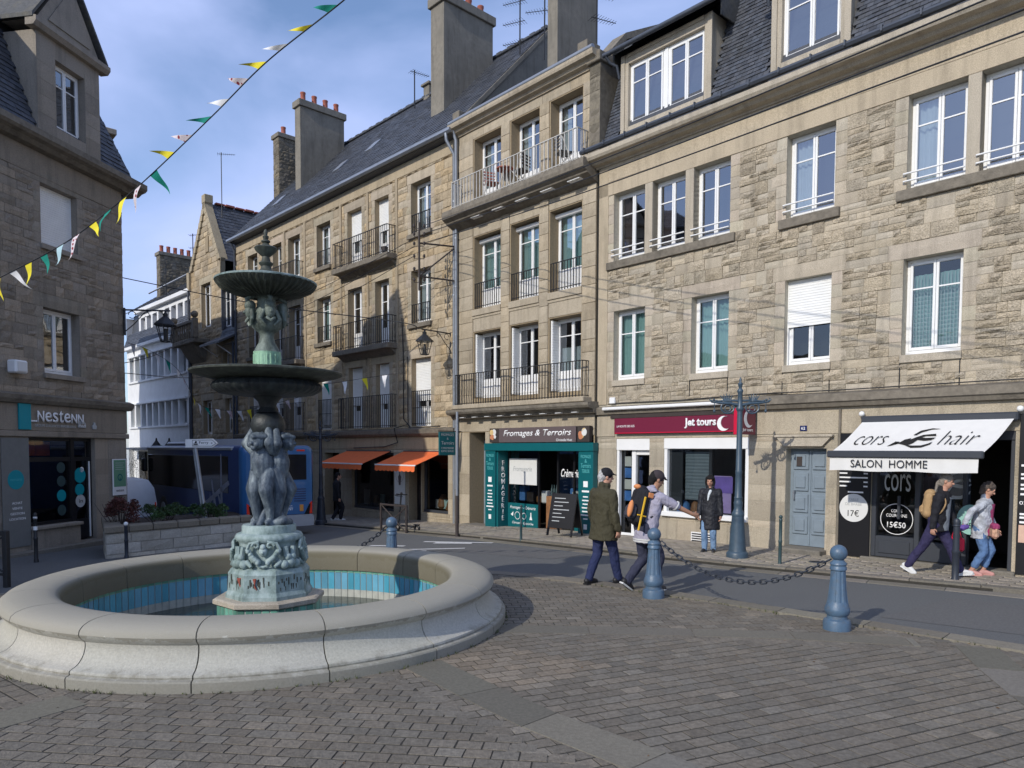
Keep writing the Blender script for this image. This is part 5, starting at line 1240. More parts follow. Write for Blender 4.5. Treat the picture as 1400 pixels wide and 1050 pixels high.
q = MB(); q.box(-.38, .4, -.012, .0, .15, 2.74, .004); q.build('panel', mat('grey_panel', (.16, .165, .16), .6), s)
q = MB(); q.lathec([(.23, -.003), (.23, .003)], 36); q.v = [(x, -.015 + z, y + 1.75) for x, y, z in q.v]; q.build('disc', M['teal_light'], s)
text('nestenn', mat('disc_word', (.05, .4, .45), .5), s, 0, -.0185, 1.72, .32, .06, align='CENTER')
for k, wd in enumerate(('ACHAT', 'VENTE', 'GESTION', 'LOCATION')): text(wd, M['letter'], s, .02, -.0125, 1.17 - k * .125, .055 * len(wd) + .01, .055, align='CENTER')
s = atf(A, 'poster', 'green framed poster on the right pillar of the estate agency', 'poster', .38, -.035, .88)
q = MB(); q.box(-.27, .27, -.03, 0, 0, 1.02, .006); q.build('frame', M['white'], s); q = MB(); q.box(-.24, .24, -.034, -.0305, .24, .99); q.build('sheet', M['green_poster'], s)
q = MB(); ring(q, 0, .5, -.036, .1, .03); q.prism([(-.03, .42), (.03, .42), (0, .52)], -.038, -.035); q.build('emblem', M['teal'], s)
q = MB()
for k in range(4): q.box(-.18, .18 - .05 * (k % 2), -.037, -.0345, .9 - k * .06, .915 - k * .06)
q.build('print', M['letter_dim'], s); text('nestenn', M['ink'], s, 0, -.031, .1, .3, .06, align='CENTER')
s = atf(A, 'floodlight', 'small white box light fixed to the shaded granite wall at the left edge', 'lamp', -3.05, -.03, 3.95)
q = MB(); q.box(-.2, .16, -.25, 0, 0, .3, .03); q.build('housing', M['white'], s); q = MB(); q.box(-.15, .11, -.262, -.251, .04, .26, .01); q.build('lens', M['paper'], s)

# ------------------------------------------------------------------ NARROW GABLED HOUSE beyond the orange-awning house
G = thing('gabled_house', 'narrow stone house with a tall pointed gable and corner balcony down the street', 'house', (-1.80, 24.32, 0), BA)
GL, GR = -23.7, BL - .02
gw = [(-22.12, -20.82, 8.75, 11.1), (-22.1, -20.85, 2.98, 4.82), (-19.1, -18.28, 3.05, 4.8), (-19.3, -18.5, 5.3, 7.2), (-21.35, -20.9, 12.6, 13.6)]
mb = MB(); mb.mi = 2; wall_panels(mb, GL, -19.3, -2, 12.05, [h + (.25,) for h in gw[:3:1] if h[1] < -19.3], .25); wall_panels(mb, -19.3, GR, -2, 7.9, [gw[2] + (.25,), gw[3] + (.25,)], .25)
mb.add([(GL - .1, 0, 12.05), (-19.25, 0, 12.05), (-21.32, 0, 15.4)], [(0, 1, 2)])
mb.mi = 0; zg = []
for i, h in enumerate(gw[:4]): j, l = dressing(mb, *h, jw=.22, lh=.36, le=.3, seed=i + 120, mi=1, rough=.01); zg += [j, l]
stone_fill(mb, GL, -19.3, -.8, 12.0, zg + list(gw[:4]), (.25, .3), (.4, .8), (.02, .04), .03, PALT, seed=61, split=0, smi=1, smooth_p=.1); stone_fill(mb, -19.3, GR, -.8, 7.8, zg + list(gw[:4]), (.25, .3), (.4, .8), (.02, .04), .03, PALT, seed=62, split=0)
for k in range(11):         # stepped courses of the gable
    z0 = 12.03 + k * .3; hw = (15.5 - z0 - .1) / 3.45 * 2.2; c_ = -21.4 + .08 * (k / 11)
    stone_fill(mb, c_ - hw + .34, c_ + hw - .34, z0, z0 + .29, [gw[4]], (.28, .3), (.4, .7), (.02, .04), .03, PALT, seed=70 + k, split=0) if hw > .45 else None
    mb.mi = 1; mb.col = (.95, .93, .85); hw2 = (15.5 - z0 - .3) / 3.45 * 2.2; hw2 = max(hw2, .14)
    mb.prism([(c_ - hw, z0), (c_ - hw + .36, z0), (c_ - hw2 + .33, z0 + .285), (c_ - hw2, z0 + .285)], -.12, .3); mb.prism([(c_ + hw - .36, z0), (c_ + hw, z0), (c_ + hw2, z0 + .285), (c_ + hw2 - .33, z0 + .285)], -.12, .3); mb.mi = 0
mb.mi = 1; mb.box(-21.55, -21.1, -.14, .32, 15.3, 15.75, .03)
for sx in (GL - .12, -19.42): mb.prism([(sx, 11.2), (sx + .3, 11.0), (sx + .32, 12.0), (sx - .05 if sx < -20 else sx + .4, 12.02)], -.16, .1)
mb.mi = 2; mb.col = (.1, .1, .1); mb.box(-21.35, -20.95, -.05, .0, 12.7, 13.5); mb.col = (1, 1, 1)
mb.build('wall', [M['tan'], M['tan_smooth'], M['tan_mortar']], G)
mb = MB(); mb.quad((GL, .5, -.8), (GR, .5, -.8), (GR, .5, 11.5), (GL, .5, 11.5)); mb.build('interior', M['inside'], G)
mb = MB(); mb.quad((GL, .02, -2), (GL, 9, -2), (GL, 9, 12), (GL, .02, 12)); mb.quad((GL, 9, -2), (GR, 9, -2), (GR, 9, 12), (GL, 9, 12)); mb.build('side_wall', M['cement'], G)
mb = MB(); slates(mb, (-19.25, .1, 12.0), (0, 8, 0), (-2.1, 0, 3.35), 34, 18, seed=71); slates(mb, (GL, 8.1, 12.0), (0, -8, 0), (2.35, 0, 3.35), 34, 18, seed=72)
mb.col = (.8, .8, .8); mb.quad((-19.2, .1, 11.95), (-19.2, 8.1, 11.95), (-21.35, 8.1, 15.33), (-21.35, .1, 15.33)); mb.quad((GL, .1, 11.95), (GL, 8.1, 11.95), (-21.35, 8.1, 15.33), (-21.35, .1, 15.33))
slates(mb, (-19.3, -.15, 7.9), (1.78, 0, 0), (0, 1.4, 4.1), 10, 26, seed=73, clip=lambda u_, v_: not (.1 < u_ < .85 and .12 < v_ < .66)); mb.quad((-19.3, -.12, 7.86), (GR, -.12, 7.86), (GR, 1.3, 12), (-19.3, 1.3, 12)); slates(mb, (-19.3, 1.3, 12.05), (1.78, 0, 0), (0, 3, 2), 10, 14, seed=74)
mb.col = (1, 1, 1); mb.build('roof', M['slate'], G)
mb = MB()
for k in range(14): mb.box(-21.45, -21.2, .5 + k * .55, 1.0 + k * .55, 15.36, 15.46 + .02 * (k % 2), .02)
mb.build('ridge_tile', M['clay'], G)
for i, h in enumerate(gw[:4]): window(G, *h, d=.22, curt='full' if i in (1, 3) else None, cm='curtain_white', bars=(.3,) if i else (.2,))
window(G, -19.12, -17.95, 8.4, 10.4, d=0, y=.12, name='dormer_window')
q = MB(); q.box(-19.2, -19.12, -.1, .9, 8.35, 10.5); q.box(-17.95, -17.87, -.1, .9, 8.35, 10.5); q.box(-19.2, -17.87, -.1, .9, 10.401, 10.5); q.build('dormer', M['slate'], G)
q = MB(); q.prismx([(-.9, 7.55), (.05, 8.05), (.05, 7.95), (-.9, 7.45)], -20.1, GR); q.build('door_canopy', M['slate'], G); 
for x in (-19.9, -18.2): q = MB(); q.tube([(x, 0, 7.0), (x, -.85, 7.5)], .03, 6); q.build('canopy_strut', M['white'], G)
# corner balcony with balusters and ball finials
q = MB(); q.box(-24.3, -21.0, -.85, .03, 7.85, 8.1, .03); q.prismx([(0, 6.9), (-.3, 7.2), (-.7, 7.84), (0, 7.84)], -23.6, -21.5); q.box(-24.3, -21.0, -.85, -.65, 8.9, 9.05, .02)
for k in range(9): q.lathec([(.05, 8.1), (.08, 8.3), (.045, 8.55), (.07, 8.8), (.05, 8.9)], 8, -24.0 + k * .34, -.75)
for x in (-24.2, -21.1): q.box(x - .14, x + .14, -.9, -.62, 8.1, 9.12, .02); q.sphere((x, -.76, 9.32), .19, 12, 8)
q.build('balcony', M['weathered'], G, smooth=40)
drainpipe(G, [(GR - .3, -.08, 7.6), (GR - .3, -.08, -.8)], .06, 'zinc_dark')
drainpipe(G, [(GL + .05, -.08, 7.8), (GL + .05, -.08, -.8)], .06, 'zinc_dark')
s = chimney(G, -20.6, -17.6, 5.6, 6.5, 13.6, 16.0, M['brown'], 0, cap=.2, seed=3)

# ------------------------------------------------------------------ WHITE MODERN HOUSE
W = thing('white_house', 'white rendered house with ribbon windows and slate attic at the street corner', 'house', (-1.80, 24.32, 0), BA)
WL, WR = -35.6, -23.85
bands = [(-35.0, -24.6, 3.62, 5.08), (-35.0, -24.6, 6.62, 8.2)]
mb = MB(); wall_panels(mb, WL, WR, 2.2, 8.75, [b_ + (.3,) for b_ in bands], .3); mb.quad((WR, .0, -2), (WR, 8, -2), (WR, 8, 11), (WR, 0, 11)); mb.quad((WL, .0, -2), (WL, 8, -2), (WL, 8, 11), (WL, 0, 11)); wall_panels(mb, WL, WR, -2, 2.2, [(-34.5, -32.6, -2, 2.0, .4), (-31.8, -25, -.6, 1.9, .4)], .4, y=.3); mb.quad((WL, 0, 2.2), (WR, 0, 2.2), (WR, .3, 2.2), (WL, .3, 2.2))
for c in range(26): pass
mb.build('wall', M['white_paint'], W)
mb = MB(); mb.quad((WL, .75, -2), (WR, .75, -2), (WR, .75, 11), (WL, .75, 11)); mb.build('interior', M['room'], W)
for a, b, c, e in bands:
    for z0, z1, y_ in ((c - .12, c, -.1), (e, e + .1, -.14)): mb = MB(); mb.box(a - .15, b + .15, y_, .03, z0, z1, .01); mb.build('band_sill', M['white_paint'], W)
for a, b, c, e in bands:
    n = 9
    for k in range(1, n):
        x = a + (b - a) * k / n; mb = MB(); mb.box(x - .13, x + .13, -.05, .32, c + .004, e - .004, .01); mb.build('window_fin', M['white_paint'], W)
for a, b, c, e in bands:
    f = MB(); f.box(a, b, .22, .28, c, c + .1); f.box(a, b, .22, .28, e - .1, e)
    for k in range(19): x = a + (b - a) * k / 18; f.box(x - .04, x + .04, .22, .28, c, e)
    o = f.build('ribbon_window', M['white'], W); f = MB(); f.quad((a, .25, c), (b, .25, c), (b, .25, e), (a, .25, e)); f.build('pane', M['pane'], o)
    curtain_mesh(a, b, c + .1, e - .1, .5, .03, .3).build('curtain', M['curtain'], o, smooth=60)
mb = MB(); mb.box(WL, WR, -.25, .05, 8.75, 8.95, .02); mb.build('eaves', M['white_paint'], W); mb = MB(); mb.box(-33.6, WR, -.1, .5, 11.0, 11.25, .02); mb.build('eaves', M['white_paint'], W)
mb = MB(); slates(mb, (WL, -.2, 8.95), (WR - WL, 0, 0), (0, .35, .95), 40, 8, seed=81); mb.col = (.8, .8, .8); mb.quad((WL, -.18, 8.93), (WR, -.18, 8.93), (WR, .16, 9.9), (WL, .16, 9.9))
slates(mb, (WL, -.1, 11.27), (WR - WL, 0, 0), (0, 4.2, 3.0), 40, 18, seed=82); mb.quad((WL, -.1, 11.25), (WR, -.1, 11.25), (WR, 4.1, 14.2), (WL, 4.1, 14.2)); mb.quad((WL, 4.1, 14.2), (WR, 4.1, 14.2), (WR, 8, 11), (WL, 8, 11)); mb.quad((WL, .2, 8.9), (-33.4, .2, 8.9), (-33.4, .5, 11.2), (WL, .5, 11.2)); mb.col = (1, 1, 1); mb.build('roof', M['slate'], W)
mb = MB(); wall_panels(mb, -33.4, WR, 9.6, 11.0, [(-33.0, -24.0, 9.68, 10.7, .3)], .3, y=.15)
for k in range(1, 8): x = -33 + k * 1.12; mb.box(x - .14, x + .14, .12, .45, 9.684, 10.69, .01)
mb.build('attic_wall', M['white_paint'], W)
f = MB(); f.box(-33, -24, .38, .42, 9.68, 9.78); f.box(-33, -24, .38, .42, 10.6, 10.7)
for k in range(17): x = -33 + 9 * k / 16; f.box(x - .04, x + .04, .38, .42, 9.68, 10.7)
o = f.build('ribbon_window', M['white'], W); f = MB(); f.quad((-33, .4, 9.68), (-24, .4, 9.68), (-24, .4, 10.7), (-33, .4, 10.7)); f.build('pane', M['pane'], o)
chimney(W, -32.4, -31.75, 1.0, 3.15, 11.6, 14.75, M['weathered'], 5, cap=.22, stones=True, seed=11)
q = MB(); q.prismx([(-.8, 2.2), (.3, 2.3), (.3, 2.2), (-.8, 2.12)], -34.8, -24.5); q.build('shop_canopy', M['zinc_dark'], W)
q = MB(); q.tube([(-31.5, .2, 12.1), (-29.5, 2.4, 13.6), (-27, 3.2, 14.0), (-24.2, 2.3, 15.2)], .05, 6); q.build('flue_pipe', M['zinc'], W)
drainpipe(W, [(WR + .05, -.1, 11), (WR + .05, -.1, -.8)], .06, 'zinc_dark')
# slate-roofed house farther back
K = thing('far_house', 'distant house of which only a tall plain slate roof shows behind the white house', 'house', (-1.80, 24.32, 0), BA)
mb = MB(); mb.quad((-60, 14, -2), (-36, 14, -2), (-36, 14, 11.2), (-60, 14, 11.2)); mb.quad((-36, 14, -2), (-36, 24, -2), (-36, 24, 11.2), (-36, 14, 11.2)); mb.build('wall', M['white_paint'], K)
mb = MB(); slates(mb, (-62, 13, 11), (27, 0, 0), (0, 5.5, 9.2), 60, 30, seed=91, lift=.03); mb.col = (.8, .8, .8); mb.quad((-62, 13, 10.98), (-35, 13, 10.98), (-35, 18.5, 20.18), (-62, 18.5, 20.18)); mb.quad((-62, 18.5, 20.18), (-35, 18.5, 20.18), (-35, 24, 11), (-62, 24, 11)); mb.col = (1, 1, 1); mb.build('roof', M['slate'], K)

# house across the side street, hidden from here behind the corner house (added for its shade and its reflection in what stands opposite)
Nn = thing('unseen_street_house', 'plain unseen stone house added behind the corner house for shade and reflections', 'house', (-14.2, 26.2, 0), R(131.7 + 180))
mb = MB(); nh = [(-21 + 3 * k, -19.8 + 3 * k, .2 + 3.2 * r, 2.0 + 3.2 * r, .2) for k in range(7) for r in range(4)]
mb.T = Matrix.Scale(-1, 4, (0, 1, 0)); wall_panels(mb, -22, 0, -3, 13.2, nh, .2); mb.box(-22.1, .1, -.25, 7, 13.2, 13.4, .02); mb.quad((0, 0, -3), (0, 7, -3), (0, 7, 13.2), (0, 0, 13.2)); mb.quad((-22, 0, -3), (-22, 7, -3), (-22, 7, 13.2), (-22, 0, 13.2)); mb.quad((-22, 7, -3), (0, 7, -3), (0, 7, 13.2), (-22, 7, 13.2)); mb.build('wall', M['dark_granite_smooth'], Nn)
mb = MB(); mb.T = Matrix.Scale(-1, 4, (0, 1, 0)); mb.quad((-22, .3, -3), (0, .3, -3), (0, .3, 10), (-22, .3, 10)); mb.build('interior', M['inside'], Nn)
# ------------------------------------------------------------------ THE FOUNTAIN
M['basin'] = None
def basin_mat():
    m = mat('basin_stone', (.42, .405, .35), .88, var=.2, vs=45, bump=.45, bs=120, tint=True, blotch=.25, bls=1.6, blc=(.22, .205, .16))
    nt = m.node_tree; L = nt.links; b = nt.nodes['Principled BSDF']; src = b.inputs['Base Color'].links[0].from_socket
    tc = nd(nt, 'ShaderNodeTexCoord'); sp = nd(nt, 'ShaderNodeSeparateXYZ'); L.new(tc.outputs['Object'], sp.inputs[0])
    n = nd(nt, 'ShaderNodeTexNoise'); n.inputs['Scale'].default_value = 7; n.inputs['Detail'].default_value = 5; n.inputs['Roughness'].default_value = .7
    L.new(tc.outputs['Object'], n.inputs['Vector'])
    # grime: a crust on the roll with a ragged lower edge and a mossy inner lip; also darker towards the foot
    ad = nd(nt, 'ShaderNodeMath', operation='MULTIPLY_ADD'); L.new(n.outputs['Fac'], ad.inputs[0]); ad.inputs[1].default_value = .26; L.new(sp.outputs['Z'], ad.inputs[2])
    mr = nd(nt, 'ShaderNodeMapRange'); mr.inputs[1].default_value = .585; mr.inputs[2].default_value = .597; mr.inputs[3].default_value = 0; mr.inputs[4].default_value = .85
    L.new(ad.outputs[0], mr.inputs[0])
    mx = nd(nt, 'ShaderNodeMix', data_type='RGBA'); L.new(mr.outputs[0], mx.inputs[0]); L.new(src, mx.inputs[6]); mx.inputs[7].default_value = (.30, .28, .225, 1)
    m2 = nd(nt, 'ShaderNodeMapRange'); m2.inputs[1].default_value = .27; m2.inputs[2].default_value = .33; m2.inputs[3].default_value = .6; m2.inputs[4].default_value = 0
    L.new(ad.outputs[0], m2.inputs[0])
    mx2 = nd(nt, 'ShaderNodeMix', data_type='RGBA'); L.new(m2.outputs[0], mx2.inputs[0]); L.new(mx.outputs[2], mx2.inputs[6]); mx2.inputs[7].default_value = (.17, .155, .115, 1)
    vl = nd(nt, 'ShaderNodeVectorMath', operation='LENGTH'); cb = nd(nt, 'ShaderNodeCombineXYZ'); L.new(sp.outputs['X'], cb.inputs[0]); L.new(sp.outputs['Y'], cb.inputs[1]); L.new(cb.outputs[0], vl.inputs[0])
    m3_ = nd(nt, 'ShaderNodeMapRange'); m3_.inputs[1].default_value = 2.31; m3_.inputs[2].default_value = 2.36; m3_.inputs[3].default_value = .85; m3_.inputs[4].default_value = 0; L.new(vl.outputs['Value'], m3_.inputs[0])
    mx3 = nd(nt, 'ShaderNodeMix', data_type='RGBA'); L.new(m3_.outputs[0], mx3.inputs[0]); L.new(mx2.outputs[2], mx3.inputs[6]); mx3.inputs[7].default_value = (.12, .105, .062, 1)
    L.new(mx3.outputs[2], b.inputs['Base Color']); return m
M['basin'] = basin_mat()
def bronze(name, cols, rough=.6):
    """verdigris bronze: worn dark metal, pale green and blue-grey patches that are part of its patina"""
    m = bpy.data.materials.new(name); m.use_nodes = True; nt = m.node_tree; L = nt.links; b = nt.nodes['Principled BSDF']
    tc = nd(nt, 'ShaderNodeTexCoord'); mp = nd(nt, 'ShaderNodeMapping'); mp.inputs['Scale'].default_value = (1, 1, .45); L.new(tc.outputs['Object'], mp.inputs[0])
    n = nd(nt, 'ShaderNodeTexNoise'); n.inputs['Scale'].default_value = 7; n.inputs['Detail'].default_value = 8; n.inputs['Roughness'].default_value = .7; L.new(mp.outputs[0], n.inputs['Vector'])
    cr = nd(nt, 'ShaderNodeValToRGB'); e = cr.color_ramp.elements
    e[0].position = .32; e[0].color = (*cols[0], 1); e[1].position = .7; e[1].color = (*cols[-1], 1)
    for i, c in enumerate(cols[1:-1]): q = cr.color_ramp.elements.new(.32 + .38 * (i + 1) / (len(cols) - 1)); q.color = (*c, 1)
    L.new(n.outputs['Fac'], cr.inputs[0]); L.new(cr.outputs[0], b.inputs['Base Color'])
    b.inputs['Roughness'].default_value = rough; b.inputs['Metallic'].default_value = .15
    n2 = nd(nt, 'ShaderNodeTexNoise'); n2.inputs['Scale'].default_value = 45; n2.inputs['Detail'].default_value = 5; L.new(tc.outputs['Object'], n2.inputs['Vector'])
    bp = nd(nt, 'ShaderNodeBump'); bp.inputs['Strength'].default_value = .35; bp.inputs['Distance'].default_value = .015; L.new(n2.outputs['Fac'], bp.inputs['Height']); L.new(bp.outputs[0], b.inputs['Normal'])
    return m
M['patina'] = bronze('verdigris_pale', [(.12, .165, .155), (.22, .29, .275), (.31, .385, .375), (.42, .49, .48)], .75)
M['patina_blue'] = bronze('bronze_blue_grey', [(.022, .03, .042), (.055, .075, .10), (.125, .155, .18), (.29, .34, .35)], .6)
M['patina_dark'] = bronze('bronze_dark', [(.012, .014, .016), (.02, .024, .026), (.03, .036, .036), (.055, .068, .062)], .5)
M['patina_olive'] = bronze('bronze_olive', [(.025, .028, .023), (.045, .05, .04), (.068, .076, .06), (.14, .155, .125)], .6)
M['mint'] = bronze('mint_paint', [(.09, .16, .12), (.23, .40, .27), (.30, .50, .34), (.34, .52, .38)], .7)
M['tile_blue'] = mat('blue_tile', (.10, .35, .47), .2, var=.15, vs=3, tint=True, spec=.6)
M['tile_green'] = mat('green_tile', (.13, .33, .26), .3, var=.25, vs=9, tint=True, spec=.6, blotch=.35, bls=5, blc=(.3, .3, .24))
M['grout'] = mat('grout', (.42, .43, .38), .9, var=.2, vs=10)
M['water'] = mat('water', (.02, .035, .03), .06, var=.2, vs=2, spec=.6, bump=.25, bs=9)
M['rust'] = mat('rust_primer', (.25, .06, .04), .8, var=.3, vs=20)
Fo = thing('fountain', 'round stone fountain basin with verdigris cherub statue carrying two stacked bowls', 'fountain', (FX, FY, 0))
prof = [(3.03, -.1), (3.05, .0), (3.05, .125), (3.04, .14), (3.0, .15), (3.005, .165), (3.0, .185), (2.97, .197), (2.94, .205), (2.905, .225), (2.87, .26), (2.845, .30), (2.83, .345), (2.825, .385), (2.83, .41), (2.85, .428), (2.88, .455), (2.898, .49), (2.885, .53), (2.845, .565), (2.77, .592), (2.68, .604), (2.56, .606), (2.45, .598), (2.37, .578), (2.32, .54), (2.30, .49), (2.298, .26), (2.5, .26), (2.5, -.1)]
mb = MB(); N = 16; off = R(-106.8)
for k in range(N):
    t = rng.uniform(.93, 1.06); mb.col = (t, t * rng.uniform(.99, 1.01), t * rng.uniform(.97, 1.02)); a0 = off + 2 * PI * k / N + .0022; a1 = off + 2 * PI * (k + 1) / N - .0022
    mb.lathe(prof, 14, 0, 0, a0, a1)
mb.col = (.25, .24, .2); mb.lathe([(r - .012 if r > 2.4 else r + .012, z - .01) for r, z in prof[:27]], 96); mb.col = (1, 1, 1)
mb.build('basin', M['basin'], Fo, smooth=32)
mb = MB(); n = 132
for k in range(n):
    a = 2 * PI * k / n; w = 2 * PI / n * .44
    for z0, z1, t in ((.222, .258, (1.6, 1.15, .62)), (-.05, .216, None)):
        if t is None: q = rng.uniform(.8, 1.2); t = (q * rng.uniform(.7, 1.6), q, q)
        else: q = rng.uniform(.8, 1.15); t = tuple(q * c for c in t)
        mb.col = t
        rr = 2.325
        mb.add([(rr * math.cos(a - w), rr * math.sin(a - w), z0), (rr * math.cos(a + w), rr * math.sin(a + w), z0), (rr * math.cos(a + w), rr * math.sin(a + w), z1), (rr * math.cos(a - w), rr * math.sin(a - w), z1)], [(0, 1, 2, 3)])
mb.col = (1, 1, 1); mb.build('tile_lining', M['tile_blue'], Fo)
mb = MB(); mb.lathe([(2.335, .27), (2.335, -.3), (.001, -.3)], 96); 
for k in range(n):
    a = 2 * PI * k / n; w = 2 * PI / n * .44; rr = 2.327
    mb.col = (1.6, 1.58, 1.55) if rng.random() < .85 else (.9, .9, .85)
    mb.add([(rr * math.cos(a - w), rr * math.sin(a - w), -.19), (rr * math.cos(a + w), rr * math.sin(a + w), -.19), (rr * math.cos(a + w), rr * math.sin(a + w), -.045), (rr * math.cos(a - w), rr * math.sin(a - w), -.045)], [(0, 1, 2, 3)])
mb.build('basin_floor', M['grout'], Fo)
mb = MB(); mb.lathe([(.0005, -.17), (2.32, -.17)], 64); mb.build('water', M['water'], Fo)
# tiled plate, octagonal plinth, carved pedestal
def oct_prof(mb, prof, rot=PI / 8, n=8): mb.lathec([(r / math.cos(PI / n), z) for r, z in prof], n, mod=None)
T8 = rotz(PI / 8 + R(4))
mb = MB(); mb.T = T8; oct_prof(mb, [(.62, .245), (.64, .26), (.64, .31), (.61, .325)]); mb.build('plinth_slab', M['granite_smooth'], Fo)
mb = MB(); mb.T = T8; oct_prof(mb, [(.59, -.2), (.59, .245)]); mb.build('plinth', M['grout'], Fo)
mb = MB()
for s_ in range(8):
    mb.T = rotz(R(4) + s_ * PI / 4 + PI / 2)
    for k in range(5):
        x = -.2 + k * .1; q = rng.uniform(.6, 1.3); mb.col = (q, q, q * .95); mb.box(x - .043, x + .043, -.598, -.585, .03, .235, .008)
mb.T = None; mb.col = (1, 1, 1); mb.build('plinth_tile', M['tile_green'], Fo)
mb = MB(); mb.T = T8
oct_prof(mb, [(.50, .325), (.50, .37), (.485, .40), (.475, .42), (.465, .60), (.47, .64), (.455, .66), (.44, .69), (.40, .715)]); pl = mb.build('pedestal', M['patina'], Fo)
mb = MB()
for s_ in range(8):         # peeling paint streaks in low relief
    mb.T = rotz(R(4) + s_ * PI / 4 + PI / 2)
    for k in range(14):
        x = rng.uniform(-.16, .16); z = rng.uniform(.45, .6); h_ = rng.uniform(.03, .1); mb.box(x - .008, x + .008, -.474, -.46, z - h_ / 2, z + h_ / 2, .003)
mb.T = None; tag(mb.build('paint_flake', M['patina_olive'], pl), kind='stuff')
mb = MB(); mb.T = rotz(R(4) - PI / 8 + PI * 0); 
for a_, x0, x1 in ((0, -.13, .0), (0, .10, .15)):
    mb.T = rotz(R(-18)); mb.prism([(x0, .6), (x1, .61), (x1 - .03, .5), (x0 + .06, .46), (x0 + .03, .52)], -.478, -.468)
mb.T = None; mb.build('bare_patch', M['rust'], pl)
mb = MB(); mb.lathec([(.40, .71), (.385, .73), (.37, .76), (.37, 1.0), (.385, 1.03), (.415, 1.05), (.42, 1.09), (.40, 1.12), (.36, 1.135)], 32)
for k in range(4):          # masks, volutes and swags
    mb.T = rotz(k * PI / 2 + R(8))
    for sg in (-1, 1):
        pts = [(sg * (.035 + .05 * (1 - t / 9) * math.cos(t * .8)) + sg * .05, -.42, 1.0 + .05 * (1 - t / 9) * math.sin(t * .8)) for t in range(9)]
        mb.tube(pts, .018, 6); mb.tube([(sg * .05, -.41, 1.05), (sg * .16, -.41, 1.03), (sg * .2, -.4, .94)], .022, 6)
        mb.tube([(sg * .17, -.40, .95), (sg * .13, -.43, .86), (sg * .06, -.43, .80), (sg * .04, -.42, .78)], [.02, .035, .045, .02], 8)
        for t in range(5): mb.sphere((sg * (.18 - .03 * t), -.42 - .008 * t, .93 - .035 * t), .03, 8, 6)
        mb.tube([(sg * .25, -.33, .98), (sg * .28, -.33, .8)], .035, 6)
        mb.sphere((sg * .30, -.30, .78), .07, 10, 8); mb.sphere((sg * .24, -.36, .76), .06, 10, 8); mb.sphere((sg * .33, -.28, .85), .05, 8, 6); mb.tube([(sg * .2, -.38, .80), (sg * .14, -.44, .74)], [.04, .02], 8)
    mb.sphere((0, -.41, .93), .055, 12, 8, (1, .8, 1.2)); mb.sphere((0, -.45, .92), .022, 8, 6); mb.sphere((0, -.42, .985), .04, 8, 6)
    mb.tube([(-.08, -.42, .76), (0, -.44, .74), (.08, -.42, .76)], .02, 6)
mb.T = None; mb.build('carved_drum', M['patina'], Fo, smooth=50)
mb = MB(); mb.lathec([(.335, 1.13), (.335, 1.215), (.32, 1.235)], 32); mb.build('round_base', M['patina'], Fo, smooth=40)
# cherubs round a tree stump
def cherub(name, ang, flip, m, headturn=0.):
    b = MB(); s_ = flip
    b.limb([(.0, -.02, .66), (.0, -.03, .80), (.0, -.01, .93)], [.125, .138, .115])         # hips, belly, chest
    b.limb([(s_ * .10, .0, .95), (-s_ * .10, .0, .95)], [.06, .06])
    b.limb([(.0, .01, .98), (.0, -.02, 1.06)], [.05, .05]); b.sphere((headturn * .03, -.12, 1.075), .112, 16, 12, (.95, 1, 1.02))
    b.sphere((headturn * .05, -.235, 1.045), .024, 8, 6); b.sphere((headturn * .05 - .045, -.19, 1.03), .042, 8, 6); b.sphere((headturn * .05 + .045, -.19, 1.03), .042, 8, 6); b.sphere((headturn * .045, -.185, .99), .042, 8, 6); b.limb([(-.10, -.13, 1.13), (0, -.225, 1.125), (.10, -.13, 1.13)], [.035, .03, .035], 8)
    for k in range(16):         # curls
        a = rng.uniform(0, 2 * PI); e = rng.uniform(.35, 1.35); b.sphere((.11 * math.cos(a) * math.cos(e), -.10 + .11 * math.sin(a) * math.cos(e) * .8, 1.08 + .10 * math.sin(e)), .022, 8, 6)
    b.limb([(-.075, -.02, .66), (-.085, -.07, .44), (-.08, -.03, .22), (-.08, -.02, .04)], [.105, .09, .07, .042]); b.limb([(-.08, -.03, .03), (-.085, -.12, .015)], [.04, .028])
    b.limb([(.075, -.02, .66), (.10, -.13, .46), (.10, -.05, .25), (.10, -.03, .08)], [.105, .09, .07, .042]); b.limb([(.10, -.04, .06), (.11, -.13, .045)], [.04, .028])
    b.limb([(-.14, .0, .95), (-.23, -.0, 1.05), (-.15, .04, 1.24)], [.068, .062, .045]); b.limb([(.14, .0, .95), (.22, -.05, 1.04), (.14, .04, 1.24)], [.068, .062, .045])
    for sx in (-1, 1):          # hands, five fingers each, pressed to the globe
        for f_ in range(5): b.limb([(sx * .15 + .012 * (f_ - 2), .02, 1.23), (sx * .12 + .016 * (f_ - 2), .02, 1.28 + (.006 if f_ in (1, 2, 3) else -.012))], [.014, .009], 6)
    b.limb([(.0, -.06, .70), (.09, -.11, .62), (.02, -.11, .58)], [.04, .035, .02]); b.sphere((-.05, -.11, .64), .016)
    b.limb([(-.02, -.02, 1.0), (.1, .06, .8), (.05, .08, .5)], [.03, .05, .03])
    for sx in (-1, 1): b.limb([(sx * .08, .08, .92), (sx * .2, .14, .9), (sx * .23, .14, .72)], [.03, .055, .025])
    return blob(b, name, m, Fo, voxel=.009, it=1, loc=(.11 * math.sin(ang), -.11 * math.cos(ang), 1.225), rz=ang)
cherub('cherub', R(-12), 1, M['patina_blue'], -.6); cherub('cherub', R(85), -1, M['patina_blue'], .4); cherub('cherub', R(225), 1, M['patina_blue'])
mb = MB(); mb.tube([(0, 0, 1.2), (.02, 0, 1.7), (0, 0, 2.3)], [.14, .10, .12], 12)
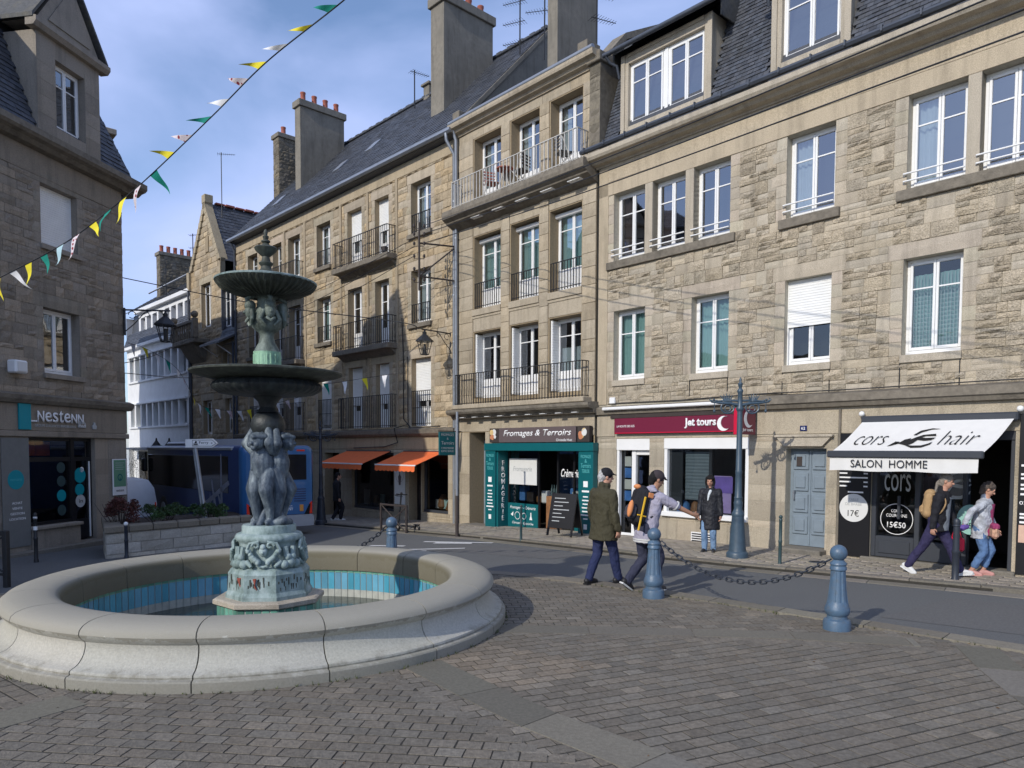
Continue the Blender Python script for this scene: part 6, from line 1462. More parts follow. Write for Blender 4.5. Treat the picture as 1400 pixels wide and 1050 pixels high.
for k in range(10): a = k * .63; mb.limb([(.2 * math.cos(a), .2 * math.sin(a), 1.24), (.12 * math.cos(a + .2), .12 * math.sin(a + .2), 1.42)], [.05, .03], 8)
mb.limb([(.12, -.14, 1.26), (.22, -.12, 1.29), (.28, -.02, 1.26)], [.05, .07, .04]); blob(mb, 'stump', M['patina_blue'], Fo, .014, 3)
mb = MB(); mb.lathec([(.08, 2.33), (.15, 2.36), (.205, 2.44), (.215, 2.51), (.2, 2.58), (.15, 2.645), (.11, 2.665)], 32); mb.build('globe', M['patina_dark'], Fo, smooth=40)
mb = MB(); mb.lathec([(.14, 2.665), (.12, 2.69), (.10, 2.73), (.12, 2.80), (.17, 2.85), (.19, 2.88)], 28); mb.build('lower_neck', M['patina_dark'], Fo, smooth=40)
gad = lambda nn, am: (lambda a, z: 1 + am * abs(math.sin(a * nn / 2)))
mb = MB(); mb.lathec([(.2, 2.87), (.38, 2.875), (.56, 2.90), (.645, 2.95), (.66, 2.99), (.63, 3.04), (.56, 3.07)], 144, mod=gad(36, .035)); bw = mb.build('lower_bowl', M['patina_dark'], Fo, smooth=40)
mb = MB(); mb.lathec([(.58, 3.06), (.7, 3.085), (.88, 3.13), (.93, 3.15), (.935, 3.17), (.92, 3.18), (.8, 3.165), (.4, 3.15)], 72); mb.build('bowl_rim', M['patina_olive'], bw, smooth=40)
mb = MB(); mb.lathec([(.2, 3.16), (.19, 3.18), (.165, 3.2), (.165, 3.40), (.17, 3.43)], 28); 
for k in range(20): a = 2 * PI * k / 20 + rng.uniform(-.05, .05); mb.box(.158 * math.cos(a) - .012, .158 * math.cos(a) + .012, .158 * math.sin(a) - .012, .158 * math.sin(a) + .012, 3.2 + rng.uniform(0, .08), 3.40, .004)
mb.build('upper_stem', M['mint'], Fo, smooth=40)
mb = MB(); mb.lathec([(.17, 3.43), (.15, 3.455), (.13, 3.5), (.1, 3.55), (.085, 3.62), (.095, 3.67), (.14, 3.7), (.18, 3.74), (.2, 3.82), (.16, 3.9), (.12, 4.0), (.11, 4.1), (.2, 4.17)], 28)
for k in range(4):          # scrolled heads on the vase
    mb.T = rotz(k * PI / 2 + R(30)); mb.sphere((0, -.2, 3.92), .075, 12, 10, (.9, .9, 1.2)); mb.sphere((0, -.27, 3.91), .02, 6, 6); mb.sphere((0, -.2, 4.0), .07, 10, 8); mb.tube([(0, -.15, 4.13), (0, -.24, 4.08), (0, -.22, 4.0)], .03, 8)
    mb.tube([(-.07, -.19, 3.93), (-.12, -.2, 3.82), (-.05, -.2, 3.75)], [.03, .03, .015], 8); mb.tube([(.07, -.19, 3.93), (.12, -.2, 3.82), (.05, -.2, 3.75)], [.03, .03, .015], 8); mb.tube([(-.05, -.22, 3.84), (0, -.25, 3.80), (.05, -.22, 3.84)], .02, 8)
mb.T = None; mb.build('mask_vase', bronze('bronze_grey_green', [(.04, .05, .042), (.10, .125, .105), (.18, .215, .185), (.29, .335, .30)], .65), Fo, smooth=50)
mb = MB(); mb.lathec([(.12, 4.12), (.28, 4.14), (.45, 4.19), (.56, 4.245), (.605, 4.295)], 128, mod=gad(40, .03))
for k in range(44):
    a = 2 * PI * k / 44; ca, sa = math.cos(a), math.sin(a); mb.tube([(r * ca, r * sa, z) for r, z in ((.2, 4.122), (.30, 4.138), (.45, 4.186), (.56, 4.24), (.605, 4.29))], [.010, .014, .019, .022, .016], 6)
ub = mb.build('upper_bowl', M['patina_olive'], Fo, smooth=40)
mb = MB(); mb.lathec([(.60, 4.285), (.622, 4.295), (.626, 4.312), (.61, 4.32), (.5, 4.30), (.12, 4.30), (.12, 4.37)], 64); mb.build('bowl_rim', M['patina'], ub, smooth=40)
mb = MB(); mb.lathec([(.12, 4.36), (.115, 4.44), (.07, 4.47), (.06, 4.51), (.085, 4.535), (.09, 4.55), (.055, 4.575), (.045, 4.63), (.075, 4.655), (.12, 4.70), (.138, 4.735), (.13, 4.75), (.06, 4.77), (.035, 4.80), (.055, 4.815), (.055, 4.83), (.028, 4.845), (.04, 4.885), (.02, 4.9), (.025, 4.93), (.022, 4.955), (.008, 4.975)], 28, mod=lambda a, z: 1 + (.05 * abs(math.sin(a * 6)) if 4.66 < z < 4.75 else 0)); mb.build('finial', M['patina_olive'], Fo, smooth=45)
# ------------------------------------------------------------------ STREET FURNITURE
def bollard(name, label, x, y, group=None):
    t = thing(name, label, 'bollard', (x, y, g(x, y) + .02), 0, group)
    mb = MB(); mb.lathec([(.158, -.05), (.16, .10), (.15, .135), (.118, .15), (.115, .185), (.135, .205), (.145, .245), (.145, .275), (.13, .31), (.118, .36)], 28); mb.build('base', M['blue_iron'], t, smooth=40)
    mb = MB(); mb.lathec([(.12, .34), (.105, .45), (.094, .56), (.087, .66), (.083, .74)], 64, mod=lambda a, z: 1 - .07 * (math.cos(a * 8) > .55)); mb.build('shaft', M['blue_iron'], t, smooth=30)
    mb = MB(); mb.lathec([(.083, .735), (.096, .745), (.096, .775), (.088, .785), (.088, .80), (.097, .812), (.09, .835), (.07, .85), (.062, .865)], 28); mb.build('collar', M['blue_iron'], t, smooth=40)
    mb = MB(); mb.sphere((0, 0, .948), .100, 24, 16); mb.build('ball', M['blue_iron'], t, smooth=60)
    return t
bollard('bollard', 'blue cast iron ball bollard standing alone at the right of the chain', 3.96, 8.81, 'blue bollards round the square')
bollard('bollard', 'blue cast iron ball bollard in front of the man with the backpack', 2.09, 10.69, 'blue bollards round the square')
bollard('bollard', 'blue cast iron ball bollard behind the far rim of the fountain', -2.1, 12.72, 'blue bollards round the square')
def chain(label, p, q, sag, link=.105):
    p, q = Vector(p), Vector(q); n = 200; pts = []
    for i in range(n + 1):
        t = i / n; v = p.lerp(q, t); v.z -= sag * 4 * t * (1 - t); pts.append(v)
    d = [0]
    for i in range(n): d.append(d[-1] + (pts[i + 1] - pts[i]).length)
    k = int(d[-1] / (link * .78)); mb = MB()
    def at(s_):
        for i in range(n):
            if d[i + 1] >= s_: return pts[i].lerp(pts[i + 1], (s_ - d[i]) / (d[i + 1] - d[i]))
        return pts[-1]
    for i in range(k):
        a, b = at(d[-1] * i / k), at(d[-1] * (i + 1) / k); c = (a + b) / 2; t = (b - a).normalized()
        s_ = t.cross(Vector((0, 0, 1))).normalized(); u = s_ if i % 2 else s_.cross(t)
        r = link * .26; L = link * .5 - r; ring_ = []
        for j in range(14):
            an = 2 * PI * j / 14; ring_.append(c + t * (math.cos(an) * r + (L if math.cos(an) > 0 else -L)) + u * (math.sin(an) * r))
        mb.tube(ring_, .0095, 6, False, True)
    o = mb.build('chain', M['dark_iron'], None, smooth=60); return tag(o, label, 'chain')
chain('long sagging black chain between the two near blue bollards', (2.18, 10.64, .86), (3.88, 8.86, .88), .42)
chain('chain hanging from the bollard behind the fountain rim down to the left', (-2.19, 12.74, .84), (-4.4, 13.4, .80), .5)

def lamp_post(name, label, x, y, rz):
    t = thing(name, label, 'lamp post', (x, y, g(x, y) + .04), rz, 'ornate lamp posts along the pavement'); m = M['dark_iron'] if x < 0 else mat('blue_black_iron', (.045, .075, .105), .42, var=.2, vs=8, spec=.5)
    mb = MB(); mb.lathec([(.21, -.06), (.215, .1), (.2, .13), (.175, .15), (.165, .2), (.135, .6), (.118, .84)], 32); mb.build('base', m, t, smooth=35)
    mb = MB(); mb.lathec([(.118, .84), (.125, .87), (.125, .91), (.10, .95), (.08, 1.0), (.085, 1.08), (.09, 1.12), (.078, 1.15), (.078, 1.2), (.085, 1.22), (.07, 1.25), (.064, 1.7), (.068, 1.72), (.068, 1.76), (.06, 1.78), (.052, 2.95)], 24); mb.build('shaft', m, t, smooth=40)
    mb = MB(); mb.lathec([(.052, 2.94), (.075, 2.97), (.075, 3.01), (.05, 3.05), (.045, 3.3), (.058, 3.32), (.058, 3.36), (.03, 3.4), (.04, 3.45), (.05, 3.48), (.02, 3.53), (.028, 3.57), (.005, 3.62)], 20); mb.build('finial', m, t, smooth=45)
    for sg in (-1, 1):
        mb = MB()
        mb.tube([(0, 0, 3.06), (sg * .2, 0, 3.1), (sg * .4, 0, 3.11), (sg * .56, 0, 3.13)], [.03, .03, .024, .016], 8); mb.tube([(0, 0, 3.15), (sg * .25, 0, 3.16), (sg * .45, 0, 3.14)], [.022, .02, .014], 8)
        mb.tube([(sg * .24 + .13 * math.cos(R(a)), 0, 3.02 + .12 * math.sin(R(a))) for a in range(0, 360, 30)], .018, 6, False, True); mb.tube([(sg * .24 + .06 * math.cos(R(a)), 0, 3.0 + .06 * math.sin(R(a))) for a in range(0, 360, 40)], .012, 6, False, True)
        for k in range(5): mb.tube([(sg * (.2 + .02 * k), 0, 3.14), (sg * (.16 + .055 * k), .015 * (k - 2), 3.3 - .02 * abs(k - 2))], [.025, .006], 6)
        for k in range(3): mb.sphere((sg * (.46 + .05 * k), 0, 3.15 + .02 * (k % 2)), .026, 8, 6)
        mb.tube([(sg * .5, 0, 3.12), (sg * .5, 0, 2.98)], .008, 6); mb.sphere((sg * .5, 0, 2.95), .028, 8, 6, (1, 1, 1.3)); mb.tube([(sg * .56, 0, 3.13), (sg * .6, 0, 3.18), (sg * .56, 0, 3.2)], .012, 6)
        mb.build('scroll_arm', m, t, smooth=50)
    return t
lamp_post('lamp_post', 'dark blue ornate lamp post beside the woman in the dark raincoat', 4.53, 14.61, R(-5))
lamp_post('lamp_post', 'thin dark ornate lamp post near the rear of the bus', -6.7, 25.6, R(0))
def post(label, x, y, h, r, m, ball=True, bands=False, cat='post', white=False):
    t = thing('small_post', label, cat, (x, y, g(x, y) + .03), 0, 'slim pavement posts')
    mb = MB(); mb.lathec([(r * 1.25, -.05), (r * 1.2, .03), (r, .05), (r, h * .45), (r * 1.15, h * .46), (r * 1.15, h * .5), (r * .95, h * .51), (r * .9, h - .1), (r * 1.1, h - .09), (r * .8, h - .06)], 16); mb.build('shaft', m, t, smooth=40)
    mb = MB()
    if ball: mb.sphere((0, 0, h - .03), r * 1.15, 14, 10)
    else: mb.lathec([(r * .9, h - .06), (r, h), (r * .6, h + .03)], 14)
    mb.build('cap', M['white'] if white else m, t, smooth=50)
    if bands:
        for z0, z1 in ((.66, .74), (.9, .945)): mb = MB(); mb.lathec([(r * 1.02, h * z0), (r * 1.02, h * z1)], 16); mb.build('white_band', M['white'], t, smooth=40)
    return t
post('dark post with two white bands in front of the estate agency window', -10.4, 15.9, 1.03, .04, M['iron'], False, True)
post('dark post with a white ball top in front of the planter wall', -8.66, 16.35, .78, .04, M['dark_iron'], True, False, white=True)
post('slim dark green post on the kerb before the cheese shop', .23, 18.21, .92, .032, M['green_iron'])
post('slim green ball-topped post beside the grey-blue house door', 5.09, 13.8, .95, .032, M['green_iron'])
post('dark tapered post in front of the couple at the barber shop', 7.43, 12.17, 1.02, .055, M['dark_iron'], False)
t = thing('sign_pole', 'slim worn pole on the pavement left of the cheese shop', 'pole', (-1.51, 20.09, g(-1.51, 20.09) + .04))
mb = MB(); mb.tube([(0, 0, -.1), (0, 0, 1.1)], .05, 10); mb.build('lower_tube', M['brown'], t, smooth=50); mb = MB(); mb.tube([(0, 0, 1.1), (.0, 0, 3.4)], .036, 10); mb.build('upper_tube', M['zinc'], t, smooth=50)
# low barrier at the left edge
t = thing('barrier', 'black pedestrian barrier cut by the left edge of the picture', 'barrier', (-8.58, 12.34, g(-8.58, 12.34)), R(170))
for x in (0, 1.45): mb = MB(); mb.box(x - .045, x + .045, -.045, .045, -.05, .97, .01); mb.build('post', M['iron'], t)
for z0, z1 in ((.88, .96), (.2, .24)): mb = MB(); mb.box(.045, 1.4, -.03, .03, z0, z1, .006); mb.build('rail', M['iron'], t)
mb = MB(); mb.tube([(.05, 0, .86), (1.4, 0, .26)], .018, 8); mb.tube([(.05, 0, .26), (1.4, 0, .86)], .018, 8); mb.build('brace', M['iron'], t, smooth=50)
a, b = Vector((-4.0, 22.3)), Vector((-3.1, 21.45)); L = (b - a).length
t = thing('barrier', 'brown metal cross-braced pavement barrier before the orange-awning shop', 'barrier', (a.x, a.y, g(a.x, a.y) + .02), math.atan2(b.y - a.y, b.x - a.x))
for x in (0, L): mb = MB(); mb.box(x - .03, x + .03, -.03, .03, -.05, .86, .008); mb.build('post', M['brown'], t)
mb = MB(); mb.box(.03, L - .03, -.025, .025, .80, .85, .006); mb.build('rail', M['brown'], t)
mb = MB(); mb.tube([(.03, .0, .8), (L - .03, 0, .05)], .02, 8); mb.tube([(.03, .02, .05), (L - .03, .02, .8)], .02, 8); mb.build('brace', M['brown'], t, smooth=50)
t = thing('electric_scooter', 'black electric kick scooter parked behind the brown barrier', 'scooter', (-3.15, 22.0, g(-3.1, 22) + .03), R(-40))
mb = MB(); mb.box(-.35, .3, -.08, .08, .12, .17, .02); mb.build('deck', M['iron'], t)
for x in (-.45, .42): mb = MB(); mb.tube([(x + .095 * math.cos(a_), 0, .1 + .095 * math.sin(a_)) for a_ in [i * PI / 8 for i in range(16)]], .035, 8, False, True); mb.lathec([(.06, -.02), (.06, .02)], 12); mb.build('wheel', M['black'], t, smooth=50)
mb = MB(); mb.tube([(-.45, 0, .14), (-.38, 0, .3), (-.28, 0, 1.08)], .025, 8); mb.build('stem', M['iron'], t, smooth=50); mb = MB(); mb.tube([(-.28, -.24, 1.08), (-.28, .24, 1.08)], .016, 8); mb.sphere((-.28, 0, 1.12), .045); mb.build('handlebar', M['iron'], t, smooth=50); mb = MB(); mb.box(.3, .52, -.05, .05, .2, .23, .01); mb.build('mudguard', M['iron'], t)
# A-board
t = thing('a_board', 'black folding chalk board leaning at an angle outside the cheese shop', 'sign', (1.38, 19.0, g(1.4, 19) + .06), R(-38))
for sg, nm in ((-1, 'front_board'), (1, 'rear_board')):
    mb = MB(); mb.T = Matrix.Rotation(R(-13 * sg), 4, 'X') if False else Matrix.Translation((0, 0, 1.12)) @ Matrix.Rotation(R(14 * sg), 4, 'X') @ Matrix.Translation((0, 0, -1.12))
    mb.box(-.36, .36, -.015, .015, .2, 1.12, .006); mb.box(-.39, -.34, -.025, .025, 0, 1.14, .006); mb.box(.34, .39, -.025, .025, 0, 1.14, .006); o = mb.build(nm, M['black'], t)
    if sg < 0:
        q = MB(); q.T = mb.T
        for k in range(7): w = rng.uniform(.2, .5); q.box(-.28, -.28 + w, -.019, -.0155, .98 - k * .1, 1.0 - k * .1)
        q.build('chalk_writing', M['letter_dim'], o)
# direction sign
t = thing('direction_sign', 'white arrow sign reading Ferry on a leaning grey double pole', 'sign', (-7.95, 19.0, .2))
mb = MB(); mb.tube([(0, 0, 0), (-.27, 0, 2.03)], .045, 10); mb.build('pole', M['zinc'], t, smooth=50); mb = MB(); mb.tube([(-.12, .1, 0), (-.36, .1, 2.03)], .03, 10); mb.build('pole', M['zinc'], t, smooth=50)
mb = MB(); mb.prism([(-.5, 2.03), (.2, 2.03), (.33, 2.14), (.2, 2.26), (-.5, 2.24)], -.06, -.0); o = mb.build('panel', M['white'], t)
mb = MB(); mb.prism([(-.32, 2.06), (.19, 2.06), (.295, 2.14), (.19, 2.23), (-.32, 2.22)], -.064, -.0605); mb.build('panel_rim', M['ink'], o); mb = MB(); mb.prism([(-.31, 2.07), (.185, 2.07), (.28, 2.14), (.185, 2.22), (-.31, 2.21)], -.068, -.0645); mb.build('panel_face', M['white'], o)
text('Ferry', M['ink'], o, -.14, -.0685, 2.105, .24, .085)
mb = MB(); mb.prism([(-.28, 2.10), (-.18, 2.10), (-.17, 2.13), (-.29, 2.13)], -.072, -.0685); mb.prism([(-.26, 2.14), (-.20, 2.14), (-.20, 2.19), (-.23, 2.2)], -.072, -.0685); mb.box(-.3, -.16, -.072, -.0685, 2.085, 2.093); mb.prism([(.17, 2.13), (.22, 2.145), (.17, 2.16)], -.072, -.0685); mb.build('symbol', M['ink'], o)
# planter wall and its shrubs
P0, P1 = Vector((-9.1, 16.33)), Vector((-6.9, 19.25)); L = (P1 - P0).length; az = math.atan2((P1 - P0).y, (P1 - P0).x)
t = thing('planter_wall', 'low raised planter of grey stone blocks behind the fountain', 'planter', (P0.x, P0.y, 0), az)
mb = MB(); mb.box(0, L, .02, .3, -.5, .28); mb.box(.02, .3, .02, 2.4, -.5, .28)
def blocks(mb, L, z0, z1, seed):
    stone_fill(mb, 0, L, z0, z1, [], (.24, .27), (.5, .8), (.02, .03), .006, [(1, 1, 1), (.9, .89, .86), (1.1, 1.07, 1.0)], seed=seed, split=0, smooth_p=0, gap=.014)
blocks(mb, L, -.42, .27, 4); mb.T = rotz(PI / 2) @ Matrix.Rotation(0, 4, 'Z'); mb.T = Matrix.Translation((0, 2.4, 0)) @ rotz(-PI / 2); blocks(mb, 2.4, -.42, .27, 5); mb.T = None; mb.build('wall', mat('planter_stone', (.44, .42, .375), .9, var=.25, vs=30, bump=.3, bs=80, tint=True, blotch=.4, bls=1.6, blc=(.2, .185, .15)), t)
mb = MB(); x = -.05
while x < L: w = rng.uniform(.5, .62); q_ = rng.uniform(.9, 1.1); mb.col = (q_, q_ * .98, q_ * .93); mb.box(x + .006, min(x + w, L + .05) - .006, -.06, .34, .285, .44, .02); x += w
y = .35
while y < 2.4: mb.box(-.05, .35, y + .006, y + .55, .285, .44, .02); y += .56
mb.col = (1, 1, 1); mb.build('coping', M['kerb'], t)
mb = MB(); mb.quad((.2, .2, .36), (L, .2, .36), (L, 2.4, .36), (.2, 2.4, .36)); mb.build('soil', mat('soil', (.04, .03, .022), .95, var=.3, vs=20, bump=.6, bs=30), t)
def shrub(name, label, c, rx, ry, rz_, n, col_a, seed, rot=0.):
    r = random.Random(seed); t = thing(name, label, 'shrub', c, rot); m = mat(name + '_leaf', col_a, .6, var=.35, vs=4, tint=True)
    mb = MB(); lumps = [(r.uniform(-.75, .75) * rx, r.uniform(-.7, .7) * ry, r.uniform(.25, .8) * rz_, r.uniform(.28, .5)) for _ in range(int(9 * rx / .5))]
    for k in range(n):
        lx, ly, lz, lr = r.choice(lumps); a = r.uniform(0, 2 * PI); e = r.uniform(-.4, 1.5); d = lr * r.uniform(.5, 1.08)
        p = Vector((lx + d * rx * .6 * math.cos(a) * math.cos(e), ly + d * ry * .6 * math.sin(a) * math.cos(e), max(.03, lz + d * rz_ * .8 * math.sin(e)))); s_ = r.uniform(.018, .036)
        u = Vector((r.gauss(0, 1), r.gauss(0, 1), r.gauss(0, 1))).normalized(); v = u.cross(Vector((r.gauss(0, 1), r.gauss(0, 1), r.gauss(0, 1)))).normalized()
        q_ = r.uniform(.5, 1.5); mb.col = (q_ * r.uniform(.85, 1.2), q_, q_ * r.uniform(.8, 1.1)); mb.add([p - u * s_, p + v * s_ * .5, p + u * s_ * 1.3, p - v * s_ * .5], [(0, 1, 2, 3)])
    mb.build('foliage', m, t); mb = MB()
    for k in range(14): a = r.uniform(-1, 1); b_ = r.uniform(-1, 1); mb.tube([(a * rx * .3, b_ * ry * .3, -.05), (a * rx * .6, b_ * ry * .5, rz_ * .4), (a * rx * .8, b_ * ry * .8, rz_ * .85)], [.012, .009, .004], 5)
    mb.build('stem', M['brown'], t); return t
for o in t.children:        # the end wall runs straight back, not square to the front
    for v in o.data.vertices: v.co.x += .42 * v.co.y
def onpl(x, y): v = rotz(az) @ Vector((x + .34 * y, y, 0)); return (P0.x + v.x, P0.y + v.y, .36)
shrub('red_shrub', 'reddish brown barberry shrub at the left end of the planter', onpl(.45, 1.0), .55, .6, .62, 3000, (.085, .028, .024), 3, az)
shrub('green_shrub', 'low dark green shrub in the middle of the planter before the sign pole', onpl(1.45, .9), .62, .6, .42, 3000, (.03, .065, .02), 4, az)
shrub('green_shrub', 'low green shrub at the right end of the planter beside the statue', onpl(2.75, .9), .6, .55, .36, 2600, (.032, .07, .022), 5, az)
t = thing('drain_cover', 'small dark round drain cover in the pavement before the barber shop', 'drain cover', (5.86, 14.0, g(5.86, 14) + .068)); mb = MB(); mb.lathec([(.13, -.004), (.13, .003)], 20); mb.build('rim', M['zinc_dark'], t); mb = MB()
for k in range(5): mb.box(-.09, .09, -.075 + k * .035, -.06 + k * .035, .003, .007)
tag(mb.build('grating', M['iron'], t))
# wall lanterns
def lantern(name, label, P, x, z, out, group='black wall lanterns', m=None):
    t = atf(P, name, label, 'lantern', x, 0, z, group)
    mb = MB(); mb.box(-.04, .04, -.04, 0, -.55, .15, .01); mb.tube([(0, -.03, .1), (0, -out - .12, .12)], .022, 8)
    mb.tube([(0, -.03, -.45), (0, -.25, -.25), (0, -.5, .05), (0, -.62, .1)], .012, 6); mb.tube([(0, -.2 + .09 * math.cos(a_), -.02 + .09 * math.sin(a_)) for a_ in [i * .5 for i in range(12)]], .011, 6); mb.tube([(0, -.55 + .06 * math.cos(a_), .0 + .06 * math.sin(a_)) for a_ in [i * .5 for i in range(12)]], .01, 6); mb.build('bracket', M['iron'], t, smooth=50)
    cy = -out; mb = MB(); mb.lathec([(.02, .12), (.03, .06), (.07, .03), (.06, -.03), (.13, -.09), (.29, -.24), (.3, -.27), (.28, -.27)], 6, 0, cy); mb.build('roof', M['iron'], t)
    mb = MB()
    for k in range(6): a_ = k * PI / 3; mb.tube([(.235 * math.cos(a_), cy + .235 * math.sin(a_), -.27), (.13 * math.cos(a_), cy + .13 * math.sin(a_), -.68)], .013, 6)
    mb.tube([(.13 * math.cos(k * PI / 3), cy + .13 * math.sin(k * PI / 3), -.68) for k in range(6)], .015, 6, False, True); mb.tube([(.18 * math.cos(k * PI / 3), cy + .18 * math.sin(k * PI / 3), -.5) for k in range(6)], .008, 6, False, True); mb.build('cage', M['iron'], t)
    mb = MB(); mb.lathec([(.05, -.66), (.055, -.5), (.04, -.35)], 10, 0, cy); mb.build('burner', M['iron'], t); return t
lantern('wall_lantern', 'black iron wall lantern at the corner of the shaded estate agency house', A, .72, 5.95, 1.0)
lantern('wall_lantern', 'black iron wall lantern on the tan house beside the drainpipe', B, -.35, 5.95, 1.1)
# the corner lantern points along the street: its arm leaves the corner sideways
for o in bpy.data.objects:
    if o.get('label', '').startswith('black iron wall lantern at the corner'):
        o.rotation_euler.z = R(102)
        o.location = world(A, AR - .03, -.04, 6.02); o.scale = (1.1, 1.1, 1.1)
        for c_ in o.children:
            pass
far = thing('lamp_post', 'distant twin-headed black street lamp in front of the white house', 'lamp post', (-18.6, 39.0, g(-18.6, 39)), 0)
mb = MB(); mb.tube([(0, 0, 0), (0, 0, 3.0)], [.09, .05], 10); mb.tube([(-.32, 0, 2.8), (0, 0, 2.95), (.32, 0, 2.8)], .03, 6); mb.build('post', M['iron'], far, smooth=50)
for sg in (-1, 1):
    mb = MB(); mb.lathec([(.03, 3.85), (.06, 3.7), (.28, 3.38), (.29, 3.34)], 8, sg * .34, 0); o = mb.build('lantern', M['iron'], far); mb = MB(); mb.lathec([(.25, 3.34), (.15, 2.8)], 8, sg * .34, 0); mb.build('lantern_glass', M['paper'], o)
s = atf(G, 'hanging_sign', 'small olive hanging shop sign in front of the white house near the bus roof', 'sign', -25.5, -1.3, 1.3)
mb = MB(); mb.box(-.6, .6, -.04, .04, 0, 1.1, .02); mb.build('panel', M['mint'], s)
shrub('climbing_plant', 'dark leafy plants at the foot of the white house beside the bus', (*world(W, -29.5, -1.2, 0).to_2d(), g(*world(W, -29.5, -1.2, 0).to_2d()) + .9), 1.6, .8, 2.6, 1600, (.02, .04, .016), 9)

# ------------------------------------------------------------------ VEHICLES
bx, by = -6.8, 21.4
bus = thing('bus', 'blue single-decker bus seen from behind, parked by the planter', 'bus', (bx, by, g(bx, by)), R(131.7) - PI / 2)
# local frame: +y forward, x to the right; the rear is at y = 0
M['bus_blue'] = mat('bus_blue', (.024, .115, .28), .3, var=.06, spec=.5, coat=.4)
M['bus_navy'] = mat('bus_navy', (.026, .045, .12), .4, var=.1, spec=.35)
M['bus_glass'] = mat('bus_glass', (.008, .009, .012), .1, var=.2, vs=1, spec=.3)
M['bus_silver'] = mat('bus_silver', (.36, .38, .42), .35, .3, var=.06)
BWd, BLn = 1.08, 9.4
def loft(mb, rings, cap=True):
    n = len(rings[0]); vs = [p for r_ in rings for p in r_]; fs = []
    for i in range(len(rings) - 1):
        for j in range(n): fs.append((i * n + j, i * n + (j + 1) % n, (i + 1) * n + (j + 1) % n, (i + 1) * n + j))
    if cap: fs.append(tuple(range(n - 1, -1, -1))); fs.append(tuple((len(rings) - 1) * n + j for j in range(n)))
    mb.add(vs, fs)
def rrect(w, z0, z1, r, y, k=5):
    pts = []
    for cx, cz, a0 in ((w - r, z1 - r, 0), (-w + r, z1 - r, 90), (-w + r, z0 + r * .4, 180), (w - r, z0 + r * .4, 270)):
        for i in range(k + 1):
            a_ = R(a0 + 90 * i / k); rr = r if cz > (z0 + z1) / 2 else r * .4
            pts.append((cx + (r - rr if cx > 0 else -(r - rr)) + rr * math.cos(a_), y, cz + rr * math.sin(a_)))
    return pts
mb = MB(); loft(mb, [rrect(BWd - .1, .34, 2.58, .2, .0), rrect(BWd - .03, .30, 2.63, .2, .05), rrect(BWd, .28, 2.66, .18, .15), rrect(BWd, .28, 2.66, .18, BLn - .3), rrect(BWd - .03, .3, 2.6, .2, BLn - .08), rrect(BWd - .12, .35, 2.5, .2, BLn)]); body = mb.build('body', M['bus_navy'], bus, smooth=35)
mb = MB(); loft(mb, [[(x * 1.0, y_, z) for x, y_, z in rrect(BWd - .085, .62, 2.575, .2, -.02)], rrect(BWd - .012, .62, 2.655, .2, .06), rrect(BWd + .008, .60, 2.668, .19, .16), rrect(BWd + .008, .60, 2.668, .19, .3)], True); mb.build('rear_panel', M['bus_blue'], bus, smooth=35)
mb = MB(); mb.box(-.85, .85, -.035, .05, 1.62, 2.42, .05); mb.build('rear_window', M['bus_glass'], bus, smooth=30)
mb = MB(); loft(mb, [rrect(BWd - .04, .26, .60, .1, -.06), rrect(BWd + .02, .25, .61, .1, .06), rrect(BWd + .02, .25, .61, .1, .9)]); mb.build('bumper', M['bus_silver'], bus, smooth=35)
mb = MB()
for k in range(6): mb.box(.42, .8, -.032, -.015, 1.0 + k * .07, 1.03 + k * .07)
mb.build('engine_grille', M['bus_navy'], bus)
M['tail'] = mat('tail_lamp', (.35, .012, .01), .25, emit=((1, .08, .03), .06))
for sg in (-1, 1):
    mb = MB(); mb.prism([(sg * .93, .95), (sg * 1.0, 1.0), (sg * 1.0, .62), (sg * .8, .62)], -.03, .12); mb.build('tail_light', M['tail'], bus)
    mb = MB(); mb.prism([(sg * .9, .9), (sg * .95, .92), (sg * .9, .6), (sg * .74, .6)], -.035, .0); mb.build('light_surround', M['bus_glass'], bus)
mb = MB(); mb.box(.52, .78, -.03, .05, 2.49, 2.54, .01); mb.build('brake_light', M['tail'], bus)
text('bioGNV', M['letter'], bus, .05, -.02, .74, .34, .1); text('au naturel', M['letter'], bus, .06, -.02, .86, .3, .04)
for k, (w, h_) in enumerate(((.4, .09), (.28, .05), (.2, .05), (.16, .09))):
    mb = MB(); mb.box(-.12, -.12 + w, -.024, -.0155, 1.4 - k * .15, 1.4 - k * .15 + h_ * .5); mb.build('slogan', M['letter'], bus)
mb = MB(); mb.box(.6, .72, -.035, -.015, .7, .9, .01); mb.build('sticker', mat('sticker_orange', (.6, .25, .05), .5), bus)
for x in (-BWd - .012, BWd - .05): mb = MB(); mb.box(x, x + .062, 1.1, BLn - .3, 1.22, 2.36, .03); mb.build('side_window', M['bus_glass'], bus, smooth=30)
mb = MB(); loft(mb, [[(-.8, y_, 2.64), (-.7, y_, 2.86), (.7, y_, 2.86), (.8, y_, 2.64)] for y_ in (.6, 5.2)]); mb.box(-.7, .7, 6.0, 8.2, 2.64, 2.8, .06); mb.build('roof_unit', M['bus_silver'], bus, smooth=30)
mb = MB(); mb.box(-BWd - .02, -BWd + .1, .8, BLn - .15, 2.50, 2.62, .03); mb.build('cant_rail', M['bus_silver'], bus, smooth=30)
mb = MB()
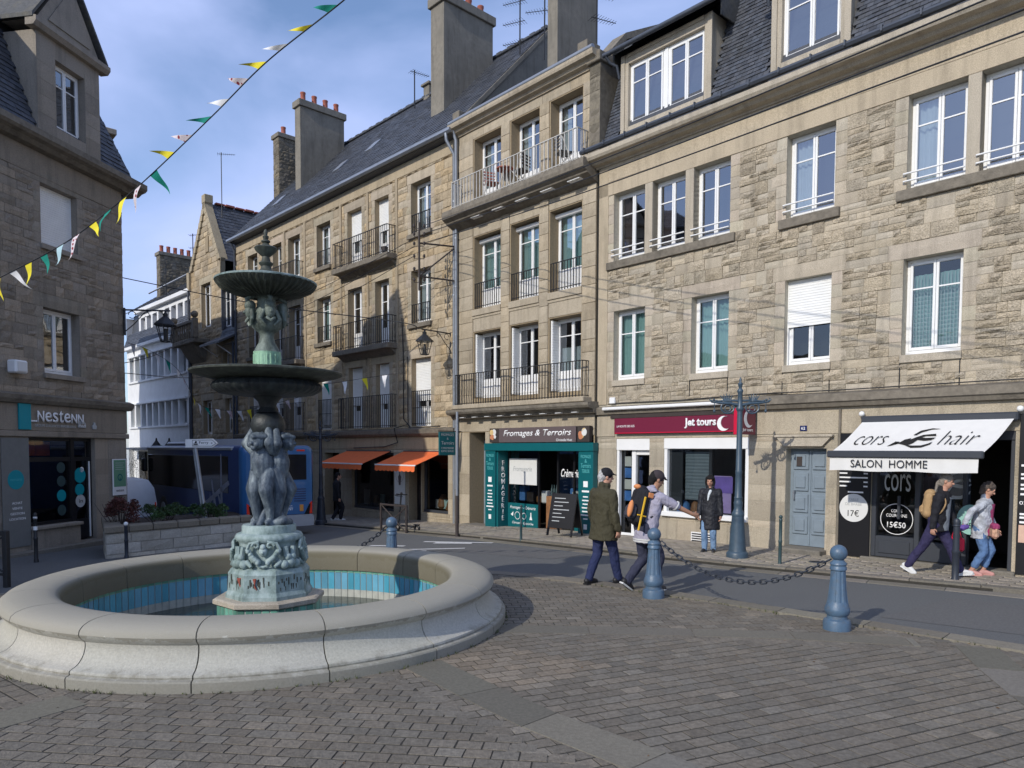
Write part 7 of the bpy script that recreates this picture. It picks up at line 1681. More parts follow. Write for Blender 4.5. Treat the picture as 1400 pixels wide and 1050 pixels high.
for P_ in ([(1.2, .35), (1.5, .35), (2.0, 1.2), (1.9, 1.2)], [(1.9, .35), (2.15, .35), (2.5, 1.6), (2.4, 1.6)], [(2.5, .35), (2.8, .35), (2.6, 1.2)], [(3.0, .35), (3.3, .35), (3.6, 1.1), (3.5, 1.1)], [(1.0, 1.5), (1.1, 1.62), (3.6, .7), (3.4, .6)], [(1.55, .35), (1.75, .35), (1.7, 2.4), (1.62, 2.4)]):
    mb.prismx([(y_, z) for y_, z in P_], -BWd - .018, -BWd - .013)
mb.build('livery_stripe', mat('livery_grey', (.2, .21, .26), .4), bus)
for sg in (-1, 1):
    for y_ in (1.9, 7.3):
        mb = MB(); mb.lathec([(.44, -.14), (.46, -.1), (.46, .1), (.44, .14)], 28); mb.v = [(sg * (BWd - .12) + z, y_ + x, .42 + y__) for x, y__, z in mb.v]; wh = mb.build('wheel', M['black'], bus, smooth=40)
        mb = MB(); mb.lathec([(.24, -.15), (.24, .15)], 20); mb.v = [(sg * (BWd - .115) + z, y_ + x, .42 + y__) for x, y__, z in mb.v]; mb.build('rim', M['bus_silver'], wh, smooth=40)
mb = MB(); mb.box(-BWd - .2, -BWd - .02, BLn - .3, BLn - .1, 1.7, 2.2, .04); mb.build('mirror', M['black'], bus)
vx, vy = -14.25, 24.4
van = thing('parked_van', 'small pale van half hidden between the corner house and the planter shrubs', 'van', (vx, vy, g(vx, vy)), R(-12))
prof_ = [(-2.0, .3), (-2.02, .9), (-1.6, 1.05), (-.9, 1.72), (-.4, 1.82), (1.3, 1.82), (1.75, 1.75), (1.95, 1.5), (2.05, 1.0), (2.05, .32)]
mb = MB(); loft(mb, [[(x, y_, z if w_ else z * .98) for x, z in prof_] for y_, w_ in ((-.85, 0), (-.78, 1), (.78, 1), (.85, 0))]); mb.build('body', M['white_paint'], van, smooth=30)
for sg in (-1, 1):
    mb = MB(); mb.prism([(-1.35, 1.08), (-.85, 1.6), (-.2, 1.62), (-.2, 1.08)], sg * .84, sg * .862); mb.build('side_window', M['bus_glass'], van)
    for x in (-1.3, 1.35): mb = MB(); mb.lathec([(.31, -.1), (.31, .1)], 20); mb.v = [(x + a_, sg * .76 + c_, .31 + b_) for a_, b_, c_ in mb.v]; mb.build('wheel', M['black'], van, smooth=40)
for sg in (-1, 1): mb = MB(); mb.box(2.0, 2.06, sg * .74, sg * .82, .8, 1.0, .02); mb.build('tail_light', M['tail'], van)
mb = MB(); mb.box(1.9, 2.12, -.84, .84, .3, .55, .04); mb.build('bumper', M['zinc'], van)

# ------------------------------------------------------------------ BUNTING, CABLES, AERIALS
M['flag_white'] = mat('flag_white', (.72, .72, .73), .8, var=.05); M['flag_yellow'] = mat('flag_yellow', (.72, .62, .03), .8, var=.05); M['flag_green'] = mat('flag_green', (.0, .20, .15), .8, var=.05); M['flag_sky'] = mat('flag_pale_blue', (.36, .52, .56), .8, var=.05)
def dotted():
    m = mat('flag_dotted', (.62, .55, .57), .8, var=0); nt = m.node_tree; L_ = nt.links; b_ = nt.nodes['Principled BSDF']
    tc = nd(nt, 'ShaderNodeTexCoord'); v = nd(nt, 'ShaderNodeTexVoronoi'); v.inputs['Scale'].default_value = 16; v.inputs['Randomness'].default_value = .25; L_.new(tc.outputs['Object'], v.inputs['Vector'])
    c_ = nd(nt, 'ShaderNodeValToRGB'); c_.color_ramp.interpolation = 'CONSTANT'; c_.color_ramp.elements[0].color = (.24, .03, .04, 1); c_.color_ramp.elements[1].position = .32; c_.color_ramp.elements[1].color = (.62, .55, .57, 1); L_.new(v.outputs['Distance'], c_.inputs[0]); L_.new(c_.outputs[0], b_.inputs['Base Color']); return m
M['flag_dotted'] = dotted()
def smoothpts(pts, n=12):
    P = [Vector(p) for p in pts]; out = []
    for i in range(len(P) - 1):
        p0 = P[max(i - 1, 0)]; p1 = P[i]; p2 = P[i + 1]; p3 = P[min(i + 2, len(P) - 1)]
        for k in range(n):
            t = k / n; out.append(.5 * ((2 * p1) + (p2 - p0) * t + (2 * p0 - 5 * p1 + 4 * p2 - p3) * t * t + (3 * p1 - p0 - 3 * p2 + p3) * t ** 3))
    return out + [P[-1]]
def bunting(label, pts, step, size, cols, wind, r=.006, group='strings of bunting across the square', pale=False):
    t = thing('bunting', label, 'bunting', pts[0], 0, group); S = smoothpts(pts); o = Vector(pts[0]); S = [p - o for p in S]
    mb = MB(); mb.tube(S, r, 6); mb.build('cord', M['iron'] if not pale else M['flag_white'], t, smooth=60)
    d = [0]
    for i in range(len(S) - 1): d.append(d[-1] + (S[i + 1] - S[i]).length)
    def at(s_):
        for i in range(len(S) - 1):
            if d[i + 1] >= s_: return S[i].lerp(S[i + 1], (s_ - d[i]) / (d[i + 1] - d[i]))
        return S[-1]
    s_ = step * .4; k = 0; rr = random.Random(int(step * 977))
    while s_ + size * .6 < d[-1]:
        w = wind(s_ / d[-1], rr, k); a, b = at(s_), at(s_ + size * .55); L_ = size * rr.uniform(.95, 1.25); n = 7; vs = []; e = (b - a); tip = Vector(w).normalized() * L_
        side = tip.cross(e).normalized(); ph = rr.uniform(0, 6)
        for i in range(n + 1):
            q_ = i / n; c0 = a.lerp((a + b) / 2, q_) + tip * q_; c1 = b.lerp((a + b) / 2, q_) + tip * q_; wv = side * (.14 * size * math.sin(q_ * 4.5 + ph) * q_) + Vector((0, 0, -.10 * L_ * q_ * q_)); vs += [c0 + wv, c1 + wv]
        mb = MB(); mb.add(vs, [(2 * i, 2 * i + 1, 2 * i + 3, 2 * i + 2) for i in range(n)]); mb.build('flag', M[cols[k % len(cols)]], t, smooth=70); k += 1; s_ += step * rr.uniform(.9, 1.1)
    return t
bunting('long string of coloured pennants rising across the sky at the left', [(-8.43, 11.2, 4.46), (-7.48, 10.8, 4.68), (-6.15, 10.2, 5.02), (-5.14, 9.7, 5.40), (-4.53, 9.3, 5.60), (-3.46, 8.6, 6.02), (-2.63, 8.0, 6.32), (-1.65, 7.3, 6.54), (-.93, 6.7, 6.69)], .37, .28,
        ['flag_white', 'flag_dotted', 'flag_yellow', 'flag_white', 'flag_yellow', 'flag_green', 'flag_sky', 'flag_dotted', 'flag_yellow', 'flag_green', 'flag_yellow', 'flag_dotted', 'flag_green', 'flag_yellow', 'flag_dotted', 'flag_green'],
        lambda t, r, k: (r.uniform(-.5, .9), r.uniform(-.4, .2), r.uniform(-1.1, -.5)) if t < .52 else (-1, r.uniform(.25, .5), r.uniform(.2, .5)), .007)
bunting('string of small pennants from behind the lower bowl to the tan house', [(-10.35, 26.0, 5.0), (-8.81, 26.0, 4.5), (-6.56, 25.3, 4.44), (-4.95, 24.8, 4.6), (-3.55, 24.5, 4.78)], .75, .36, ['flag_white', 'flag_green', 'flag_white', 'flag_yellow'], lambda t, r, k: (r.uniform(-.2, .4), 0, -1), .008)
bunting('string of small pennants in front of the white house', [(-15.74, 30.0, 6.5), (-14.91, 30.0, 6.25), (-13.9, 30.5, 5.5), (-13.72, 32.0, 4.2), (-13.16, 33.0, 3.96), (-11.85, 33.0, 3.96), (-8.93, 32.0, 4.55)], .5, .42, ['flag_white', 'flag_yellow', 'flag_white', 'flag_green', 'flag_white', 'flag_dotted'], lambda t, r, k: (r.uniform(.1, .5), 0, -1), .008)
def cable(label, pts, r=.012):
    mb = MB(); mb.tube(smoothpts(pts), r, 6); return tag(mb.build('cable', M['iron'], None, smooth=60), label, 'cable', 'overhead cables')
# insulator bracket on the tan house
t = thing('cable_bracket', 'rusty insulator pole held by struts at the end of the tan house', 'bracket', (-3.0, 23.75, 0))
mb = MB(); mb.tube([(0, 0, 7.3), (0, 0, 9.45)], .035, 8); mb.build('mast', M['brown'], t, smooth=50)
e0, e1 = Vector((1.15, .5, 8.82)), Vector((1.15, .5, 7.71))
for a_, b_ in (((0, 0, 8.8), e0), ((0, 0, 7.75), e1), ((0, 0, 7.75), e0)): mb = MB(); mb.tube([a_, b_], .028, 6); mb.build('strut', M['brown'], t)
for z in (7.55, 7.9, 8.3, 8.7, 9.0, 9.25):
    for sg in (-1, 1): mb = MB(); mb.tube([(0, 0, z), (sg * .16, 0, z), (sg * .16, 0, z + .06)], .012, 6); mb.lathec([(.03, z + .04), (.045, z + .08), (.03, z + .14)], 8, sg * .16, 0); mb.build('insulator', M['brown'], t, smooth=50)
pm = [(-2.84, 23.75, 9.35), (-2.84, 23.75, 9.1), (-2.84, 23.75, 8.8)]
for k, e in enumerate(((5.56, 8.0, 7.22), (5.57, 8.0, 6.95), (5.58, 8.0, 6.72))):
    m_ = Vector(pm[k]).lerp(Vector(e), .5); m_.z -= .12; cable(['topmost', 'middle', 'lowest'][k] + ' of the three overhead cables fanning out from the insulator pole', [pm[k], m_, e], .011)
for k in range(3):
    s_ = Vector(pm[k]) + Vector((-.3, 0, -.4)); cable(['uppermost', 'second', 'last'][k] + ' of the cables running left from the insulator pole along the tan house', [s_, s_.lerp(Vector((-12.4, 31.5, 7.6 - k * .5)), .5) - Vector((0, 0, .35)), (-12.4, 31.5, 7.6 - k * .5)], .010)
cable('black cable passing behind the upper bowl of the fountain', [(-13.36, 25.0, 7.99), (-8.85, 25.5, 7.2), (-3.86, 25.0, 6.51), (-3.3, 25.35, 6.3)], .016)
cable('black cable crossing in front of the white house attic', [(-11.32, 21.2, 4.62), (-14, 29, 5.9), (-17.4, 40.0, 8.2)], .012); cable('black cable crossing the white house towards the gabled house', [(-11.22, 21.2, 4.37), (-11.6, 27, 4.8), (-12.15, 33.0, 5.76)], .012)
def aerial(label, x, y, z0, z1, kind=0, rz=0.):
    t = thing('tv_aerial', label, 'aerial', (x, y, z0), rz, 'television aerials on the roofs'); h = z1 - z0
    mb = MB(); mb.tube([(0, 0, 0), (0, 0, h)], .025, 6); mb.build('mast', M['iron'], t)
    for q_ in range(1 + kind):
        z = h - .1 - q_ * .7; mb = MB(); mb.tube([(-.2, 0, z), (.7, 0, z + .07)], .011, 6)
        for k in range(9): x_ = -.17 + k * .1; mb.tube([(x_, -.22 + .012 * k, z + .007 * k), (x_, .22 - .012 * k, z + .007 * k)], .006, 5)
        mb.build('yagi', M['iron'], t)
    return t
aerial('tall thin aerial rising behind the gabled house roof', -15.5, 39.6, 14.5, 17.9, 0, R(20)); aerial('thin aerial above the white house slate roof', -20.9, 44.6, 11, 13.4); aerial('aerial beside the gable wall of the stone gabled house', -17.9, 41.5, 11, 14.2, 1)
aerial('large multi-element aerial left of the big cement chimney', .22, 26.6, 15.5, 18.1, 2, R(150)); aerial('second aerial behind the big cement chimney ridge', 1.05, 25.6, 15.5, 17.9, 1, R(160)); aerial('aerial right of the big cement chimney above the party wall', 2.45, 22.2, 12.6, 15.7, 1, R(30)); aerial('thin aerial on the ridge of the long slate roof', -4.0, 30.3, 16.0, 17.5, 0, R(40))
# things on the white balcony
def bistro_chair(label, P, x, y, z, rz, m):
    t = atf(P, 'bistro_chair', label, 'chair', x, y, z, 'bistro chairs on the white balcony', rz)
    q = MB(); q.box(-.2, .2, -.2, .2, .43, .46, .01); q.build('seat', M[m], t); q = MB()
    for k in range(4): q.box(-.2, .2, .19, .21, .55 + k * .09, .6 + k * .09, .004)
    q.build('backrest', M[m], t)
    for sg in (-1, 1):
        q = MB(); q.tube([(sg * .2, -.2, 0), (sg * .2, .2, .9)], .014, 6); q.build('leg', M['iron_white'], t); q = MB(); q.tube([(sg * .18, .22, 0), (sg * .18, -.2, .46)], .014, 6); q.build('leg', M['iron_white'], t)
    return t
bistro_chair('dark red slatted folding chair at the left of the white balcony', C, -12.85, -.22, 9.86, R(70), 'clay'); bistro_chair('folding chair right of the small balcony table', C, -11.5, -.22, 9.86, R(-80), 'brown')
t = atf(C, 'bistro_table', 'small round dark table on the white top balcony', 'table', -12.2, -.22, 9.86); q = MB(); q.lathec([(.27, .68), (.28, .7), (.27, .715)], 20); q.build('tabletop', M['clay'], t, smooth=40)
for k in range(3): q = MB(); q.tube([(.05 * math.cos(k * 2.1), .05 * math.sin(k * 2.1), .68), (.2 * math.cos(k * 2.1), .2 * math.sin(k * 2.1), 0)], .014, 6); q.build('leg', M['iron_white'], t)
bistro_chair('dark folding chair at the right end of the white balcony', C, -9.75, -.2, 9.86, R(160), 'anthracite')
# ------------------------------------------------------------------ PEOPLE (local frame: facing +y, right hand +x)
def fabric(name, c, rough=.85, var=.12, bump=.9, bs=14, spec=.3):
    m = mat(name, c, rough, var=var, vs=9, spec=spec); nt = m.node_tree; L = nt.links; b = nt.nodes['Principled BSDF']
    tc = nd(nt, 'ShaderNodeTexCoord'); mp = nd(nt, 'ShaderNodeMapping'); mp.inputs['Scale'].default_value = (1, 1, .55); L.new(tc.outputs['Object'], mp.inputs[0])
    n = nd(nt, 'ShaderNodeTexNoise'); n.inputs['Scale'].default_value = bs; n.inputs['Detail'].default_value = 3; n.inputs['Distortion'].default_value = .8; L.new(mp.outputs[0], n.inputs['Vector'])
    bp = nd(nt, 'ShaderNodeBump'); bp.inputs['Strength'].default_value = bump; bp.inputs['Distance'].default_value = .03; L.new(n.outputs['Fac'], bp.inputs['Height']); L.new(bp.outputs[0], b.inputs['Normal']); return m
M['skin'] = mat('skin', (.48, .26, .18), .55, var=.08, vs=12, spec=.35); M['skin_tan'] = mat('skin_tan', (.36, .19, .12), .55, var=.1, vs=12, spec=.35)
M['olive'] = fabric('olive_coat', (.052, .047, .027)); M['jeans_dark'] = fabric('dark_blue_jeans', (.022, .030, .085)); M['jeans'] = fabric('light_blue_jeans', (.17, .27, .42)); M['jeans_mid'] = fabric('blue_jeans', (.10, .18, .34))
M['hoodie'] = fabric('lavender_grey_hoodie', (.33, .31, .38)); M['navy'] = fabric('navy_trousers', (.035, .038, .065)); M['raincoat'] = fabric('black_raincoat', (.014, .015, .02), .6, bump=.5, bs=9, spec=.35); M['navy2'] = fabric('purple_navy_trousers', (.032, .028, .075))
M['blackcloth'] = fabric('black_cloth', (.016, .016, .02)); M['greyshirt'] = fabric('grey_shirt', (.17, .19, .215)); M['raspberry'] = fabric('raspberry_top', (.30, .045, .125)); M['blouse'] = fabric('pale_grey_blouse', (.42, .44, .48), var=.45); M['tancloth'] = fabric('tan_canvas', (.40, .26, .13)); M['cap_black'] = fabric('black_cap', (.014, .014, .017), bump=.3)
M['cap_brown'] = fabric('brown_cap', (.045, .035, .038), bump=.3); M['hair_grey'] = fabric('grey_hair', (.26, .23, .20), bump=1, bs=40); M['hair_dark'] = fabric('dark_hair', (.012, .011, .011), bump=1, bs=40); M['hair_brown'] = fabric('grey_brown_hair', (.10, .08, .068), bump=1, bs=40); M['hair_white'] = fabric('white_hair', (.45, .44, .43), bump=1, bs=40)
M['shoe_black'] = mat('shoe_black', (.02, .02, .022), .5); M['sole'] = mat('sole_white', (.6, .6, .58), .6); M['shoe_pink'] = mat('shoe_pink', (.5, .25, .22), .6); M['yellow'] = mat('yellow_strap', (.72, .42, .02), .7); M['orange_cloth'] = mat('orange_cloth', (.62, .24, .09), .8); M['pack_grey'] = fabric('pack_grey', (.05, .05, .065))

def ik(a, b, l1, l2, pole):
    a, b, pole = Vector(a), Vector(b), Vector(pole); d = b - a; L = min(d.length, (l1 + l2) * .999); d.normalize(); b = a + d * L
    x = (l1 * l1 - l2 * l2 + L * L) / (2 * L); h = math.sqrt(max(l1 * l1 - x * x, 0)); n = pole - d * pole.dot(d); n.normalize(); return a + d * x + n * h, b
def hand(b, wrist, d, palm_n, curl=.5, thumb_side=1, s=1.):
    """palm, five separate fingers of unequal length bent at the knuckles, thumb from the side of the palm"""
    w = Vector(wrist); d = Vector(d).normalized(); n = Vector(palm_n); n = (n - d * n.dot(d)).normalized(); x = d.cross(n) * thumb_side
    k = w + d * .085 * s
    b.limb([w, w + d * .03 * s - x * .0, k + x * .022 * s], [.026 * s, .028 * s, .016 * s], 8); b.limb([w + d * .03 * s, k - x * .026 * s], [.026 * s, .015 * s], 8); b.limb([w + d * .03 * s, k], [.027 * s, .017 * s], 8)
    for i, (off, L) in enumerate(((.034, .068), (.012, .078), (-.011, .072), (-.033, .056))):
        p = k + x * off * s; a = curl * (.9 + .12 * i); d1 = (d * math.cos(a * .7) + n * math.sin(a * .7)); d2 = (d * math.cos(a * 1.7) + n * math.sin(a * 1.7)); d3 = (d * math.cos(a * 2.4) + n * math.sin(a * 2.4))
        q = p + d1 * L * .45 * s; r = q + d2 * L * .32 * s; t = r + d3 * L * .25 * s; b.limb([p, q, r, t], [.0108 * s, .010 * s, .0092 * s, .0078 * s], 7)
    p = w + d * .028 * s + x * .026 * s; td = (d * .62 + x * .62 + n * .45).normalized(); q = p + td * .045 * s; r = q + (d * .85 + n * .4).normalized() * .032 * s; b.limb([p, q, r], [.014 * s, .012 * s, .009 * s], 7)

def person(label, x, y, head, z=None, S=1., hip=(0, 0, .93), lean=(0, 0), shw=.19, feet=None, hands=None, hdir=None, poles=None, look=(0, 0), skin='skin', top=None, trousers=None, shoes=None, hair=None, hat=None, group=None, sleeve=1., belly=1., curl=(.5, .5), heels=(0, 0), knee=None, wide=1.):
    """head: world heading in degrees. Builds one continuous body plus garments as children."""
    zz = (g(x, y) + .045 if z is None else z)
    t = thing('person', label, 'person', (x, y, zz), R(head - 90), group); t.scale = (S, S, S)
    H = Vector(hip); sh = Vector((lean[0], lean[1], H.z + .50)); nk = sh + Vector((lean[0] * .15, .02 + lean[1] * .12, .075)); hc = nk + Vector((0, .035, .145))
    yaw, pitch = R(look[0]), R(look[1]); HR = (Matrix.Rotation(yaw, 3, 'Z') @ Matrix.Rotation(-pitch, 3, 'X')); hp = lambda px, py, pz: hc + HR @ Vector((px, py, pz))
    feet = feet or [(-.1, .0, 0), (.1, .0, 0)]; hands = hands or [(-.26, .06, .80), (.26, .06, .80)]; hdir = hdir or [(0, .1, -1), (0, .1, -1)]; poles = poles or [(-.3, -1, 0), (.3, -1, 0)]
    b = MB(); legs = []; arms = []
    for i, sx in enumerate((-1, 1)):
        hj = H + Vector((sx * .09, 0, -.03)); an = Vector(feet[i]) + Vector((0, 0, .085 + .0)); an.y += -.02
        kn, an = ik(hj, an, .445, .425, (sx * .05, 1, 0)); legs.append((hj, kn, an))
        b.limb([hj, kn, an], [.085, .058, .042]); fd = Vector((sx * .015, .08, -.045 - heels[i] * .5)) ; b.limb([an - Vector((0, .02, .025)), an + fd], [.034, .02])
        sj = sh + Vector((sx * shw, 0, -.02)); el, wr = ik(sj, hands[i], .30, .265, poles[i]); arms.append((sj, el, wr)); b.limb([sj, el, wr], [.052, .041, .029])
        hd = Vector(hdir[i]); hand(b, wr, hd, (-sx, .2, 0), curl[i], 1 if sx > 0 else -1)
    b.limb([H, (H + sh) / 2, sh - Vector((0, 0, .05))], [.12, .108, .1]); b.limb([sh + Vector((-shw, 0, -.03)), sh + Vector((shw, 0, -.03))], [.062, .062]); b.limb([sh, nk, nk + Vector((0, .01, .05))], [.07, .058, .055])
    b.sphere(hp(0, -.012, .035), .1, 20, 14, (.78, .98, .95), HR); b.sphere(hp(0, .022, -.035), .085, 18, 12, (.78, .86, 1.0), HR); b.sphere(hp(0, .045, -.085), .042, 12, 8, (1, .9, .7), HR)
    b.limb([hp(0, .085, .022), hp(0, .112, -.018)], [.011, .016]); b.sphere(hp(0, .085, -.06), .022, 10, 8, (1.2, .6, .45)); b.sphere(hp(-.032, .076, .022), .018, 8, 6); b.sphere(hp(.032, .076, .022), .018, 8, 6); b.limb([hp(-.045, .078, .042), hp(.045, .078, .042)], [.012, .012])
    for sx in (-1, 1): b.sphere(hp(sx * .079, -.005, -.005), .028, 10, 8, (.45, .8, 1.15), HR)
    blob(b, 'body', M[skin], t, .0075, 2)
    q = MB()
    for sx in (-1, 1): q.sphere(hp(sx * .032, .094, .02), .0085, 8, 6)
    q.build('eye', M['ink'], t, smooth=60)
    q = MB(); q.limb([hp(-.02, .099, -.061), hp(.02, .099, -.061)], [.0055, .0055], 6); q.build('mouth', mat('lips', (.30, .10, .09), .5), t, smooth=60)
    if top:
        q = MB(); kind, m, hem = top; up = (sh - H) / (sh - H).length
        def ring(z, rx, ry, dy=0.): f_ = (z - H.z) / (sh.z - H.z); c = H + (sh - H) * f_ if f_ > 0 else Vector((H.x, H.y, z)); return [(c.x + rx * wide * math.cos(2 * PI * k / 20), c.y + dy + ry * math.sin(2 * PI * k / 20), c.z if f_ > 0 else z) for k in range(20)]
        hz = hem
        rs = [ring(hz, .225 if kind == 'coat' else .185, .195 if kind == 'coat' else .15), ring((hz + H.z) / 2 + .02, .21 if kind == 'coat' else .182, .175 if kind == 'coat' else .15)]
        rs += [ring(H.z + .14, .19, .145 * belly, .01), ring(H.z + .30, .2, .145), ring(H.z + .42, .21, .152), ring(H.z + .50, .17, .128), ring(H.z + .555, .085, .08)]
        loft(q, rs)
        q.limb([sh + Vector((-shw, 0, -.035)), sh + Vector((shw, 0, -.035))], [.078, .078])
        for (sj, el, wr) in arms:
            e_ = el + (wr - el) * (min(sleeve, 1) * .93 if sleeve > .5 else 0); s2 = sj + (el - sj) * .9
            if sleeve > .5: q.limb([sj + Vector((0, 0, -.015)), el, e_], [.079, .066, .052 if kind != 'coat' else .058])
            else: q.limb([sj + Vector((0, 0, -.015)), s2], [.079, .07])
        q.limb([nk + Vector((0, -.035, -.03)), nk + Vector((0, -.045, .02))], [.075, .062])
        if kind == 'hood': q.limb([nk + Vector((-.07, -.06, -.02)), nk + Vector((0, -.11, -.01)), nk + Vector((.07, -.06, -.02))], [.055, .065, .055])
        if kind == 'coat': q.limb([nk + Vector((-.06, .02, .01)), nk + Vector((0, -.05, .03)), nk + Vector((.06, .02, .01))], [.045, .05, .045])
        blob(q, {'coat': 'coat', 'hood': 'hooded_sweatshirt', 'jacket': 'jacket', 'blouse': 'blouse'}[kind], M[m], t, .011, 2, fold=.03)
    if trousers:
        q = MB(); m, ln = trousers
        q.limb([H + Vector((-.06, -.01, .02)), H + Vector((.06, -.01, .02))], [.132, .132]); q.limb([H + Vector((0, 0, .04)), H + Vector((0, 0, .1))], [.14, .135])
        for (hj, kn, an) in legs: a2 = kn + (an - kn) * ln; q.limb([hj + Vector((0, -.01, 0)), (hj + kn) / 2, kn, (kn + a2) / 2 - Vector((0, .012, 0)), a2], [.112, .098, .078, .074, .066])
        blob(q, 'trousers', M[m], t, .011, 2, fold=.022)
    if shoes:
        m, sole = shoes
        for i, (hj, kn, an) in enumerate(legs):
            q = MB(); hl = heels[i]; T = Matrix.Translation(an) @ Matrix.Rotation(-hl * 5, 4, 'X') @ rotz(R(-8 if i else 8)); q.T = T
            q.limb([(0, -.055, -.035), (0, .05, -.03), (0, .16, -.055)], [.046, .046, .034]); q.limb([(0, -.05, -.055), (0, .16, -.062)], [.04, .036]); q.limb([(0, 0, 0), (0, 0, -.04)], [.046, .05]); o = blob(q, 'shoe', M[m], t, .008, 2)
            q = MB(); q.T = T; q.prismz([(-.042, -.09), (.042, -.09), (.05, .05), (.045, .16), (.0, .2), (-.045, .16), (-.05, .05)], -.093, -.07); q.build('sole', M[sole], o)
    if hair:
        kind, m = hair; q = MB()
        q.sphere(hp(0, -.02, .045), .107, 18, 12, (.8, 1.0, .95), HR)
        if kind == 'short': q.limb([hp(0, -.07, 0), hp(0, -.075, -.06)], [.07, .05])
        if kind == 'bob':
            for sx in (-1, 1): q.limb([hp(sx * .06, -.01, .06), hp(sx * .085, -.01, -.03), hp(sx * .08, .01, -.1)], [.05, .04, .03])
            q.limb([hp(0, -.07, .02), hp(0, -.08, -.1)], [.075, .06]); q.limb([hp(-.05, .075, .08), hp(.05, .075, .08)], [.03, .03])
        if kind == 'tail': q.limb([hp(0, -.08, 0), hp(0, -.13, -.06), hp(0, -.12, -.24)], [.05, .03, .02]); q.limb([hp(0, -.06, .0), hp(0, -.06, -.05)], [.07, .06])
        if kind == 'curly':
            for k in range(30): a = rng.uniform(0, 2 * PI); e = rng.uniform(-.5, 1.4); q.sphere(hp(.085 * math.cos(a) * math.cos(e), -.03 + .1 * math.sin(a) * math.cos(e), .04 + .095 * math.sin(e)), .03, 8, 6) if math.sin(a) < .5 or e > .7 else None
            q.limb([hp(0, -.08, 0), hp(0, -.07, -.1)], [.08, .055])
        blob(q, 'hair', M[m], t, .009, 1)
    if hat:
        q = MB(); q.sphere(hp(0, -.008, .055), .112, 20, 14, (.83, 1.0, .88), HR); q.limb([hp(-.05, .09, .06), hp(.05, .09, .06)], [.018, .018])
        for k in range(5): q.limb([hp(-.055 + .0275 * k, .08, .062), hp(-.05 + .025 * k, .165 - .008 * abs(k - 2) * 2, .045)], [.012, .008], 8)
        blob(q, 'cap', M[hat], t, .008, 1)
    t['_n'] = 0; del t['_n']
    return t, dict(sh=sh, H=H, nk=nk, hc=hc, arms=arms)

# man in the olive coat
pA, _ = person('man in a long olive coat, dark jeans and black cap walking away', 1.47, 11.75, 33, S=1.03, hip=(0, 0, .95), lean=(0, .0), feet=[(-.1, -.17, .0), (.10, .26, .0)], heels=(.0, .0), hands=[(-.33, .10, .90), (.33, .02, .88)], look=(-25, 5), top=('coat', 'olive', .70), trousers=('jeans_dark', 1.), shoes=('shoe_black', 'shoe_black'), hair=('short', 'hair_white'), hat='cap_black', wide=1.2, belly=1.15, shw=.215)
pB, jB = person('man in a lavender grey hooded top and brown cap pointing to the right', 2.05, 11.2, 25, S=1.03, lean=(.0, .13), feet=[(-.09, -.22, .06), (.09, .14, 0)], heels=(.12, 0), hands=[(-.24, .30, .95), (.34, .62, 1.14)], hdir=[(0, .5, -.8), (.1, 1, -.35)], poles=[(-.4, -1, -.2), (.5, -.6, -.8)], look=(-12, 18), skin='skin_tan', top=('hood', 'hoodie', .72), trousers=('navy', 1.), shoes=('shoe_black', 'sole'), hair=('short', 'hair_dark'), hat='cap_brown', sleeve=.3, curl=(.6, .8), wide=1.12)
# the hoodie's striped hem and cuff
q = MB()
for z, m_ in ((.735, 0), (.765, 1)): q.lathe([(.192, z), (.194, z + .022)], 28); 
q.v = [(x * 1.12, y * .83, z) for x, y, z in q.v]; q.build('white_stripe', M['sole'], pB, smooth=60)
sj, el, wr = jB['arms'][1]; d_ = (el - sj).normalized(); q = MB(); q.tube([sj + d_ * .262, sj + d_ * .282], [.077, .076], 14); q.build('cuff_stripe', M['sole'], pB, smooth=60)
def pack(label, P, w, d, h, z, y, m1, m2, straps=True, tilt=0., x=0., big=True):
    o = P.matrix_basis @ Vector((x, y, z)); t = thing('backpack', label, 'backpack', o, P.rotation_euler.z); t.rotation_euler = (R(tilt), 0, P.rotation_euler.z)
    q = MB(); q.limb([(-w / 2 + .07, -d / 2, .08), (-w / 2 + .07, -d / 2, h - .09)], [.08, .075]); q.limb([(w / 2 - .07, -d / 2, .08), (w / 2 - .07, -d / 2, h - .09)], [.08, .075]); q.limb([(0, -d / 2, .07), (0, -d / 2, h - .06)], [.1, .1]); q.limb([(0, -d * .62, .1), (0, -d * .55, h - .12)], [.11, .09]); blob(q, 'bag', M[m1], t, .011, 3)
    q = MB(); q.box(-w / 2 + .06, w / 2 - .06, -d - .06, -d + .05, .06, h * .48, .04); q.build('front_pocket', M[m2], t, smooth=30)
    if straps:
        for sg in (-1, 1):
            q = MB(); pts = [(sg * .09, -.03, h - .06), (sg * .12, .06, h - .02), (sg * .14, .15, h - .06), (sg * .15, .19, h - .18), (sg * .17, .13, h - .34), (sg * .16, .0, h - .42)]
            for k in range(2): q.tube([(p[0] + k * .025, p[1], p[2]) for p in smoothpts(pts, 6)], .012, 6)
            q.build('shoulder_strap', M[m1], t, smooth=60)
    return t
bpB = pack('large black and grey trekking backpack with yellow straps on the pointing man', pB, .36, .24, .56, .98, -.07, 'blackcloth', 'pack_grey', tilt=-14)
q = MB(); q.box(.175, .197, -.18, -.15, -.1, .42, .006); q.build('yellow_strap', M['yellow'], bpB); q = MB(); q.box(.174, .194, -.24, -.08, .12, .14, .004); q.build('yellow_strap', M['yellow'], bpB)
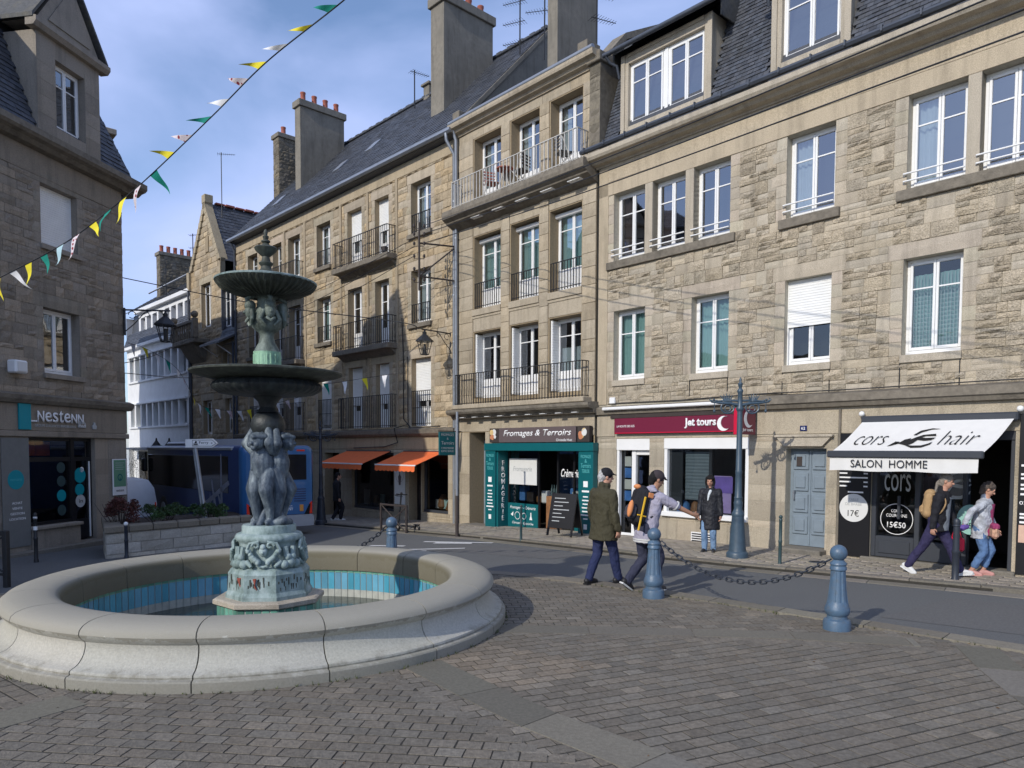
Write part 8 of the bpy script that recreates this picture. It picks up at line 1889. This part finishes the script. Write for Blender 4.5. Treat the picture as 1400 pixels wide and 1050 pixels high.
q = MB(); q.sphere((-.03, -.2, .56), .05, 10, 8, (1.5, 1, .8)); q.build('orange_roll', M['orange_cloth'], bpB, smooth=60); q = MB(); q.sphere((.1, -.33, .2), .06, 10, 8, (.8, .7, 2.2)); q.build('side_bottle', M['orange_cloth'], bpB, smooth=60); q = MB(); q.box(.165, .19, -.12, -.02, .42, .5, .01); q.build('orange_patch', M['orange_cloth'], bpB)
# woman in the raincoat
pW, _ = person('woman in a dark raincoat and light jeans standing beside the near lamp post', 4.2, 15.45, -118, S=.9, hip=(0, 0, .965), hands=[(-.27, .05, .82), (.24, .14, .84)], feet=[(-.09, .02, 0), (.11, .06, 0)], look=(4, 12), top=('coat', 'raincoat', .54), trousers=('jeans', 1.), shoes=('shoe_black', 'sole'), hair=('bob', 'hair_dark'), wide=1.06)
q = MB(); q.limb([(-.03, .13, 1.45), (0, .16, 1.36), (.02, .165, 1.24)], [.035, .03, .015]); q.build('scarf', M['curtain_white'], pW, smooth=60)
# couple passing the barber
pM, jM = person('man with a grey ponytail in a black jacket and navy trousers striding along', 7.36, 12.62, -40, z=.06, S=.985, lean=(0, .07), feet=[(-.07, .40, .0), (.07, -.40, .05)], heels=(-.03, .1), hands=[(-.24, .25, .86), (.25, -.03, .84)], look=(0, 14), top=('jacket', 'blackcloth', .78), trousers=('navy2', 1.), shoes=('sole', 'sole'), hair=('tail', 'hair_grey'))
q = MB(); loft(q, [[(.13 * math.cos(a_), .02 + .03 * ((z - .8) / .55) + .162 * math.sin(a_), z) for a_ in [R(25 + 130 * k / 12) for k in range(13)]] + [(.1 * math.cos(a_), .02 + .03 * ((z - .8) / .55) + .12 * math.sin(a_), z) for a_ in [R(155 - 130 * k / 12) for k in range(13)]] for z in (.80, 1.0, 1.2, 1.38)]); q.build('shirt_front', M['greyshirt'], pM, smooth=60)
pack('small tan backpack on the striding man with the ponytail', pM, .3, .16, .46, 1.0, -.06, 'tancloth', 'tancloth', tilt=-4)
def bagmesh(q, w, d, h): q.box(-w / 2, w / 2, -d / 2, d / 2, 0, h, .03)
o = pM.matrix_basis @ Vector((-.24, .27, .42)); t = thing('shopping_bag', 'small red bag hanging from the far hand of the striding man', 'bag', o, pM.rotation_euler.z)
q = MB(); bagmesh(q, .1, .24, .24); q.build('bag', M['red'], t); q = MB(); q.tube([(0, -.07, .24), (0, -.05, .34), (0, .05, .34), (0, .07, .24)], .008, 6); q.build('handle', M['red'], t)
pF, jF = person('older woman in a raspberry top and pale blouse walking behind the ponytailed man', 8.1, 12.6, -35, z=.06, S=.90, lean=(0, .06), feet=[(-.09, .08, 0), (.09, -.10, 0)], hands=[(-.22, .24, .86), (.34, -.24, 1.02)], hdir=[(0, .5, -.8), (.2, -.3, -.9)], poles=[(-.4, -1, 0), (.8, -.4, .2)], look=(0, 32), top=('blouse', 'blouse', .72), trousers=('jeans_mid', .72), shoes=('shoe_pink', 'shoe_pink'), hair=('curly', 'hair_brown'), wide=1.1, belly=1.2)
q = MB(); loft(q, [[(.14 * math.cos(a_), .0 + .06 * ((z - .75) / .6) + (.185 if z < 1.2 else .165) * math.sin(a_), z) for a_ in [R(25 + 130 * k / 12) for k in range(13)]] + [(.1 * math.cos(a_), .0 + .06 * ((z - .75) / .6) + .13 * math.sin(a_), z) for a_ in [R(155 - 130 * k / 12) for k in range(13)]] for z in (.78, 1.0, 1.2, 1.38)]); q.build('top_front', M['raspberry'], pF, smooth=60)
o = pF.matrix_basis @ Vector((.12, .22, .74)); t = thing('handbag', 'colourful patterned shoulder bag in front of the older woman', 'bag', o, pF.rotation_euler.z + .3)
m = mat('patterned_cloth', (.5, .3, .2), .8, var=.6, vs=14, blotch=.8, bls=9, blc=(.3, .05, .08)); q = MB(); q.box(-.15, .15, -.05, .05, 0, .24, .04); q.build('bag', m, t, smooth=30); q = MB(); q.box(-.155, .155, -.055, .055, .15, .26, .03); q.build('flap', M['raspberry'], t, smooth=30); q = MB(); q.tube([(-.13, 0, .24), (-.16, -.1, .5), (-.05, -.22, .6)], .012, 6); q.build('strap', M['raspberry'], t, smooth=60)
o = pF.matrix_basis @ Vector((.36, -.24, .93)); t = thing('bundle', 'small purple bundle in the hand of the older woman', 'bundle', o); q = MB(); q.limb([(-.04, 0, 0), (.05, .02, .02)], [.055, .045]); q.limb([(0, 0, .02), (.02, .01, .07)], [.04, .02]); blob(q, 'cloth', mat('purple_cloth', (.12, .07, .28), .8), t, .01, 2)
# passer-by in the shade
person('dark silhouetted passer-by in the shade under the farther orange awning', -6.5, 27.1, 20, S=1.0, feet=[(-.09, -.12, 0), (.09, .14, 0)], top=('jacket', 'blackcloth', .74), trousers=('blackcloth', 1.), shoes=('sole', 'sole'), hair=('short', 'hair_dark'))
# ------------------------------------------------------------------ LIGHT, SKY, CAMERA
EL, AZ = 31., 48.          # the sun stands low behind the viewer's left shoulder; its light travels towards AZ (from +x towards +y)
w = bpy.data.worlds.new('World'); sc.world = w; w.use_nodes = True; nt = w.node_tree; L = nt.links; nt.nodes.clear()
out = nd(nt, 'ShaderNodeOutputWorld'); bg = nd(nt, 'ShaderNodeBackground'); bg.inputs['Strength'].default_value = .15
sky = nd(nt, 'ShaderNodeTexSky', sky_type='NISHITA'); sky.sun_disc = False; sky.sun_elevation = R(EL); sky.sun_rotation = R(90 - (AZ + 180)); sky.air_density = 1.0; sky.dust_density = .6; sky.ozone_density = 4.5; sky.altitude = 0
tc = nd(nt, 'ShaderNodeTexCoord'); mp = nd(nt, 'ShaderNodeMapping'); mp.inputs['Scale'].default_value = (1.1, 1.1, 2.4); L.new(tc.outputs['Generated'], mp.inputs[0])
n = nd(nt, 'ShaderNodeTexNoise'); n.inputs['Scale'].default_value = 1.7; n.inputs['Detail'].default_value = 6; n.inputs['Roughness'].default_value = .5; n.inputs['Distortion'].default_value = .3; L.new(mp.outputs[0], n.inputs['Vector'])
mr = nd(nt, 'ShaderNodeMapRange'); mr.inputs[1].default_value = .38; mr.inputs[2].default_value = .68; mr.inputs[3].default_value = .1; mr.inputs[4].default_value = .95; L.new(n.outputs['Fac'], mr.inputs[0])
mx = nd(nt, 'ShaderNodeMix', data_type='RGBA'); L.new(mr.outputs[0], mx.inputs[0]); L.new(sky.outputs[0], mx.inputs[6]); mx.inputs[7].default_value = (3.3, 3.95, 6.4, 1)
L.new(mx.outputs[2], bg.inputs['Color']); L.new(bg.outputs[0], out.inputs['Surface'])
sd = bpy.data.lights.new('sun', 'SUN'); sd.energy = 2.65; sd.angle = R(.6); sd.color = (1, .94, .84)
so = bpy.data.objects.new('sun', sd); col.objects.link(so)
dv = Vector((math.cos(R(AZ)) * math.cos(R(EL)), math.sin(R(AZ)) * math.cos(R(EL)), -math.sin(R(EL)))); so.rotation_euler = dv.to_track_quat('-Z', 'Y').to_euler(); so.location = (-10, -12, 20)
cd = bpy.data.cameras.new('camera'); cam = bpy.data.objects.new('camera', cd); col.objects.link(cam); sc.camera = cam
cd.sensor_fit = 'HORIZONTAL'; cd.sensor_width = 36; cd.lens = 36 * 1000 / 1400; cd.shift_y = 138 / 1400; cd.clip_start = .05; cd.clip_end = 4000
th = math.atan(48 / 1000); roll = math.atan(80 / 20900)
fw = Vector((0, math.cos(th), -math.sin(th))); up = Vector((0, math.sin(th), math.cos(th))); rt = Vector((1, 0, 0))
c_, s_ = math.cos(roll), math.sin(roll)
rx_ = rt * c_ + up * s_; uy_ = -rt * s_ + up * c_
m3 = Matrix((rx_, uy_, -fw)).transposed(); cam.rotation_euler = m3.to_euler(); cam.location = (0, 0, 2.2)
sc.view_settings.view_transform = 'Standard'; sc.view_settings.look = 'None'; sc.view_settings.exposure = .28; sc.view_settings.gamma = 1
sc.render.engine = 'CYCLES'; sc.cycles.max_bounces = 8; sc.cycles.transparent_max_bounces = 16
